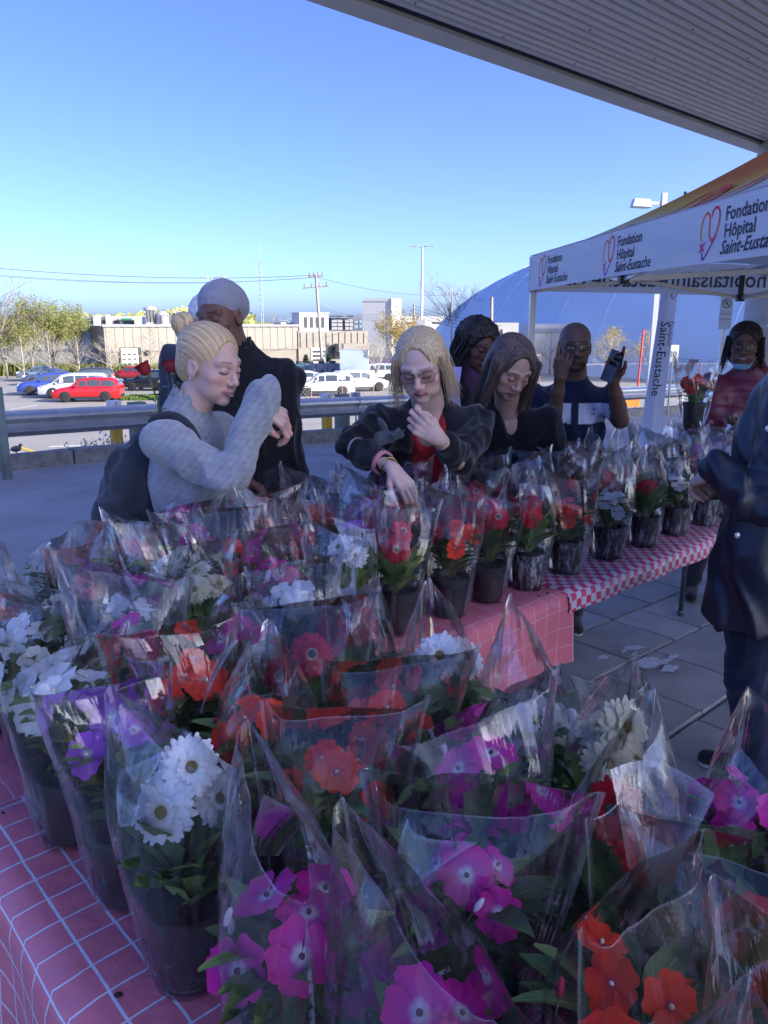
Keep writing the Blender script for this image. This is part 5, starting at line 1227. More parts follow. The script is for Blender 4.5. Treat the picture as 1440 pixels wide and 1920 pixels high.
pq = b8['WL'] + V3(-.085, -.04, .035); b = MB(); b.box((0, 0, 0), (.10, .07, .003)); b.box((0, 0, .0035), (.094, .064, .002)); pr = b.build('folded_paper', plain('buff_paper', (.38, .28, .26), .8)); pr.location = tuple(pq); pr.rotation_euler = (R(50), R(-20), R(25)); tag(pr, 'small buff card held by the woman in the maroon jacket', 'card')

# --- person in navy coat at the right edge, seen from behind
N9 = V3(1.26, 2.33, 1.50); H9 = H_(N9 + V3(.14, -.02, .22), (-.75, .6, -.25))
b9 = D(cuff=.006, H=H9, N=N9, C=N9 + V3(-.03, -.01, -.21), P=V3(1.21, 2.36, .96), F=unit((-.80, .60, 0)), w=1.06, SR=N9 + V3(.11, .155, -.05), SL=N9 + V3(-.12, -.12, -.03), ER=V3(1.47, 2.62, 1.20), WR=V3(1.53, 2.74, .98), EL=A(at(1432, 962, 2.10)), WL=A(at(1345, 888, 2.20)))
o, og, ch = person('person in long navy coat cut off by the right edge, arm out to the flowers', b9, D(skin=(.5, .33, .27), lip=(.4, .16, .15), brow=(.1, .07, .05)),
    [D(wrist=b9['WR'], d=(-.2, .6, -.7), palm=(0, 0, -1), elbow=b9['ER'], side=-1), D(wrist=b9['WL'], d=(-.3, .9, -.35), palm=(.3, .3, -.8), elbow=b9['EL'] * .8 + b9['WL'] * .2, side=1, er=.026, curl=(.8, .9, .9, .9))],
    D(name='coat', sleeve=1.12, col=(.009, .013, .024), g=.022, mat=m_puffer, fold=.010, ff=3.2, low=.22, hem=.24, h=.0085, collar=(.07, .08)), trousers=(.010, .018, .045), feet=[V3(1.36, 2.55, 0), V3(1.28, 2.28, 0)])
hairpart(o, og, ch, H9, [('ell', (0, -.022, .046), (.090, .106, .090), D(k=.01)), ('ell', (0, .092, -.038), (.064, .066, .094), D(k=.012, cut=True))], (.02, .015, .012), (.1, .07, .05))
coat9 = [c for c in o.children if c.name.startswith('coat')][0].data
cv = np.zeros(len(coat9.vertices) * 3); coat9.vertices.foreach_get('co', cv); cv = cv.reshape(-1, 3) + og
zc9 = cv[:, 1] * CP - (cv[:, 2] - CAMH) * SP; px9 = 720 + FPX * cv[:, 0] / zc9; py9 = 960 - FPX * ((cv[:, 2] - CAMH) * CP + cv[:, 1] * SP) / zc9
for px, py in ((1372, 1006), (1432, 800)):       # snaps sewn on the coat's own surface
    near9 = ((px9 - px) ** 2 + (py9 - py) ** 2 < 150); i9 = np.argmin(np.where(near9, zc9, 99)); snap = cv[i9]
    b = MB(); b.ell((0, 0, 0), (.010, .006, .010), 12, 6); bt = link('snap_button', b.mesh('snap_button', plain('snap_pearl', (.7, .7, .68), .2, .5), True), o); bt.location = Vector(tuple(snap - og)) + Vector((-.002, -.004, 0))

# --- backpack
bp = empty('backpack', tuple(A(at(262, 905, 2.50))), R(-20), 'slouching charcoal backpack on the back of the blonde woman in grey', 'backpack'); bo = A(bp.location); m_bag = vcol('backpack_cloth', .8, .25, sheen=.2, bump=.4, bscale=300)
Mi = np.array(Matrix.Rotation(R(20), 3, 'Z'))
def local(v): return (v - bo) @ Mi.T
s = SDF(); tp = A(at(330, 800, 2.46)); bt_ = A(at(245, 985, 2.50)); md = A(at(262, 890, 2.50)); nn = V3(.94, -.34, 0)
s.cap(A(at(312, 812, 2.50)), A(at(268, 890, 2.53)), .060, .105, .05).cap(A(at(268, 890, 2.53)), A(at(262, 975, 2.55)), .105, .125, .05).cap(A(at(245, 900, 2.52)), A(at(228, 965, 2.50)), .06, .085, .04)
v, q = s.mesh(.009); v = folds(v, q, .010, 91, 4.5); c = np.tile((.035, .042, .052), (len(v), 1)) * (1 + .12 * nz(v, 4, 8, 3))[:, None]; link('bag_body', npmesh('bag_body', local(v), q, m_bag, c), bp)
s = SDF(); s.cap(A(at(222, 930, 2.46)), A(at(232, 985, 2.46)), .062, .070, .03); v, q = s.mesh(.008); v = folds(v, q, .007, 95, 6); link('front_pocket', npmesh('front_pocket', local(v), q, m_bag, np.tile((.045, .052, .062), (len(v), 1))), bp)
sh_ = A(b1['SR']); b = MB()
for r_, pts in ((.013, [A(at(306, 812, 2.44)), sh_ + V3(-.06, .03, .055), sh_ + V3(.015, .045, .085), sh_ + V3(.085, .03, .045), sh_ + V3(.12, .01, -.05), A(at(385, 900, 2.30))]),):
    cc = []
    for i in range(len(pts) - 1):
        for t in (0, .33, .66): cc.append(pts[i] * (1 - t) + pts[i + 1] * t)
    cc.append(pts[-1]); cc = np.array(cc); 
    for _ in range(3): cc[1:-1] = (cc[:-2] + 2 * cc[1:-1] + cc[2:]) / 4
    b.tube([Vector(tuple(local(p))) for p in cc], r_, 8)
me = b.mesh('shoulder_strap', m_bag, True); setcol(me, np.tile((.03, .035, .045), (len(me.vertices), 1))); link('shoulder_strap', me, bp)
# ================================================================= PARTY TENT, FLAG, SIGNS
FONT_C = {}
def text_mesh(txt, size, shear=0.0, bold=0.0, align='LEFT'):
    key = (txt, size, shear, bold, align)
    if key in FONT_C: return FONT_C[key]
    cu = bpy.data.curves.new('lettering', 'FONT'); cu.body = txt; cu.size = size; cu.shear = shear; cu.offset = bold; cu.align_x = align; cu.resolution_u = 2
    o = bpy.data.objects.new('lettering', cu); COL.objects.link(o); dg = bpy.context.evaluated_depsgraph_get(); me = bpy.data.meshes.new_from_object(o.evaluated_get(dg)); bpy.data.objects.remove(o); FONT_C[key] = me
    return me
def put_text(txt, size, M, m, parent, name='lettering', **k):
    me = text_mesh(txt, size, **k).copy(); me.materials.clear(); me.materials.append(m); o = link(name, me, parent); o.matrix_local = M; return o
def ribbon(b, pts, w, cols, out):
    """flat printed line in the xy plane"""
    n = len(pts); o = len(b.v)
    for i, p in enumerate(pts):
        a = Vector(pts[max(0, i - 1)]); c = Vector(pts[min(n - 1, i + 1)]); t = (c - a).normalized(); q = Vector((-t.y, t.x)) * (w(i / (n - 1)) if callable(w) else w) / 2
        b.vert((p[0] + q.x, p[1] + q.y, 0)); b.vert((p[0] - q.x, p[1] - q.y, 0)); cc = cols(i / (n - 1)); out += [cc, cc]
    for i in range(n - 1): b.face((o + 2 * i, o + 2 * i + 1, o + 2 * i + 3, o + 2 * i + 2))
def spline(P, k=6):
    P = [Vector(p) for p in P]; out = []
    for i in range(len(P) - 1):
        a, b_, c, d = P[max(0, i - 1)], P[i], P[i + 1], P[min(len(P) - 1, i + 2)]
        for j in range(k):
            t = j / k; out.append(.5 * ((2 * b_) + (c - a) * t + (2 * a - 5 * b_ + 4 * c - d) * t * t + (3 * b_ - a - 3 * c + d) * t ** 3))
    out.append(P[-1]); return [tuple(p) for p in out]
def lerp3(stops, t):
    for (a, ca), (b_, cb) in zip(stops, stops[1:]):
        if t <= b_: k = (t - a) / (b_ - a); return tuple(ca[i] * (1 - k) + cb[i] * k for i in range(3))
    return stops[-1][1]
ORA, RED, PUR, BLU = (.80, .28, .05), (.72, .03, .07), (.35, .05, .40), (.08, .05, .35)
def heart_mesh(sz):
    b = MB(); cols = []; f = lambda x, y: ((x - 1142) / 147 * sz, (585 - y) / 147 * sz)
    ribbon(b, spline([f(1076, 608), f(1072, 560), f(1086, 518), f(1112, 500), f(1134, 515), f(1139, 552), f(1145, 592), f(1166, 612), f(1194, 592), f(1213, 545), f(1209, 502), f(1184, 486), f(1160, 496), f(1150, 520)]), .075 * sz, lambda t: lerp3([(0, ORA), (.35, (.75, .10, .06)), (1, RED)], t), cols)
    ribbon(b, spline([f(1200, 590), f(1150, 645), f(1106, 684), f(1093, 655)]), .075 * sz, lambda t: lerp3([(0, RED), (.5, PUR), (1, BLU)], t), cols)
    n0 = len(b.v); ribbon(b, [f(1073, 620), f(1108, 652)], .07 * sz, lambda t: (.65, .04, .18), cols); ribbon(b, [f(1070, 656), f(1110, 614)], .07 * sz, lambda t: (.65, .04, .18), cols)
    for i, v in enumerate(b.v): b.v[i] = (v[0], v[1], .0006 * (i >= n0) + (.0003 if i % 3 == 0 else 0))
    me = b.mesh('heart_emblem', m_print, False); setcol(me, np.array(cols)); return me
m_print = vcol('cloth_print', .7, .2); m_ink = plain('ink_navy', (.025, .03, .05), .7); m_inkg = plain('ink_grey', (.16, .17, .22), .8)
def tent_mat():
    m, t, b = nodes('tent_cloth'); N = t.nodes; L = t.links; a = N.new('ShaderNodeAttribute'); a.attribute_name = 'Col'; L.new(a.outputs[0], b.inputs['Base Color']); b.inputs['Roughness'].default_value = .75; setin(b, 'Specular IOR Level', .3)
    tr = N.new('ShaderNodeBsdfTranslucent'); mx = N.new('ShaderNodeMixShader'); mx.inputs[0].default_value = .35; L.new(a.outputs[0], tr.inputs[0]); L.new(b.outputs[0], mx.inputs[1]); L.new(tr.outputs[0], mx.inputs[2]); L.new(mx.outputs[0], N['Material Output'].inputs[0])
    tc = N.new('ShaderNodeTexCoord'); nz_ = N.new('ShaderNodeTexNoise'); nz_.inputs['Scale'].default_value = 4; nz_.inputs['Detail'].default_value = 3; L.new(tc.outputs['Object'], nz_.inputs[0]); bp_ = N.new('ShaderNodeBump'); bp_.inputs['Strength'].default_value = .4; bp_.inputs['Distance'].default_value = .02; L.new(nz_.outputs[0], bp_.inputs['Height']); L.new(bp_.outputs[0], b.inputs['Normal'])
    return m
m_tent = tent_mat(); m_alu = mat('tent_aluminium', (.50, .51, .53), .4, metal=.6, var=.05)
E1 = Vector((.106, -.994, 0)); E2 = Vector((.994, .106, 0)); SD = 3.25; C0 = Vector((1.055, 5.85, 0))
TX = empty('party_tent', C0, label='white pop-up tent printed with hearts and hospital foundation lettering', cat='tent')
def TP(a, c, z): return E1 * a + E2 * c + Vector((0, 0, z - .025 * c))
WHT = (.84, .84, .85)
def valance(fa, fb, n=44, name='valance', seed=1):
    b = MB(); cols = []
    for i in range(n + 1):
        t = i / n; top = fa + (fb - fa) * t; nm = Vector(((fb - fa).y, -(fb - fa).x, 0)).normalized()
        for j in range(6):
            k = j / 5; w = .0007 * math.sin(t * 31 + seed) * k + .0004 * math.sin(t * 71 + 2 * seed) * k * k; sag = .012 * math.sin(PI * t) * k; p = top + nm * (w - .004) + Vector((0, 0, -.24 * k + sag - .006)); b.vert(p); cols.append(WHT)
    for i in range(n):
        for j in range(5): a = i * 6 + j; b.face((a, a + 1, a + 7, a + 6))
    me = b.mesh(name, m_tent, True); setcol(me, np.array(cols)); return link(name, me, TX)
ZT = 2.135
crn = [TP(0, 0, ZT), TP(SD, 0, ZT), TP(SD, SD, ZT), TP(0, SD, ZT)]
vls = [valance(crn[i], crn[(i + 1) % 4], seed=i + 1) for i in range(4)]
peak = TP(SD / 2, SD / 2, ZT + .92)
for k in range(4):
    a, c = crn[k], crn[(k + 1) % 4]; n = 26; b = MB(); cols = []
    for j in range(n + 1):
        r = j / n
        for i in range(n + 1):
            s_ = i / n; p = (a * (1 - s_) + c * s_); q = p * (1 - r) + peak * r; zz = (p.z * (1 - r) + (peak.z - .92) * r) + .92 * r ** 1.35 - .02 * math.sin(PI * s_) * math.sin(PI * min(1, r * 1.5)); b.vert((q.x, q.y, zz))
            if k in (0, 2):
                f_ = max(0, min(1, (r - .10 - .5 * max(0, (s_ if k == 0 else 1 - s_) - .40)) / .42)); cols.append(lerp3([(0, WHT), (.30, (.90, .80, .55)), (.6, (.92, .56, .12)), (1, (.90, .26, .08))], f_))
            else: cols.append(WHT)
    for j in range(n):
        for i in range(n): q = j * (n + 1) + i; b.face((q, q + 1, q + n + 2, q + n + 1))
    me = b.mesh('roof_panel', m_tent, True); setcol(me, np.array(cols)); rp_ = link('roof_panel', me, TX)
    if k == 0:
        # big brushed number shape sweeping over the panel, laid just proud of the cloth
        def onroof(s_, r):
            p = a * (1 - s_) + c * s_; q = p * (1 - r) + peak * r; zz = (p.z * (1 - r) + (peak.z - .92) * r) + .92 * r ** 1.35 - .02 * math.sin(PI * s_) * math.sin(PI * min(1, r * 1.5)); return Vector((q.x, q.y, zz + .012)) + Vector((-.006, 0, 0))
        b = MB(); cols = []
        for pth, w, st_ in (([(.50, .03), (.56, .13), (.61, .24), (.65, .37), (.66, .52)], lambda t: .014 + .030 * t, [(0, BLU), (.25, PUR), (.6, RED), (1, RED)]),
                            ([(.58, .19), (.54, .21), (.50, .28), (.48, .36), (.43, .39), (.39, .34)], lambda t: .040 - .01 * t, [(0, RED), (1, (.80, .10, .10))]),
                            ([(.45, .05), (.42, .15), (.37, .27), (.30, .40)], lambda t: .012 + .014 * t, [(0, RED), (.5, ORA), (1, (.85, .45, .1))]),
                            ([(.46, .07), (.51, .07), (.55, .12)], .020, [(0, RED), (1, (.8, .1, .2))])):
            o_ = len(b.v); bb = MB(); ribbon(bb, spline(pth, 8), w, lambda t: lerp3(st_, t), cols)
            for v_ in bb.v: b.vert(onroof(v_[0], max(.004, v_[1])))
            for f_ in bb.f: b.face(tuple(o_ + x for x in f_))
        me = b.mesh('roof_print', m_print, True); setcol(me, np.array(cols)); link('roof_print', me, rp_)
hm = heart_mesh(.145)
def side_matrix(a_pos, z, side):
    """frame lying on a valance, text reading left to right seen from outside"""
    if side == 0: org, xd, nd = TP(a_pos, .0028, z), E1, -E2
    else: org, xd, nd = TP(-.016, a_pos, z), -E2, -E1
    yd = nd.cross(xd); M = Matrix((xd, yd, nd)).transposed().to_4x4(); M.translation = org; return M
for a_ in (.56, 1.74, 2.80):
    M = side_matrix(a_ - .25, ZT - .125, 0); o = link('heart_emblem', hm, vls[0]); o.matrix_local = M
    for txt, dy, sh_ in (('Fondation', .038, 0), ('Hôpital', -.026, 0), ('Saint-Eustache', -.088, .32)):
        put_text(txt, .074, M @ Matrix.Translation((.115 - (.0 if sh_ == 0 else .02), dy, .001)), m_ink, vls[0], shear=sh_, bold=.0012)
# far valance: the outside print shows through, mirrored
M = Matrix((E2, Vector((0, 0, 1)), E1.cross(Vector((0, 0, 1))).cross(Vector((0,0,1))))).transposed().to_4x4()
xd = -E2; yd = Vector((0, 0, 1)); nd = E1; M = Matrix((xd, yd, nd)).transposed().to_4x4(); M.translation = TP(.012, 1.84, ZT - .165)
put_text('hopitalsainteustache.ca', .168, M, m_inkg, vls[3], bold=.002)
# legs, brackets, scissor trusses
for i, (a_, c_) in enumerate(((0, 0), (SD, 0), (SD, SD), (0, SD))):
    ia = .03 if a_ == 0 else -.03; ic = .03 if c_ == 0 else -.03; p = TP(a_ + ia, c_ + ic, 0); g = road_z(C0.x + p.x, C0.y + p.y); b = MB(); b.box((0, 0, (ZT + g - .03) / 2), (.042, .042, ZT - g - .03)); b.box((0, 0, g + .004), (.10, .10, .008))
    for q in (-1, 1): b.box((q * .012, -.0225, (ZT + g) / 2), (.004, .004, ZT - g - .1))
    o = b.build('tent_leg', m_alu, TX, loc=(p.x, p.y, 0)); o.rotation_euler = (0, 0, math.atan2(E2.y, E2.x))
m_jnt = plain('black_joint', (.02, .02, .022), .5)
def bar(p, q, r, m, parent, name):
    b = MB(); d = q - p; M = Matrix.Translation((p + q) / 2) @ d.to_track_quat('X', 'Z').to_matrix().to_4x4(); b.box((0, 0, 0), (d.length, r, r * 1.9), 0, M); return b.build(name, m, parent)
for k in range(4):
    p, q = crn[k] + Vector((0, 0, -.05)), crn[(k + 1) % 4] + Vector((0, 0, -.05)); inn = ((crn[0] + crn[2]) / 2 - (p + q) / 2).normalized() * .04; mid = (p + q) / 2 + inn; dz = Vector((0, 0, -.20))
    for s0, s1 in ((p + inn, mid), (mid, q + inn)):
        bar(s0, s1 + dz, .014, m_alu, TX, 'truss_bar'); bar(s0 + dz, s1, .014, m_alu, TX, 'truss_bar')
    b = MB(); b.box(tuple(mid + dz), (.05, .05, .05)); b.box(tuple(mid + Vector((0, 0, -.12))), (.028, .028, .2)); b.build('joint', m_jnt, TX)
    bar(mid + Vector((0, 0, -.02)), (crn[0] + crn[2]) / 2 + Vector((0, 0, .1)), .014, m_alu, TX, 'truss_bar'); bar(mid + dz, (crn[0] + crn[2]) / 2 + Vector((0, 0, -.12)), .014, m_alu, TX, 'truss_bar')

# feather flag
fz = road_z(2.6, 7.2); FL = empty('feather_flag', (2.50, 7.2, fz), label='tall white feather flag with vertical black lettering beside the tent pole', cat='flag')
b = MB(); cols = []; nZ, nX = 30, 10
for j in range(nZ + 1):
    t = j / nZ; z = .42 + 2.1 * t
    for i in range(nX + 1):
        k = i / nX; w = .19 - .08 * t; x = -.02 + .10 * t + w * (k - .5); y = -.03 * math.sin(k * 5.5 + 2 * t) - .06 * k; b.vert((x, y, z)); cols.append((.62, .63, .74) if k < .55 else (.80, .80, .83))  # bluish shade of the flag's turned side is put into the cloth colour
for j in range(nZ):
    for i in range(nX): a = j * (nX + 1) + i; b.face((a, a + 1, a + nX + 2, a + nX + 1))
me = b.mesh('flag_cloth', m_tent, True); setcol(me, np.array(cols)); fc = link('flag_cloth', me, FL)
b = MB(); b.tube([(.05, .03, 0), (.08, .03, 1.0), (.11, .02, 2.0), (.14, .0, 2.9)], .014, 8); b.build('flag_pole', m_alu, FL, smooth=True)
b = MB(); b.box((.02, .03, .02), (.5, .05, .03)); b.box((.02, .03, .021), (.05, .5, .03)); b.build('flag_base', m_jnt, FL)
Mt = Matrix.Translation((-.012, -.100, 1.80)) @ Matrix.Rotation(R(90), 4, 'X') @ Matrix.Rotation(R(-93), 4, 'Z'); put_text('Saint-Eustache', .115, Mt, m_ink, fc, bold=.001); put_text('Fondation', .055, Matrix.Translation((.065, -.104, 1.8)) @ Matrix.Rotation(R(90), 4, 'X') @ Matrix.Rotation(R(-93), 4, 'Z'), m_ink, fc)
o = link('heart_emblem', hm, fc); o.scale = (.5, .5, .5); o.matrix_local = Matrix.Translation((.09, -.104, 2.05)) @ Matrix.Scale(.6, 4) @ Matrix.Rotation(R(90), 4, 'X')

# no-parking sign by the column
m_sw = plain('sign_white', (.62, .63, .64), .5); m_sr = plain('sign_green_black', (.04, .05, .05), .5)
c_ = at(1361, 586, 12.2); SG = empty('no_parking_sign', c_, R(-6), 'white no-parking plate with crossed circle beside the concrete column', 'sign')
b = MB(); b.box((0, 0, 0), (.19, .006, .50)); b.build('plate', m_sw, SG)
b = MB(); b.tube([(.062 * math.cos(a), -.006, .135 + .062 * math.sin(a)) for a in np.linspace(0, 2 * PI, 24)[:-1]], .007, 5, closed=True); b.tube([(-.045, -.006, .18), (.045, -.006, .09)], .006, 5); b.build('crossed_circle', m_sr, SG)
RX = Matrix.Rotation(R(90), 4, 'X')
put_text('P', .10, Matrix.Translation((0, -.0045, .10)) @ RX, m_sr, SG, align='CENTER'); put_text('RÈGLEMENT', .034, Matrix.Translation((0, -.0045, -.03)) @ RX, m_sr, SG, align='CENTER'); put_text('MUNICIPAL', .034, Matrix.Translation((0, -.0045, -.11)) @ RX, m_sr, SG, align='CENTER')
gz = road_z(c_.x, c_.y); b = MB(); b.box((0, .03, (gz - c_.z + .3) / 2), (.05, .04, -(gz - c_.z) + .3)); b.build('sign_post', m_galv, SG)
c_ = at(1262, 663, 18.5); S5 = empty('speed_sign', c_, 0, 'small white plate ending in a zero, half hidden by the feather flag', 'sign'); b = MB(); b.box((0, 0, 0), (.26, .006, .40)); b.build('plate', m_sw, S5)
put_text('30', .18, Matrix.Translation((0, -.005, -.07)) @ RX, m_sr, S5, align='CENTER', bold=.004); gz = road_z(c_.x, c_.y) - .5; b = MB(); b.tube([(0, .03, .2), (0, .03, gz - c_.z)], .025, 8); b.build('sign_post', m_galv, S5)
# ================================================================= CAR PARK AND FAR BACKGROUND
def gx(px, f): return (px - 720) / 1472 * f
def gp(px, py):
    """where the sight line of a photo pixel meets the car park"""
    lo, hi = 12.0, 400.0
    for _ in range(40):
        f = (lo + hi) / 2; p = at(px, py, f)
        if p.z > lot_z(p.x, p.y): lo = f
        else: hi = f
    return Vector((p.x, p.y, lot_z(p.x, p.y)))
m_glass = plain('car_glass', (.05, .065, .075), .08, spec=.9); m_tyre = plain('tyre_rubber', (.015, .015, .016), .8); m_rim = plain('alloy_rim', (.45, .46, .48), .3, .8); m_trim = plain('black_trim', (.02, .02, .022), .6)
m_hl = plain('headlight_glass', (.65, .68, .72), .1); m_tl = plain('tail_light_red', (.45, .01, .01), .2)
def paint(n, c): 
    m = plain('car_paint_' + n, c, .28, .25, .5, .8); return m
def prof(P, x):
    for (a, za), (b_, zb) in zip(P, P[1:]):
        if x <= b_: t = (x - a) / (b_ - a); t = t * t * (3 - 2 * t); return za + (zb - za) * t
    return P[-1][1]
CARM = {}
def car_parts(kind):
    if kind in CARM: return CARM[kind]
    if kind == 'suv': L, W, Hh, belt = 4.55, .92, 1.66, 1.02; top = [(-2.28, 1.08), (-2.1, 1.45), (-1.6, 1.62), (-.3, 1.66), (.35, 1.60), (1.15, 1.05)]; low = [(-2.28, .95), (-2.0, 1.05), (1.1, 1.02), (1.9, .92), (2.28, .72)]
    elif kind == 'sedan': L, W, Hh, belt = 4.6, .90, 1.45, .92; top = [(-2.0, .95), (-1.2, 1.30), (-.5, 1.44), (.1, 1.42), (.45, 1.36), (1.25, .92)]; low = [(-2.3, .85), (-1.9, .96), (1.2, .92), (1.9, .84), (2.3, .62)]
    else: L, W, Hh, belt = 5.0, .96, 1.74, 1.02; top = [(-2.5, 1.1), (-2.4, 1.55), (-1.9, 1.72), (.2, 1.74), (.7, 1.66), (1.75, 1.02)]; low = [(-2.5, .95), (-2.2, 1.04), (1.7, 1.0), (2.2, .88), (2.5, .66)]
    def wd(x): t = abs(x) / (L / 2); return W * (1 - .16 * max(0, (t - .72) / .28) ** 2)
    body = MB(); n = 22; secs = []
    for i in range(n + 1):
        x = -L / 2 + L * i / n; w = wd(x); zt = prof(low, x); en = min(1, (L / 2 - abs(x)) / .12 + .55)
        secs.append([body.vert(p) for p in [(x, -w * .90, .26), (x, -w, .42), (x, -w * 1.0, .70), (x, -w * .955, zt - .05), (x, -w * .88, zt), (x, 0, zt + .03), (x, w * .88, zt), (x, w * .955, zt - .05), (x, w, .70), (x, w, .42), (x, w * .90, .26)]])
    for i in range(n):
        for j in range(10): body.face((secs[i][j], secs[i + 1][j], secs[i + 1][j + 1], secs[i][j + 1]))
        body.face((secs[i][10], secs[i + 1][10], secs[i + 1][0], secs[i][0]), 1)
    body.face(tuple(secs[0])); body.face(tuple(reversed(secs[-1])))
    x0, x1 = top[0][0], top[-1][0]; m = 18; sx = [x0 + (x1 - x0) * i / m for i in range(m + 1)]; roof = MB(); gl = MB(); g = []; r_ = []
    def sec(x, off=0):
        w = wd(x) * .93; zb = prof(low, x) - .02; zr = max(zb + .01, prof(top, x)); k = min(1, (zr - zb) / .5); wt = w * (1 - .20 * k); return [(x, -w - off, zb), (x, -wt - off, zr - .06 * k), (x, -wt * .86, zr + off), (x, 0, zr + .025 * k + off), (x, wt * .86, zr + off), (x, wt + off, zr - .06 * k), (x, w + off, zb)]
    for x in sx: r_.append([roof.vert(p) for p in sec(x)])
    nS = len(sx)
    for i in range(m):
        for j in range(6):
            roof.face((r_[i][j], r_[i + 1][j], r_[i + 1][j + 1], r_[i][j + 1]))
    def quadwin(xa, xb, side, lo_=.10, hi_=.86):
        k = 4; vs = []
        for i in range(k + 1):
            x = xa + (xb - xa) * i / k; S_ = sec(x, .006); a, b_ = (S_[0], S_[1]) if side < 0 else (S_[6], S_[5]); a, b_ = Vector(a), Vector(b_); vs.append((gl.vert(a.lerp(b_, lo_)), gl.vert(a.lerp(b_, hi_))))
        for i in range(k): gl.face((vs[i][0], vs[i + 1][0], vs[i + 1][1], vs[i][1]) if side < 0 else (vs[i][0], vs[i][1], vs[i + 1][1], vs[i + 1][0]))
    wins = [(top[1][0] + .15, -1.05), (-.97, -.12), (-.04, x1 - .42)] if kind != 'sedan' else [(-1.35, -.98), (-.9, -.10), (-.02, x1 - .38)]
    for s_ in (-1, 1):
        for a, b_ in wins: quadwin(a, b_, s_)
    def screen(xa, xb, k=4):
        vs = []
        for i in range(k + 1):
            x = xa + (xb - xa) * i / k; S_ = sec(x, .012); vs.append([gl.vert(Vector(S_[1]).lerp(Vector(S_[2]), .6)), gl.vert(Vector(S_[3]) + Vector((.006, 0, .006))), gl.vert(Vector(S_[5]).lerp(Vector(S_[4]), .6))])
        for i in range(k):
            for j in range(2): gl.face((vs[i][j], vs[i + 1][j], vs[i + 1][j + 1], vs[i][j + 1]))
    screen(top[-2][0] + .06, x1 - .06); screen(x0 + .03, top[1][0] + .08)
    wh = MB(); wh.lathe([(.24, -.105), (.335, -.10), (.345, -.06), (.345, .06), (.335, .10), (.24, .105)], 22, 0, Matrix.Rotation(R(90), 4, 'X')); 
    rm = MB(); rm.lathe([(.235, -.06), (.235, .06)], 20, 1, Matrix.Rotation(R(90), 4, 'X')); rm.lathe([(.06, -.085), (.06, .085)], 12, 0, Matrix.Rotation(R(90), 4, 'X'))
    for k in range(5):
        for s_ in (-1, 1): rm.box((0, 0, .14), (.055, .02, .20), 0, Matrix.Translation((0, s_ * .085, 0)) @ Matrix.Rotation(k * 2 * PI / 5, 4, 'Y'))
    for s_ in (-1, 1): rm.tube([(.225 * math.cos(a), s_ * .08, .225 * math.sin(a)) for a in np.linspace(0, 2 * PI, 20)[:-1]], .016, 5, 0, closed=True)
    ar = MB(); xs = (L * .30, -L * .29)
    for x in xs:
        for s_ in (-1, 1):
            for k in range(9):
                a0, a1 = PI * (k - .3) / 8.4, PI * (k + .7) / 8.4; vs = []
                for a in (a0, a1):
                    for r__ in (.0, .41): vs.append(ar.vert((x + r__ * math.cos(a), s_ * (W + .004), .36 + r__ * math.sin(a))))
                ar.face((vs[0], vs[1], vs[3], vs[2]))
    tr = MB()
    for s_ in (-1, 1): tr.box((0, s_ * (W - .01), .32), (L * .42, .05, .14))
    tr.box((L / 2 - .03, 0, .40), (.10, W * 1.35, .22)); tr.box((-L / 2 + .03, 0, .42), (.10, W * 1.4, .22)); tr.box((L / 2 - .045, 0, .62), (.06, W * .75, .12))
    hl = MB(); hl.box((L / 2 - .20, 0, .74), (.34, .24, .13)); tlm = MB(); tlm.box((-L / 2 + .09, 0, 1.0 if kind != 'sedan' else .84), (.18, .20, .20))
    mi = MB(); mi.box((x1 - .55, 0, belt + .08), (.12, .16, .13)); hn = MB(); hn.box((0, 0, 0), (.16, .02, .03))
    CARM[kind] = dict(L=L, W=W, xs=xs, wd=wd, body=body, roof=roof, gl=gl.mesh('windows', m_glass, True), tyre=wh.mesh('tyre', m_tyre, True), rim=rm.mesh('rim', [m_rim, m_trim], False), arch=ar.mesh('wheel_arches', m_trim), trim=tr.mesh('bumpers', m_trim), hl=hl.mesh('headlight', m_hl), tl=tlm.mesh('tail_light', m_tl), mirror=mi, handle=hn.mesh('door_handle', m_trim), cache={}, belt=belt, seam=None)
    return CARM[kind]
b = MB(); b.box((0, 0, 0), (.012, .004, .55)); SEAM = b.mesh('door_seam', plain('seam_dark', (.01, .01, .01), .8))
def car(kind, pn, pc, pos, heading, label, group='cars standing in the car park', full=True):
    K = car_parts(kind); m = paint(pn, pc); t = empty('parked_car', pos, heading, label, 'car', group)
    if pn not in K['cache']:
        K['cache'][pn] = (K['body'].mesh('body', [m, m_trim], True), K['roof'].mesh('cabin', m, True), K['mirror'].mesh('mirror', m))
        for me in K['cache'][pn][:2]: me.set_sharp_from_angle(angle=R(38))
    bo_, ro, mr = K['cache'][pn]; link('body', bo_, t); link('cabin', ro, t); link('windows', K['gl'], t); link('wheel_arches', K['arch'], t); link('bumpers', K['trim'], t)
    for x in K['xs']:
        for s_ in (-1, 1): w = link('wheel', K['tyre'], t); w.location = (x, s_ * (K['W'] - .085), .345); link('rim', K['rim'], w)
    if full:
        for s_ in (-1, 1):
            o = link('headlight', K['hl'], t); o.location = (0, s_ * K['W'] * .66, 0); o = link('tail_light', K['tl'], t); o.location = (0, s_ * K['W'] * .72, 0); o = link('mirror', mr, t); o.location = (0, s_ * (K['W'] + .04), 0)
            for x in (-1.0, -.08, .95): o = link('door_seam', SEAM, t); o.location = (x, s_ * (K['W'] * 1.0 - .002), .68)
            for x in (-.75, .18): o = link('door_handle', K['handle'], t); o.location = (x, s_ * (K['W'] - .005), .86)
    return t
RA = R(42)
def cp(px, py, dy=0): p = gp(px, py); return (p.x, p.y + dy, p.z)
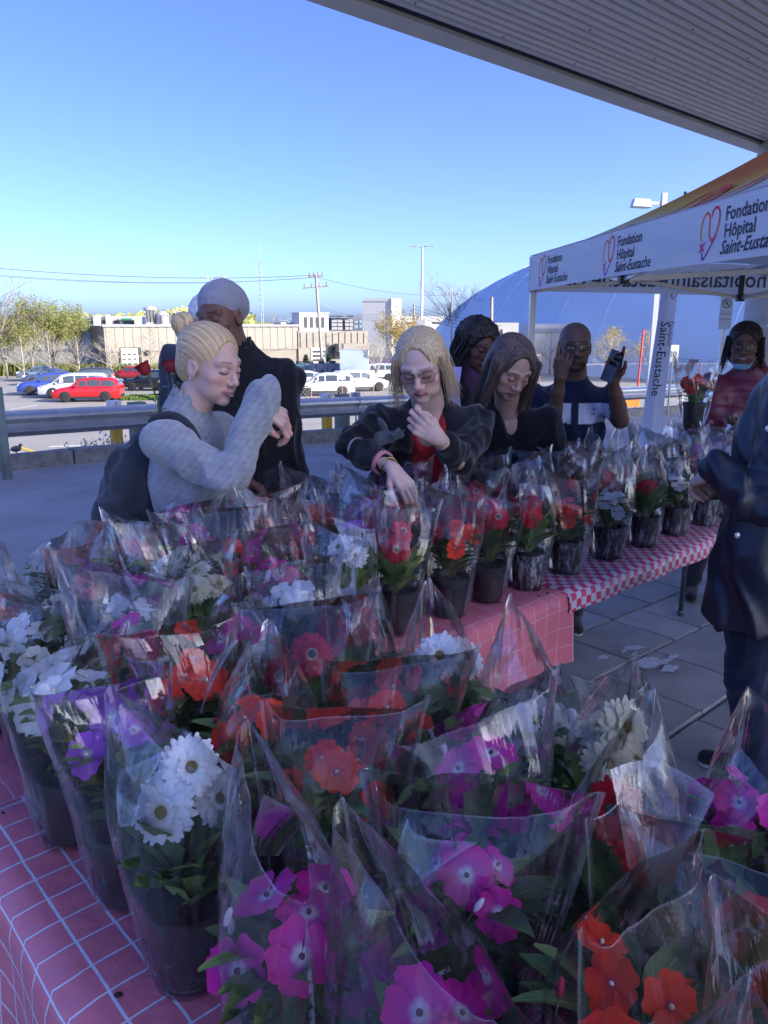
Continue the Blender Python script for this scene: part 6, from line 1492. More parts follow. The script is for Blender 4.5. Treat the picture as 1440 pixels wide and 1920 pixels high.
car('suv', 'red', (.62, .012, .015), cp(168, 752), R(186), 'bright red SUV parked side-on nearest the guardrail', )
car('van', 'silver', (.55, .57, .60), cp(105, 752, 3.6), R(197), 'silver minivan parked right behind the bright red SUV')
car('suv', 'blue', (.03, .06, .30), cp(58, 746, 3.4), R(200), 'deep blue SUV at the left with silver alloy wheels')
car('suv', 'charcoal', (.04, .042, .05), cp(88, 742, 8.5), R(200), 'dark SUV with pale sides wedged between minivan and blue SUV')
car('sedan', 'navy', (.05, .07, .16), cp(18, 733, 8), R(202), 'navy sedan in the line beyond the deep blue SUV')
car('sedan', 'slate', (.12, .16, .22), cp(-12, 726, 10), R(202), 'slate blue sedan cut by the left edge, farthest in its line')
car('sedan', 'wine', (.45, .02, .03), cp(212, 722, 6), R(170), 'dark red sedan parked beyond the bright red SUV')
car('suv', 'black', (.015, .016, .02), cp(272, 735, 2), R(172), 'black SUV parked on the grass verge right of the red SUV')
car('sedan', 'grey', (.20, .21, .23), cp(340, 728, 4), R(172), 'mid grey sedan partly hidden behind the blonde woman in fleece')
car('suv', 'white', (.72, .72, .72), cp(607, 741), R(188), 'white compact SUV parked behind the chain-link fence')
car('sedan', 'pearl', (.62, .62, .60), cp(560, 733, 3), R(190), 'pearl white sedan to the left of the white compact SUV')
car('suv', 'black', (.015, .016, .02), cp(596, 718, 4), R(184), 'black SUV behind the white compact SUV')
car('suv', 'white', (.72, .72, .72), cp(672, 736, 1.5), R(20), 'white hatchback showing its red tail lights, right of the compact SUV')
car('sedan', 'silver', (.55, .57, .60), cp(650, 718, 6), R(185), 'silver sedan in the second line behind the white hatchback')
car('suv', 'silver', (.55, .57, .60), cp(700, 720, 4), R(185), 'silver SUV under the bare tree near the yellow tree')
car('sedan', 'grey', (.20, .21, .23), cp(735, 716, 6), R(182), 'grey sedan half behind the head of the woman in tinted glasses')
car('sedan', 'wine', (.45, .02, .03), cp(742, 703, 6), R(182), 'small dark red sedan far off below the yellow tree')
car('suv', 'teal', (.05, .16, .20), cp(540, 722, 4), R(190), 'teal SUV left of the pearl sedan beside the tall man')
car('van', 'white', (.72, .72, .72), cp(1022, 690, 0), R(200), 'white van parked below the dome, beyond the tent pole')
car('van', 'white', (.72, .72, .72), cp(842, 712, 0), R(185), 'white van between the tinted-glasses woman and the curly-haired woman')

# ---- trees
m_bark = mat('pale_bark', (.36, .31, .26), .9, var=.2, scale=6); m_bark2 = mat('grey_bark', (.20, .17, .14), .9, var=.25, scale=6)
def leafcol(n, c, v=.4): return mat(n, c, .75, var=v, scale=.9, trans=.35)
m_lyg = leafcol('spring_leaf', (.24, .255, .075)); m_lye = leafcol('yellow_leaf', (.50, .38, .10)); m_lcr = leafcol('cream_leaf', (.60, .50, .22)); m_ldk = leafcol('conifer_leaf', (.025, .06, .025))
def tree(name, pos, h, label, bark, leaf=None, spread=.5, levels=4, n0=9, leaves=0, lsz=.12, shape='vase', seed=1, trunk_h=.25, r0=None, group='trees around the car park', start=0, low=.2):
    r = random.Random(seed); br = MB(); tips = []; r0 = r0 or h * .018
    def grow(p, d, L, rad, lv):
        k = 3 if lv < 3 else 2; pts = [p]; q = p; dd = d
        for i in range(k): dd = (dd + Vector((r.uniform(-1, 1), r.uniform(-1, 1), r.uniform(-.3, .6))) * .13).normalized(); q = q + dd * L / k; pts.append(q)
        br.tube(pts, [rad * (1 - .55 * i / k) for i in range(k + 1)], 5 if lv < 2 else 3, cap=False)
        if lv >= levels: tips.append(q); tips.append(pts[1]); return
        n = r.choice((3, 4)) if lv < levels - 1 else r.choice((3, 4, 5))
        for i in range(n):
            t = r.uniform(.35, 1); b_ = p.lerp(q, t) if t < .9 else q; a = r.uniform(0, 6.28); side = dd.orthogonal().normalized(); side.rotate(Matrix.Rotation(a, 3, dd).to_quaternion() if False else Matrix.Rotation(a, 4, dd).to_quaternion())
            nd = (dd * r.uniform(.55, 1) + side * r.uniform(.5, 1.0) * (spread * 1.6) + Vector((0, 0, .25))).normalized(); grow(b_, nd, L * r.uniform(.5, .72), rad * .5, lv + 1)
    th = h * trunk_h; trunk = [Vector((0, 0, 0)), Vector((r.uniform(-.02, .02) * h, r.uniform(-.02, .02) * h, h * .5)), Vector((0, 0, h * .92))] if shape == 'cone' else [Vector((0, 0, 0)), Vector((0, 0, th))]
    tb_ = MB(); tb_.tube(trunk, [r0, r0 * .7, r0 * .15] if shape == 'cone' else [r0, r0 * .8], 8)
    if shape == 'cone':
        for i in range(n0 * 3):
            t = low + (1 - low) * (i + r.random()) / (n0 * 3); a = i * 2.4 + r.uniform(-.4, .4); z = h * .92 * t; L = h * spread * (1 - t) * 1.05 + h * .06; grow(Vector((0, 0, z)), Vector((math.cos(a), math.sin(a), r.uniform(.45, .9))).normalized(), L, r0 * .33 * (1.2 - t), start or levels - 1)
    else:
        for i in range(n0):
            a = i * 2.4 + r.uniform(-.4, .4); grow(Vector((0, 0, th * r.uniform(.8, 1))), Vector((math.cos(a) * spread, math.sin(a) * spread, 1)).normalized(), h * .42 * r.uniform(.8, 1.1), r0 * .5, 1)
    t = empty(name, pos, r.uniform(0, 6), label, 'tree', group); tb_.build('trunk', bark, t, smooth=True); br.build('branches', bark, t, kind='stuff')
    if leaf and leaves:
        lf = MB(); k = max(1, int(leaves / max(1, len(tips))) + 1)
        for p in tips:
            for _ in range(k):
                c = p + Vector((r.gauss(0, 1), r.gauss(0, 1), r.gauss(0, 1))) * lsz * 1.6; a = Vector((r.uniform(-1, 1), r.uniform(-1, 1), r.uniform(-1, 1))).normalized() * lsz * r.uniform(.4, 1); b2 = a.orthogonal().normalized() * lsz * .45 * r.uniform(.6, 1.2)
                lf.face([lf.vert(c - a), lf.vert(c + b2), lf.vert(c + a), lf.vert(c - b2)])
        lf.build('crown', leaf, t, kind='stuff')
    return t
for i, (px, py, tp, lab) in enumerate(((47, 716, 622, 'leftmost of the bare pale young trees behind the parked cars'), (97, 714, 612, 'bare pale young tree second from the left behind the minivan'), (151, 714, 624, 'bare pale young tree behind the roof of the red SUV'), (211, 712, 616, 'bare pale young tree in front of the warehouse corner'), (286, 708, 610, 'bare pinkish tree in front of the warehouse doors by the rose'))):
    p = gp(px, py); h = (at(px, tp, p.y).z - p.z); tree('bare_tree', p, h, lab, m_bark, m_lyg, .46, 3, 12, 90, .07, 'cone', 10 + i, r0=.075, start=2)
for i, (px, py, tp, f_, sp_, lab) in enumerate(((8, 0, 585, 84, .60, 'loose spring-green tree at the left edge behind the bare trees'), (58, 0, 556, 88, .55, 'tallest spring-green tree on the left, above the blue SUV'), (98, 0, 575, 92, .60, 'spring-green tree right of the tallest one, against the warehouse'), (140, 0, 592, 96, .45, 'small airy spring-green tree before the warehouse side wall'))):
    x = gx(px, f_); z = lot_z(x, f_); h = at(px, tp, f_).z - z; tree('leafy_tree', (x, f_, z), h * 1.08, lab, m_bark2, m_lyg, sp_, 4, 9, 5200, .15, 'vase', 31 + i)
x = gx(-30, 60); tree('bare_tree', (x, 60, lot_z(x, 60)), 9.5, 'bare grey tree whose twigs reach in at the left edge', m_bark2, None, .5, 4, 8, 0, .1, 'vase', 55)
p = gp(742, 706); tree('yellow_tree', p, at(742, 578, p.y).z - p.z, 'yellow willow-like tree before the white tower block', m_bark, m_lye, .48, 4, 9, 2600, .13, 'vase', 60, trunk_h=.2)
p = gp(706, 724); tree('bare_tree', p, at(706, 632, p.y).z - p.z, 'white-twigged bare tree in front of the yellow tree', m_bark, m_lcr, .6, 4, 8, 60, .06, 'vase', 61, trunk_h=.3)
p = gp(1142, 716); tree('yellow_tree', p, at(1142, 612, p.y).z - p.z, 'pale yellow young tree left of the red pole below the dome', m_bark, m_lcr, .45, 3, 12, 1500, .10, 'cone', 62, low=.12)
p = gp(1215, 716); tree('yellow_tree', p, at(1215, 618, p.y).z - p.z, 'pale yellow young tree right of the red pole below the dome', m_bark, m_lcr, .45, 3, 12, 1400, .10, 'cone', 63, low=.12)
p = gp(1030, 702); tree('bare_tree', p, at(1030, 612, p.y).z - p.z, 'thin bare tree between tent pole and the man with the phone', m_bark, m_lcr, .4, 3, 10, 120, .08, 'cone', 64)
x = gx(858, 118); tree('bare_tree', (x, 118, lot_z(x, 118)), at(858, 518, 118).z - lot_z(x, 118), 'wide bare tree standing against the sky beside the dome', m_bark2, None, .55, 5, 8, 0, .1, 'vase', 65)
for i, (px, f_) in enumerate(((573, 88), (616, 88))):
    x = gx(px, f_); z = lot_z(x, f_); h = at(px, 664 - 2 * i, f_).z - z; t = empty('conifer', (x, f_, z), 0, ('narrow dark conifer left of the leaning utility pole', 'narrow dark conifer right of the leaning utility pole')[i], 'tree', 'conifers by the warehouse'); r = random.Random(i); b = MB()
    for k in range(700):
        t_ = r.random(); a = r.uniform(0, 6.28); rr = .62 * (1 - t_) ** .7 * math.sqrt(r.random()) + .03; c = Vector((rr * math.cos(a), rr * math.sin(a), .2 + (h - .2) * t_)); u_ = Vector((math.cos(a), math.sin(a), -.6)) * .16; w_ = Vector((-math.sin(a), math.cos(a), .1)) * .07; b.face([b.vert(c), b.vert(c + u_ * .5 + w_), b.vert(c + u_), b.vert(c + u_ * .5 - w_)])
    b.build('crown', m_ldk, t, kind='stuff'); b = MB(); b.tube([(0, 0, 0), (0, 0, h * .8)], [.09, .02], 6); b.build('trunk', m_bark2, t)

# ---- verge hedge and grass strip
def blades(name, lab, pts, n, hgt, m, seed, w=.02, cat=None):
    r = random.Random(seed); b = MB()
    for _ in range(n):
        t = r.random() * (len(pts) - 1); i = int(t); t -= i; p = pts[i].lerp(pts[i + 1], t) + Vector((r.gauss(0, .35), r.gauss(0, .6), 0)); h = hgt * r.uniform(.4, 1.1); a = r.uniform(0, 6.28); d = Vector((math.cos(a), math.sin(a), 0)); q = Vector((-d.y, d.x, 0)) * w; b.face([b.vert(p - q), b.vert(p + q), b.vert(p + d * h * .35 + Vector((0, 0, h)))])
    o = b.build(name, m, None); tag(o, lab, cat, kind='stuff'); return o
blades('grass', 'bright spring grass on the verge beyond the red SUV', [gp(238, 748), gp(312, 748), gp(420, 742)], 5000, .35, m_grass, 3, .035)
blades('shrubbery', 'low yellow-green undergrowth behind the parked cars', [gp(0, 704), gp(120, 704), gp(240, 706), gp(420, 702)], 9000, 1.5, m_lyg, 4, .10)
m_straw = mat('dry_straw', (.52, .46, .36), .9, var=.3, scale=3)
def weed(u, v, h, lab, seed, m=m_straw, n=26):
    r = random.Random(seed); p = tb(u, v); z = slope_z(p.x, p.y); b = MB()
    for i in range(n):
        a = r.uniform(0, 6.28); e = r.uniform(.15, .8); d = Vector((math.cos(a) * e, math.sin(a) * e, 1)).normalized(); L = h * r.uniform(.5, 1); q = d * L; b.tube([(0, 0, 0), tuple(q * .5 + Vector((r.uniform(-.04, .04), 0, 0))), tuple(q)], [.006, .004, .002], 3, cap=False)
        for k in range(7):
            c = q * r.uniform(.45, 1.0) + Vector((r.uniform(-.07, .07), r.uniform(-.07, .07), r.uniform(-.05, .05))); s_ = .018; b.face([b.vert(c + Vector((-s_, 0, 0))), b.vert(c + Vector((0, s_, s_))), b.vert(c + Vector((s_, 0, .01))), b.vert(c + Vector((0, -s_, -s_)))])
    o = b.build('dry_weed', m, None, loc=(p.x, p.y, z)); tag(o, lab, 'weed', 'dry weeds behind the guardrail', 'stuff')
for i, (u, v) in enumerate(((4.2, 10.3), (4.6, 10.5), (3.9, 10.6), (6.9, 10.2), (7.3, 10.4), (9.3, 10.3), (15.5, 10.4), (16.3, 10.2), (12.8, 10.4), (18.5, 10.3))): weed(u, v, .75 if i < 3 else .5, ('dry', 'pale', 'grey', 'brittle', 'straw', 'ragged', 'thin', 'bushy', 'low', 'tall')[i] + ' weed clump ' + ('below the guardrail left of the backpack' if i < 3 else 'behind the guardrail by the tall man' if i < 6 else 'behind the guardrail near the feather flag'), 80 + i)
m_stone = mat('rubble_stone', (.34, .31, .27), .9, var=.35, scale=4); r = random.Random(4); b = MB()
for _ in range(900):
    u, v = r.uniform(-8, 24), r.uniform(9.9, 11.4); p = tb(u, v); s_ = r.uniform(.03, .10); b.ell((p.x, p.y, slope_z(p.x, p.y) + s_ * .3), (s_, s_ * r.uniform(.6, 1), s_ * .6), 6, 4)
tag(b.build('gravel', m_stone, None), 'rough stones strewn on the embankment behind the kerb', kind='stuff')
# pigeons on the kerb, left
m_pig = plain('pigeon_grey', (.13, .14, .16), .7)
for i, (px, py, f_) in enumerate(((30, 842, 9.75), (135, 849, 9.7))):
    c = at(px, py, 1); p = at(px, py, 10.15 + .6 * i); z = p.z - .06; t = empty('pigeon', (p.x, p.y, z), R(40 + 50 * i), ('grey pigeon sitting on the kerb under the guardrail, left one', 'smaller-looking grey pigeon on the kerb near the weeds')[i], 'bird', 'pigeons by the kerb')
    b = MB(); t.scale = (.7, .7, .7); b.ell((0, 0, .09), (.10, .055, .058), 12, 8); b.ell((.085, 0, .155), (.030, .026, .030), 10, 6); b.tube([(.06, 0, .10), (.08, 0, .15)], [.038, .026], 8); b.box((-.13, 0, .075), (.12, .05, .016)); b.tube([(.112, 0, .152), (.135, 0, .146)], [.008, .002], 5)
    b.build('body', m_pig, t, smooth=True); b = MB()
    for s_ in (-1, 1): b.tube([(0, s_ * .02, 0), (0, s_ * .02, .05)], .005, 5)
    b.build('legs', plain('pigeon_legs', (.35, .10, .08), .7), t)
# yellow bay lines and white arrow on the lot
m_yel = plain('yellow_marking', (.62, .42, .03), .8); m_whm = plain('white_marking', (.66, .66, .64), .8)
def mark(name, P, w, m, lab):
    b = MB(); P = [gp(*p) for p in P]
    for p, q in zip(P, P[1:]):
        d = (q - p); d.z = 0; d.normalize(); n_ = Vector((-d.y, d.x, 0)) * w / 2; z = Vector((0, 0, .012)); b.face([b.vert(p + n_ + z), b.vert(p - n_ + z), b.vert(q - n_ + z), b.vert(q + n_ + z)])
    stru(b.build(name, m), lab)
mark('lot_marking', [(35, 838), (90, 856)], .22, m_yel, 'yellow bay line on the lit car park, left'); mark('lot_marking', [(15, 852), (90, 857)], .2, m_yel, 'second yellow bay line meeting the first'); mark('lot_marking', [(92, 838), (150, 836)], .25, m_whm, 'white arrow shaft on the lit car park')
for k, (a, c) in enumerate((((20, 768), (70, 760)), ((100, 775), (160, 768)), ((600, 752), (640, 748)))): mark('lot_marking', [a, c], .15, m_whm, 'white bay line by the parked cars')
# bollards behind the rail: yellow sleeve, white cap; green posts; small sign posts
for i, (px, w_, lab) in enumerate(((213, .16, 'square bollard with white top and yellow foot near the roses'), (612, .15, 'square bollard with white top and yellow foot behind the tall man'))):
    f_ = 10.6 + 2.6 * i; p = at(px, 751 + (i == 1) * -13, f_); zb = slope_z(p.x, p.y) - .1; t = empty('bollard', (p.x, p.y, zb), PHI, lab, 'bollard', 'bollards behind the guardrail'); h = p.z - zb
    b = MB(); b.box((0, 0, h * .86), (.15, .15, h * .28)); b.box((.0, -.0765, h * .86), (.02, .004, h * .26), 1); b.build('cap', [plain('bollard_white', (.75, .75, .72), .6), plain('grey_line', (.3, .3, .3), .6)], t); b = MB(); b.box((0, 0, h * .36), (.13, .13, h * .72)); b.build('sleeve', plain('bollard_yellow', (.70, .42, .03), .6), t)
for i, (px, py, f_) in enumerate(((256, 757, 11.2), (641, 742, 13.6))):
    p = at(px, py, f_); b = MB(); b.box((0, 0, -.5), (.22, .16, 1.05)); o = b.build('green_post', m_post, None, loc=p); o.rotation_euler = (0, 0, PHI); tag(o, ('squat green post standing just behind the rail near the roses', 'squat green post behind the rail between tall man and glasses woman')[i], 'post', 'green posts behind the rail')
p = at(667, 742, 14.2); t = empty('plate_sign', p, 0, 'small white plate with a pictogram beside the green post', 'sign'); b = MB(); b.box((0, 0, 0), (.17, .01, .13)); b.build('plate', m_sw, t); b = MB(); b.tube([(.045 * math.cos(a), -.009, .045 * math.sin(a)) for a in np.linspace(0, 2 * PI, 16)[:-1]], .004, 4, closed=True); b.box((0, -.009, 0), (.012, .004, .05)); b.build('pictogram', m_sr, t); b = MB(); b.tube([(0, .02, 0), (0, .02, -1.2)], .02, 6); b.build('stake', m_galv, t)
p = gp(642, 752); t = empty('street_sign', p, 0, 'thin sign post with pale plate in front of the white compact SUV', 'sign'); h = at(642, 700, p.y).z - p.z; b = MB(); b.tube([(0, 0, 0), (0, 0, h)], .035, 6); b.build('post', m_galv, t); b = MB(); b.box((0, -.05, h - .2), (.45, .02, .42)); b.build('plate', m_sw, t)
# chain-link fence
m_wire = plain('fence_wire', (.42, .40, .38), .6, .4)
def chain(P, h, lab):
    t = empty('chain_link_fence', P[0], 0, lab, 'fence'); o0 = Vector(P[0]); wm = MB()
    for p, q in zip(P, P[1:]):
        p, q = p - o0, q - o0; L = (q - p).length; n = max(2, int(L / .28)); 
        for s_ in (-1, 1):
            for i in range(-int(h / .28), n):
                a, c = i / n, (i + h / .28) / n; a2, c2 = max(0, a), min(1, c)
                if a2 >= c2: continue
                za, zc = (a2 - a) / (c - a) * h, (c2 - a) / (c - a) * h
                if s_ < 0: za, zc = h - za, h - zc
                wm.tube([p.lerp(q, a2) + Vector((0, 0, za)), p.lerp(q, c2) + Vector((0, 0, zc))], .008, 3, cap=False)
        b = MB(); b.tube([p + Vector((0, 0, h)), q + Vector((0, 0, h))], .022, 6); b.build('top_rail', m_wire, t)
    for p in P: b = MB(); b.tube([p - o0 - Vector((0, 0, .2)), p - o0 + Vector((0, 0, h + .08))], .04, 6); b.build('fence_post', mat('rust_post', (.30, .16, .12), .8), t)
    wm.build('wire_mesh', m_wire, t, kind='stuff')
chain([gp(545, 762), gp(584, 760), gp(642, 757), gp(700, 752)], 1.15, 'chain-link fence with rusty posts in front of the white cars')
chain([gp(800, 735), gp(850, 733), gp(900, 730), gp(950, 728), gp(1010, 726)], 2.6, 'taller chain-link fence right of the woman in tinted glasses')
chain([gp(1090, 728), gp(1160, 727), gp(1240, 727), gp(1310, 727), gp(1385, 727)], 1.9, 'low chain-link fence along the foot of the dome')

# ---- buildings
m_side = mat('ribbed_siding', (.27, .245, .205), .7, var=.05, scale=.4); m_sidd = mat('siding_grey', (.34, .35, .37), .7, var=.05, scale=.4); m_blk = mat('concrete_block', (.25, .225, .18), .9, var=.08, scale=1.5); m_white = mat('white_cladding', (.46, .455, .43), .7, var=.04, scale=.3); m_door = mat('sectional_door', (.66, .64, .58), .6, var=.05); m_dk = plain('opening_dark', (.05, .055, .06), .3)
def wallbox(name, A_, B_, depth, z0, z1, m, parent=None, o0=Vector((0, 0, 0))):
    """box whose front face runs from A_ to B_ (seen left to right), going depth back"""
    A_, B_ = Vector(A_), Vector(B_); d = (B_ - A_); d.z = 0; u_ = d.normalized(); n_ = Vector((-u_.y, u_.x, 0)); M = Matrix((u_, n_, Vector((0, 0, 1)))).transposed().to_4x4(); M.translation = Vector((A_.x, A_.y, 0)) - o0; b = MB(); b.box((d.length / 2, depth / 2, (z0 + z1) / 2), (d.length, depth, z1 - z0), 0, M); return b.build(name, m, parent), M, d.length
def onface(M, x0, x1, z0, z1, th, name, m, parent, proud=.03):
    b = MB(); b.box(((x0 + x1) / 2, -proud / 2 - .01, (z0 + z1) / 2), (x1 - x0, proud + .02, z1 - z0), 0, M); return b.build(name, m, parent)
A1 = Vector((gx(198, 86), 86, 0)); B1 = Vector((gx(560, 96), 96, 0)); B2 = Vector((gx(690, 99), 99, 0)); zb = -6
WH = empty('warehouse', (A1.x, A1.y, zb), label='long beige warehouse with ribbed siding and sectional doors', cat='building'); o0 = Vector(WH.location)
zt = at(198, 611, 86).z; zm = at(198, 660, 86).z
_, M, L = wallbox('wall', A1, B1, 34, zb, zm, m_blk, WH, o0); _, M, L = wallbox('siding', A1 + Vector((0, -.15, 0)), B1 + Vector((0, -.15, 0)), 34, zm - o0.z + 0, zt - o0.z, m_side, WH, o0) if False else (None, M, L)
for c in WH.children: c.location = (0, 0, 0)
def lift(o): return o
for c in WH.children: lift(c)
o, M, L = wallbox('upper_wall', A1 + Vector((0, -.12, 0)), B1 + Vector((0, -.12, 0)), 34.2, zm, zt, m_side, WH, o0); lift(o)
b = MB(); k = int(L / .9)
for i in range(k): b.box(((i + .5) * L / k, -.02, (zm + zt) / 2 + .02), (.55, .05, zt - zm - .2), 0, M)
lift(b.build('siding_ribs', m_side, WH, kind='stuff'))
b = MB(); b.box((L / 2, -.1, zt + .03), (L + .3, .3, .22), 0, M); lift(b.build('roof_edge', m_sidd, WH))
s_ = L / 362; xw = lambda px: (px - 198) * s_
def zz(py, f_=88): return at(300, py, f_).z
fr_ = lift(onface(M, xw(221), xw(259), zb, zz(651), .05, 'door_frame', m_dk, WH)); d_ = lift(onface(M, xw(224), xw(253), zb, zz(653), .05, 'garage_door', m_door, WH, .08))
for i in range(4):
    for j in range(3): o = onface(M, xw(226 + 9 * j), xw(232 + 9 * j), zz(662 + 9 * i + 3), zz(662 + 9 * i), .02, 'window', m_dk, d_, .11); o.location = (0, 0, 0)
lift(onface(M, xw(268), xw(275), zz(664), zz(656), .05, 'wall_lamp', m_dk, WH, .3)); lift(onface(M, xw(316), xw(322), zb, zz(668), .05, 'side_door', m_door, WH, .06)); lift(onface(M, xw(310), xw(314), zz(673), zz(655), .05, 'downpipe', m_sidd, WH, .2))
o, M2, L2 = wallbox('right_wing', B1 + Vector((.01, -.3, 0)), B2, 30, zb, at(600, 621, 97).z, m_side, WH, o0); lift(o)
b = MB(); k = int(L2 / .8)
for i in range(k): b.box(((i + .5) * L2 / k, -.05, at(600, 637, 97).z), (.3, .12, 1.7), 0, M2)
lift(b.build('siding_ribs', m_side, WH, kind='stuff')); xs2 = lambda px: (px - 560) * L2 / 130
dd_ = lift(onface(M2, xs2(583), xs2(609), zb, zz(652, 97), .05, 'garage_door', m_door, WH, .08))
for i in range(4): o = onface(M2, xs2(585), xs2(607), zz(657 + 8 * i + 4, 97), zz(657 + 8 * i, 97), .02, 'window', m_dk, dd_, .11); o.location = (0, 0, 0)
lift(onface(M2, xs2(627), xs2(684), zz(660, 97), zz(644, 97), .05, 'door_canopy', m_side, WH, 1.6)); lift(onface(M2, xs2(615), xs2(626), zz(672, 97), zz(647, 97), .05, 'shadowed_opening', m_dk, WH, .05))  # last one: a dark plate on the wall, its colour standing in for shade
# rooftop units
m_hvac = mat('hvac_metal', (.5, .5, .5), .5, metal=.3, var=.1)
for i, (px, w_, h_, ty, lab) in enumerate(((286, 2.2, 2.6, 'vent', 'white roof cowl on the warehouse, left one'), (309, 1.9, 1.8, 'fan', 'rounded roof fan on the warehouse, right one'), (540, 3.0, 1.0, 'box', 'low roof unit at the left of the warehouse wing'), (583, 4.5, 2.2, 'box', 'large roof unit beside the leaning utility pole'), (556, 1.6, .9, 'box', 'small roof unit between two larger ones'))):
    f_ = 100; x = gx(px, f_); zr = zt - .1 if px < 500 else at(600, 621, 97).z - .05; t = empty('rooftop_unit', (x, f_, zr), R(42), lab, 'roof unit', 'units on the warehouse roof'); b = MB()
    if ty == 'box': b.box((0, 0, h_ / 2), (w_, 1.6, h_)); b.box((0, 0, h_ + .05), (w_ + .2, 1.8, .1))
    elif ty == 'fan': b.lathe([(.9, 0), (.9, 1.1), (.75, 1.6), (.35, 1.85), (.05, 1.9)], 16)
    else: b.box((0, 0, .6), (1.8, 1.2, 1.2)); b.lathe([(.55, 1.2), (.55, 1.9), (.8, 2.0), (.8, 2.3), (.1, 2.6)], 14)
    b.build('housing', m_hvac, t); b = MB()
    for k in range(4): b.box((-w_ * .3 + k * w_ * .2, -.82, h_ * .5), (w_ * .12, .04, h_ * .6))
    b.build('louvres', m_dk, t, kind='stuff')
def building(name, px0, px1, f_, pyt, m, label, depth=12, ang=0.0, pyb=None, f1=None):
    f1 = f1 or f_; a = Vector((gx(px0, f_), f_, 0)); c = Vector((gx(px1, f1), f1, 0)); z1 = at((px0 + px1) / 2, pyt, (f_ + f1) / 2).z; z0 = -7.0; t = empty(name, (a.x, a.y, z0), label=label, cat='building'); o, M, L = wallbox('wall', a, c, depth, 0, z1 - z0, m, t, Vector((a.x, a.y, 0))); return t, M, L, z0, z1
def win(t, M, L, z0, px0, px1, wins, f_, m=m_dk, name='window', proud=.04):
    for (a, c, ya, yb) in wins: onface(M, (a - px0) / (px1 - px0) * L, (c - px0) / (px1 - px0) * L, at(a, yb, f_).z - z0, at(a, ya, f_).z - z0, .02, name, m, t, proud)
t, M, L, z0, z1 = building('white_tower', 680, 734, 150, 560, mat('cladding_pale', (.45, .45, .45), .7, var=.03), 'plain white tower block rising behind the yellow tree', 7, f1=149)
onface(M, 0, L, z1 - z0 - .5, z1 - z0 + .05, .1, 'roof_edge', m_white, t, .1)
a = Vector((gx(734, 149), 149, 0)); o, M3, L3 = wallbox('lit_side', a + Vector((.02, -.3, 0)), Vector((gx(752, 153), 153, 0)), 3, 0, z1 - z0, m_white, t, Vector((gx(680, 150), 150, 0)))
t, M, L, z0, z1 = building('white_plant', 752, 975, 155, 593, m_white, 'low white industrial block running from the tower to the dome', 20)
win(t, M, L, z0, 752, 975, [(760, 800, 604, 607), (810, 850, 604, 607), (870, 905, 604, 607)], 155)
t, M, L, z0, z1 = building('grey_block', 925, 971, 76, 605, mat('block_grey', (.38, .37, .35), .8, var=.05), 'small grey box building in front of the dome beside the dark post', 6)
onface(M, L * .35, L * .42, z1 - z0 - 1.2, z1 - z0 - .6, .1, 'wall_lamp', m_white, t, .2)
t, M, L, z0, z1 = building('apartment_block', 604, 680, 165, 596, mat('apart_dark', (.16, .17, .19), .7), 'dark modern apartment block with white balconies above the warehouse roof', 15)
win(t, M, L, z0, 604, 680, [(606, 612, 600, 606), (606, 612, 609, 615), (665, 672, 601, 606), (665, 672, 610, 616), (674, 679, 600, 606), (674, 679, 609, 615)], 165, plain('apart_glass', (.30, .38, .48), .1), proud=.1)
for i, (a, c) in enumerate(((623, 633), (634, 643), (648, 655), (656, 661))):
    for k in range(3): onface(M, (a - 604) / 76 * L, (c - 604) / 76 * L, at(a, 599 + 7 * k + 5.5, 165).z - z0, at(a, 599 + 7 * k, 165).z - z0, .02, 'balcony', m_white, t, .8)
for a, c in ((620, 645), (651, 664)): onface(M, (a - 604) / 76 * L, (c - 604) / 76 * L, at(a, 594, 165).z - z0, at(a, 592, 165).z - z0, .02, 'roof_slab', m_dk, t, 1.5)
t, M, L, z0, z1 = building('distant_offices', 158, 268, 230, 593, mat('office_pale', (.46, .45, .42), .7, var=.05), 'pale two-storey offices with window bands beyond the warehouse', 20)
win(t, M, L, z0, 158, 268, [(166, 173, 601, 606), (174, 180, 601, 606), (196, 203, 600, 607), (217, 228, 601, 607), (235, 255, 602, 609)], 230, proud=.2)
for a, c, ya, yb in ((182, 194, 591, 611), (205, 212, 590, 611), (230, 257, 596, 600), (258, 268, 598, 611)): onface(M, (a - 158) / 110 * L, (c - 158) / 110 * L, at(a, yb, 230).z - z0, at(a, ya, 230).z - z0, .02, 'wall_panel', m_white, t, 1.2)
onface(M, 78 / 110 * L, 96 / 110 * L, at(240, 600.5, 230).z - z0, at(240, 597, 230).z - z0, .02, 'shop_sign', plain('green_sign', (.02, .22, .12), .6), t, 1.5)
t, M, L, z0, z1 = building('blue_shed', 637, 690, 70, 657, mat('shed_blue', (.36, .44, .56), .7, var=.04), 'pale blue-grey storage shed behind the white cars', 4)
t, M, L, z0, z1 = building('low_building', 1000, 1072, 84, 607, mat('low_grey', (.58, .56, .52), .8, var=.05), 'long low pale building behind the man with the phone', 8)
onface(M, 0, L, z1 - z0 - .9, z1 - z0 - .5, .1, 'eave_band', m_sidd, t, .15)
# chillers
for i in range(4):
    f_ = 74; px = 560 + i * 21; x = gx(px, f_); t = empty('chiller', (x, f_, lot_z(x, f_)), R(8), ('first', 'second', 'third', 'fourth')[i] + ' from left of the grey louvred chillers before the warehouse', 'chiller', 'chillers before the warehouse'); b = MB(); b.box((0, 0, .85), (1.02, 1.6, 1.7)); b.build('cabinet', mat('chiller_grey', (.22, .25, .28), .6), t); b = MB()
    b.add([(-.45, -.81, .2), (.45, -.81, .2), (0, -.81, 1.35)], [(0, 1, 2)]); b.build('louvred_panel', m_dk, t); b = MB(); b.lathe([(.3, 1.7), (.3, 1.95)], 12); b.build('fan', m_dk, t)
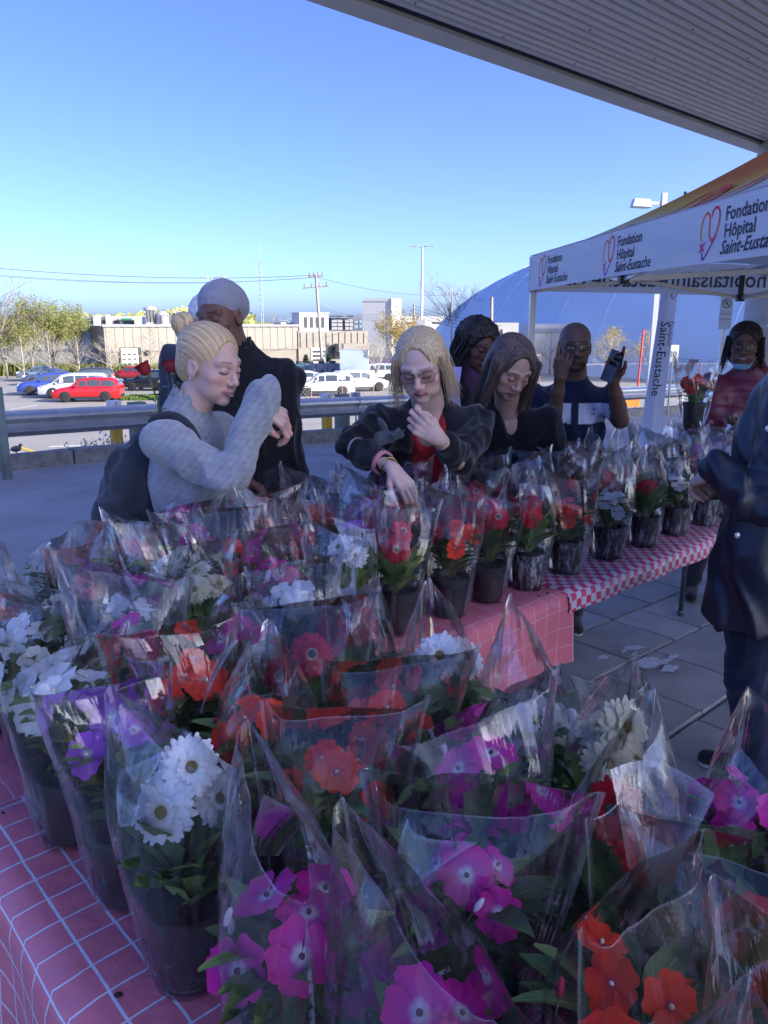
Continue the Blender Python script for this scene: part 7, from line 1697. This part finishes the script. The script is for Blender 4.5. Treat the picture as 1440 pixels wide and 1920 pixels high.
# ---- air dome
m_dome = mat('dome_membrane', (.52, .66, .84), .45, var=.05, scale=.15, trans=.35); m_seam = mat('dome_seam', (.60, .72, .86), .5, var=.05)
ax_ = Vector((-.52, .854, 0)); bx_ = Vector((.854, .52, 0)); HL, HW, HH = 68.0, 28.0, 19.5; dc = Vector((30, 64, 0)) + ax_ * 16 + bx_ * HW; dz = -5.0
DM = empty('air_dome', (dc.x, dc.y, dz), label='huge pale blue air-supported sports dome with curved seams', cat='dome')
def dome_pt(s, t, off=0):
    """s along the length -1..1, t over the section 0..pi"""
    e = (1 - abs(s) ** 1.7) ** .72 if abs(s) < 1 else 0; y = -math.cos(t); c = math.copysign(abs(y) ** .85, y); z = math.sin(t) ** .9; return ax_ * (HL * s) + bx_ * ((HW * e + off) * c) + Vector((0, 0, (HH * e ** .9 + off) * z))
b = MB(); nS, nT = 60, 30
for i in range(nS + 1):
    for j in range(nT + 1): b.vert(dome_pt(-1 + 2 * i / nS, PI * j / nT))
for i in range(nS):
    for j in range(nT): q = i * (nT + 1) + j; b.face((q, q + 1, q + nT + 2, q + nT + 1))
b.build('membrane', m_dome, DM, smooth=True)
for i in range(19):
    s_ = -.9 + 1.84 * i / 18; b = MB(); b.tube([dome_pt(s_, PI * j / 24, .02) for j in range(25)], .05, 5, cap=False); b.build('seam', m_seam, DM, smooth=True)
b = MB()
for j in (3, 5, 7, 9, 11, 13): b.tube([dome_pt(-.97 + 1.94 * i / 40, PI * j / 30, .015) for i in range(41)], .022, 4, cap=False)
b.build('cross_seams', m_seam, DM, kind='stuff')
# ---- poles and masts
m_wood = mat('pole_wood', (.30, .27, .25), .9, var=.2, scale=3); m_pw = plain('lamp_grey', (.5, .52, .55), .5, .3)
def upole(px, pt, f_, label, lean=0, arms=(), r=.14, dx=0):
    x = gx(px, f_); z = lot_z(x, f_); top = at(px + lean, pt, f_); t = empty('utility_pole', (x, f_, z), label=label, cat='pole', group='utility poles behind the car park'); d = top - Vector((x, f_, z)); d.y = 0
    b = MB(); b.tube([(0, 0, 0), tuple(d)], [r, r * .7], 8); b.build('shaft', m_wood, t)
    for (py, a, c) in arms:
        p1, p2 = at(px + a, py[0], f_), at(px + c, py[1], f_); b = MB(); b.tube([p1 - t.location, p2 - t.location], .075, 6); b.build('crossarm', m_wood, t)
        for k in range(4):
            q = (p1.lerp(p2, (k + .3) / 3.6)) - t.location; b = MB(); b.lathe([(.06, 0), (.09, .1), (.05, .2), (.08, .32), (.02, .4)], 8, 0, Matrix.Translation(q)); b.build('insulator', plain('insulator_brown', (.25, .22, .22), .4), t)
    return t, top
upole(605, 514, 75, 'leaning wooden utility pole with two crossarms in front of the warehouse', -13, [((520, 516), -27, 2), ((540, 536), -38, 12)], .16)
upole(776, 569, 92, 'plain utility pole left of the double-headed street lamp', 0, [], .14)
upole(847, 552, 100, 'utility pole with one crossarm beside the wide bare tree', 0, [((553, 552), -13, 13)], .12)
upole(512, 591, 160, 'small distant pole right of the lattice mast', 0, [((592, 592), -4, 4)], .12)
upole(922, 557, 58, 'dark square post topping the fence in front of the dome', 0, [], .16)
x = gx(493, 300); t = empty('lattice_mast', (x, 300, -8), label='tall thin lattice radio mast on the horizon', cat='mast'); zt_ = at(493, 487, 300).z + 8; b = MB(); w_ = .62
cs_ = [(w_ * math.cos(a), w_ * math.sin(a)) for a in (0.3, 2.4, 4.5)]
for c in cs_: b.tube([(c[0], c[1], 0), (c[0] * .7, c[1] * .7, zt_)], .10, 4)
for k in range(17):
    z_ = zt_ * k / 17
    for i in range(3): p, q = cs_[i], cs_[(i + 1) % 3]; b.tube([(p[0], p[1], z_), (q[0], q[1], z_ + zt_ / 17)], .06, 3)
b.build('lattice', plain('mast_grey', (.30, .32, .36), .6, .3), t, kind='stuff'); b = MB(); b.tube([(0, 0, zt_), (0, 0, zt_ + 5.5)], .07, 4); b.build('whip_aerial', plain('mast_grey', (.30, .32, .36), .6), t)
def lampd(px, pt, f_, label, sc=1):
    x = gx(px, f_); z = lot_z(x, f_); h = at(px, pt, f_).z - z; t = empty('street_lamp', (x, f_, z), R(-12), label, 'street lamp', 'street lamps'); b = MB(); b.tube([(0, 0, 0), (0, 0, h)], [.14 * sc, .09 * sc], 10); b.build('pole', m_pw, t, smooth=True)
    for s_ in (-1, 1): b = MB(); b.tube([(0, 0, h - .05), (s_ * .35 * sc, 0, h + .02)], .04 * sc, 6); b.box((s_ * .72 * sc, 0, h + .05), (.75 * sc, .30 * sc, .10 * sc), 0, None, .9); b.build('lamp_head', m_pw, t)
    return t
t = lampd(790, 462, 68, 'double-headed grey street lamp against the sky in the middle'); b = MB(); b.box((0, 0, 5.0), (.75, .6, 1.2)); b.build('pole_box', m_white, t)
x = gx(407, 64); z = lot_z(x, 64); t = lampd(404, 521, 64, 'double-headed street lamp whose heads show just above the grey beanie')
# near street lamp with box head
c_ = at(1246, 362, 24.0); gz = -2.2; t = empty('street_lamp', (c_.x - .0, c_.y, gz), 0, 'grey street lamp with a boxy single head above the white tent', 'street lamp', 'street lamps'); h = c_.z - gz
b = MB(); b.box((0, 0, h / 2), (.15, .15, h)); b.build('pole', m_pw, t); b = MB(); b.box((-.22, 0, h - .28), (.36, .09, .09)); b.build('arm', m_pw, t)
b = MB(); M = Matrix.Translation((-.66, 0, h - .28)) @ Matrix.Rotation(R(3), 4, 'Y'); b.box((0, 0, .0), (.56, .34, .22), 0, M, .82); b.build('lamp_head', m_pw, t); b = MB(); b.box((-.01, 0, -.115), (.46, .28, .02), 0, M); b.build('lens', plain('lamp_lens', (.75, .75, .70), .2), t)
x = gx(1200, 44); t = empty('red_pole', (x, 44, lot_z(x, 44)), 0, 'slim red marker pole standing between the pale yellow trees', 'pole'); h = at(1200, 618, 44).z - lot_z(x, 44); b = MB(); b.tube([(0, 0, 0), (.12, 0, h)], .055, 8); b.build('shaft', plain('red_paint', (.55, .03, .03), .5), t); b = MB(); b.box((-.25, 0, .55), (.9, .1, .5)); b.build('barrier_panel', plain('orange_paint', (.75, .22, .03), .5), t)
# distant light masts
for i, (px, pt) in enumerate(((333, 579), (300, 588), (580, 600), (559, 598), (545, 600))):
    f_ = 190; x = gx(px, f_); z = -6; h = at(px, pt, f_).z - z; t = empty('distant_lamp', (x, f_, z), 0, ('curved highway lamp above the far trees, tallest one', 'curved highway lamp left of the tallest one', 'far highway lamp just left of the leaning pole', 'far highway lamp above the low roof units', 'far highway lamp nearest the lattice mast')[i], 'street lamp', 'highway lamps far off'); b = MB(); b.tube([(0, 0, 0), (0, 0, h * .92), (-.6, 0, h * .98), (-2.6, 0, h)], .09, 5); b.build('pole', m_pw, t)
# grey sign post cut by the left edge
p = at(2, 700, 8.3); gz = road_z(p.x, p.y); b = MB(); b.tube([(0, 0, .95), (0, 0, 3.0)], .028, 10); b.tube([(0, 0, -.2), (0, 0, 1.0)], .05, 10, 1); o = b.build('edge_post', [m_galv, m_post], None, loc=(p.x - .06, p.y, gz), smooth=True); tag(o, 'grey steel post cut by the left edge in front of the guardrail', 'post')
# wires
m_cable = plain('cable_dark', (.10, .11, .13), .6)
def wire(P, r_, lab, sag=.6):
    P = [Vector(p) for p in P]; b = MB()
    for p, q in zip(P, P[1:]): b.tube([p.lerp(q, i / 14) - Vector((0, 0, sag * 4 * (i / 14) * (1 - i / 14))) for i in range(15)], r_, 4, cap=False)
    o = b.build('overhead_wire', m_cable, None); tag(o, lab, 'wire', 'overhead wires')
pA = at(590, 516, 75)
wire([at(-420, 452, 58), pA], .028, 'highest overhead wire running from the left edge to the leaning pole', 1.1); wire([at(-420, 466, 58), at(575, 521, 75)], .020, 'middle overhead wire from the left edge to the leaning pole', 1.2); wire([at(-420, 470, 60), at(606, 519, 75)], .018, 'lowest overhead wire from the left edge to the leaning pole', 1.3)
wire([at(592, 519, 75), at(847, 553, 100), at(1000, 560, 120)], .022, 'long faint wire from the leaning pole towards the wide bare tree', .6)
for i in range(4): wire([at(600, 573 + 5 * i, 75), at(680, 590 + 3 * i, 86), at(776, 573 + 6 * i, 92), at(940, 604 + 7 * i, 70)], .02, ('uppermost', 'second', 'third', 'lowest')[i] + ' of the four low wires between leaning pole and dome', .35)
# ---- far woods on the horizon
m_wood_far = mat('far_woods', (.20, .22, .07), .95, var=.5, scale=.05, col2=(.25, .25, .09)); r = random.Random(9); b = MB()
for _ in range(9000):
    px = r.uniform(-300, 1750); f_ = r.uniform(430, 560); tall = 8.5 + 5.5 * math.exp(-((px - 330) / 150) ** 2) + 1.5 * math.sin(px * .02); x = (px - 720) / 1472 * f_; z = -10 + (tall + 10) * r.random() ** .6 * (.85 if px < 480 else .55); s_ = r.uniform(1.0, 2.6)
    c = Vector((x, f_, z)); a = Vector((r.uniform(-1, 1), r.uniform(-1, 1), r.uniform(-1, 1))).normalized() * s_; d = a.orthogonal().normalized() * s_ * .8; b.face([b.vert(c - a), b.vert(c + d), b.vert(c + a), b.vert(c - d)])
tag(b.build('woods', m_wood_far, None), 'low spring-yellow woods along the horizon', kind='stuff')
hb = MB(); hb.add([(-900, 470, -12), (-260, 470, -12), (-260, 470, 6.5), (-100, 470, 6), (60, 480, 1.5), (700, 480, 1.2), (700, 480, -12)], [(0, 1, 2, 3, 4, 5, 6)] if False else [(0, 1, 2), (1, 3, 2), (1, 4, 3), (1, 5, 4), (1, 6, 5)]) if False else None
n = 60; hb = MB()
for i in range(n + 1):
    px = -400 + 2250 * i / n; f_ = 520; x = (px - 720) / 1472 * f_; zt_ = 1.2 + 4.5 * math.exp(-((px - 330) / 170) ** 2); hb.vert((x, f_, -14)); hb.vert((x, f_ + 40, zt_)); hb.vert((x, f_ + 400, -14))
for i in range(n): q = 3 * i; hb.face((q, q + 3, q + 4, q + 1)); hb.face((q + 1, q + 4, q + 5, q + 2))
stru(hb.build('hills', m_wood_far, None, smooth=True), 'low wooded rise on the horizon')
# ================================================================= SMALL THINGS
# roses held up behind the backpack
m_rose = mat('rose_petal', (.22, .006, .010), .6, var=.3, scale=60); m_rl = m_lf1
def rose(head, foot, label, seed, sc=1.0, leaves=3):
    r = random.Random(seed); t = empty('long_stem_rose', foot, label=label, cat='rose', group='red roses over the backpack'); d = Vector(head) - Vector(foot)
    b = MB(); mid = d * .5 + Vector((.012, 0, 0)); b.tube([(0, 0, 0), tuple(mid), tuple(d)], [.0035, .003, .0028], 6); b.build('stem', m_stem, t, smooth=True)
    up = (d - mid).normalized() + Vector((-.25, 0, 0)); Q = up.to_track_quat('Z', 'Y').to_matrix().to_4x4()
    for k in range(9):
        ring = 0 if k < 3 else 1 if k < 6 else 2; a0 = k * 2.1 + r.uniform(-.2, .2); b = MB(); R_ = (.012, .017, .022)[ring] * sc; H_l = (.046, .047, .044)[ring] * sc; n, m_ = 6, 5
        for i in range(n + 1):
            for j in range(m_ + 1):
                q = (j / m_ - .5) * 2.3; tt = i / n; rr = R_ * (.35 + .75 * math.sin(PI * (.12 + .55 * tt))) + (.008 * sc * (tt - .8) / .2 if tt > .8 and ring else 0); z = H_l * tt * (1 - .10 * abs(q) ** 2 * tt); b.vert((rr * math.cos(a0 + q), rr * math.sin(a0 + q), z))
        for i in range(n):
            for j in range(m_): c = i * (m_ + 1) + j; b.face((c, c + 1, c + m_ + 2, c + m_ + 1))
        o = b.build('petal', m_rose, t, smooth=True); o.matrix_local = Matrix.Translation(d) @ Q
    b = MB(); b.ell((0, 0, -.004), (.008, .008, .009), 8, 6); o = b.build('hip', m_stem, t, smooth=True); o.matrix_local = Matrix.Translation(d) @ Q
    for k in range(leaves):
        p = d * (.25 + .22 * k) + Vector((.006, 0, 0)); o = link('leaf', LEAF[0][k % 5], t); o.matrix_local = Matrix.Translation(p) @ Matrix.Rotation((-1) ** k * 1.2 + r.uniform(-.3, .3) + PI, 4, 'Z') @ Matrix.Rotation(r.uniform(.2, .7), 4, 'X') @ Matrix.Scale(.95, 4)
rose(at(277, 702, 2.42), at(300, 800, 2.44), 'dark red long-stemmed rose above the backpack, the larger left one', 1, .85); rose(at(322, 698, 2.75), at(318, 790, 2.70), 'red rose half hidden behind the blonde bun', 2, .9, 2)
# spray bottle and rolled film beside the left back corner of the tables
p = tb(.36, 2.10, TZ + .006); t = empty('spray_bottle', p, R(30), 'dark bottle with narrow neck at the far left table corner', 'bottle'); b = MB(); b.lathe([(.032, 0), (.034, .01), (.034, .15), (.026, .185), (.012, .205), (.012, .235)], 18); b.build('body', plain('bottle_dark', (.012, .016, .03), .25), t, smooth=True); b = MB(); b.lathe([(.0135, .232), (.0135, .262), (.010, .266)], 14); b.build('cap', plain('bottle_cap', (.01, .01, .012), .4), t, smooth=True)
# the plant held up by the woman in maroon
hp = A(b8['WR']) + V3(-.085, -.055, .045)
plant(0, 0, 'imp', 'red', 'red potted impatiens held up in tall clear film by the woman in maroon', 990, parent_loc=tuple(hp), top=.25, sl=6, flap=1)
# grit and fallen petals on the cloths
m_grit = plain('soil_grit', (.02, .015, .012), .95); r = random.Random(12)
for i in range(26):
    u, v = r.choice(((r.uniform(.28, .36), r.uniform(.7, 1.9)), (r.uniform(1.85, 2.15), r.uniform(1.48, 1.55)), (r.uniform(2.3, 3.4), r.uniform(1.47, 1.53)))); s_ = r.uniform(.0015, .005); b = MB(); b.ell((0, 0, 0), (s_ * 1.5, s_, s_ * .6), 6, 4); p = tb(u, v, TZ + .012); o = b.build('soil_crumb', m_grit, None, loc=p); tag(o, 'tiny dark crumb of potting soil lying loose on a pink tablecloth', 'soil crumb', 'soil crumbs on the tablecloths')
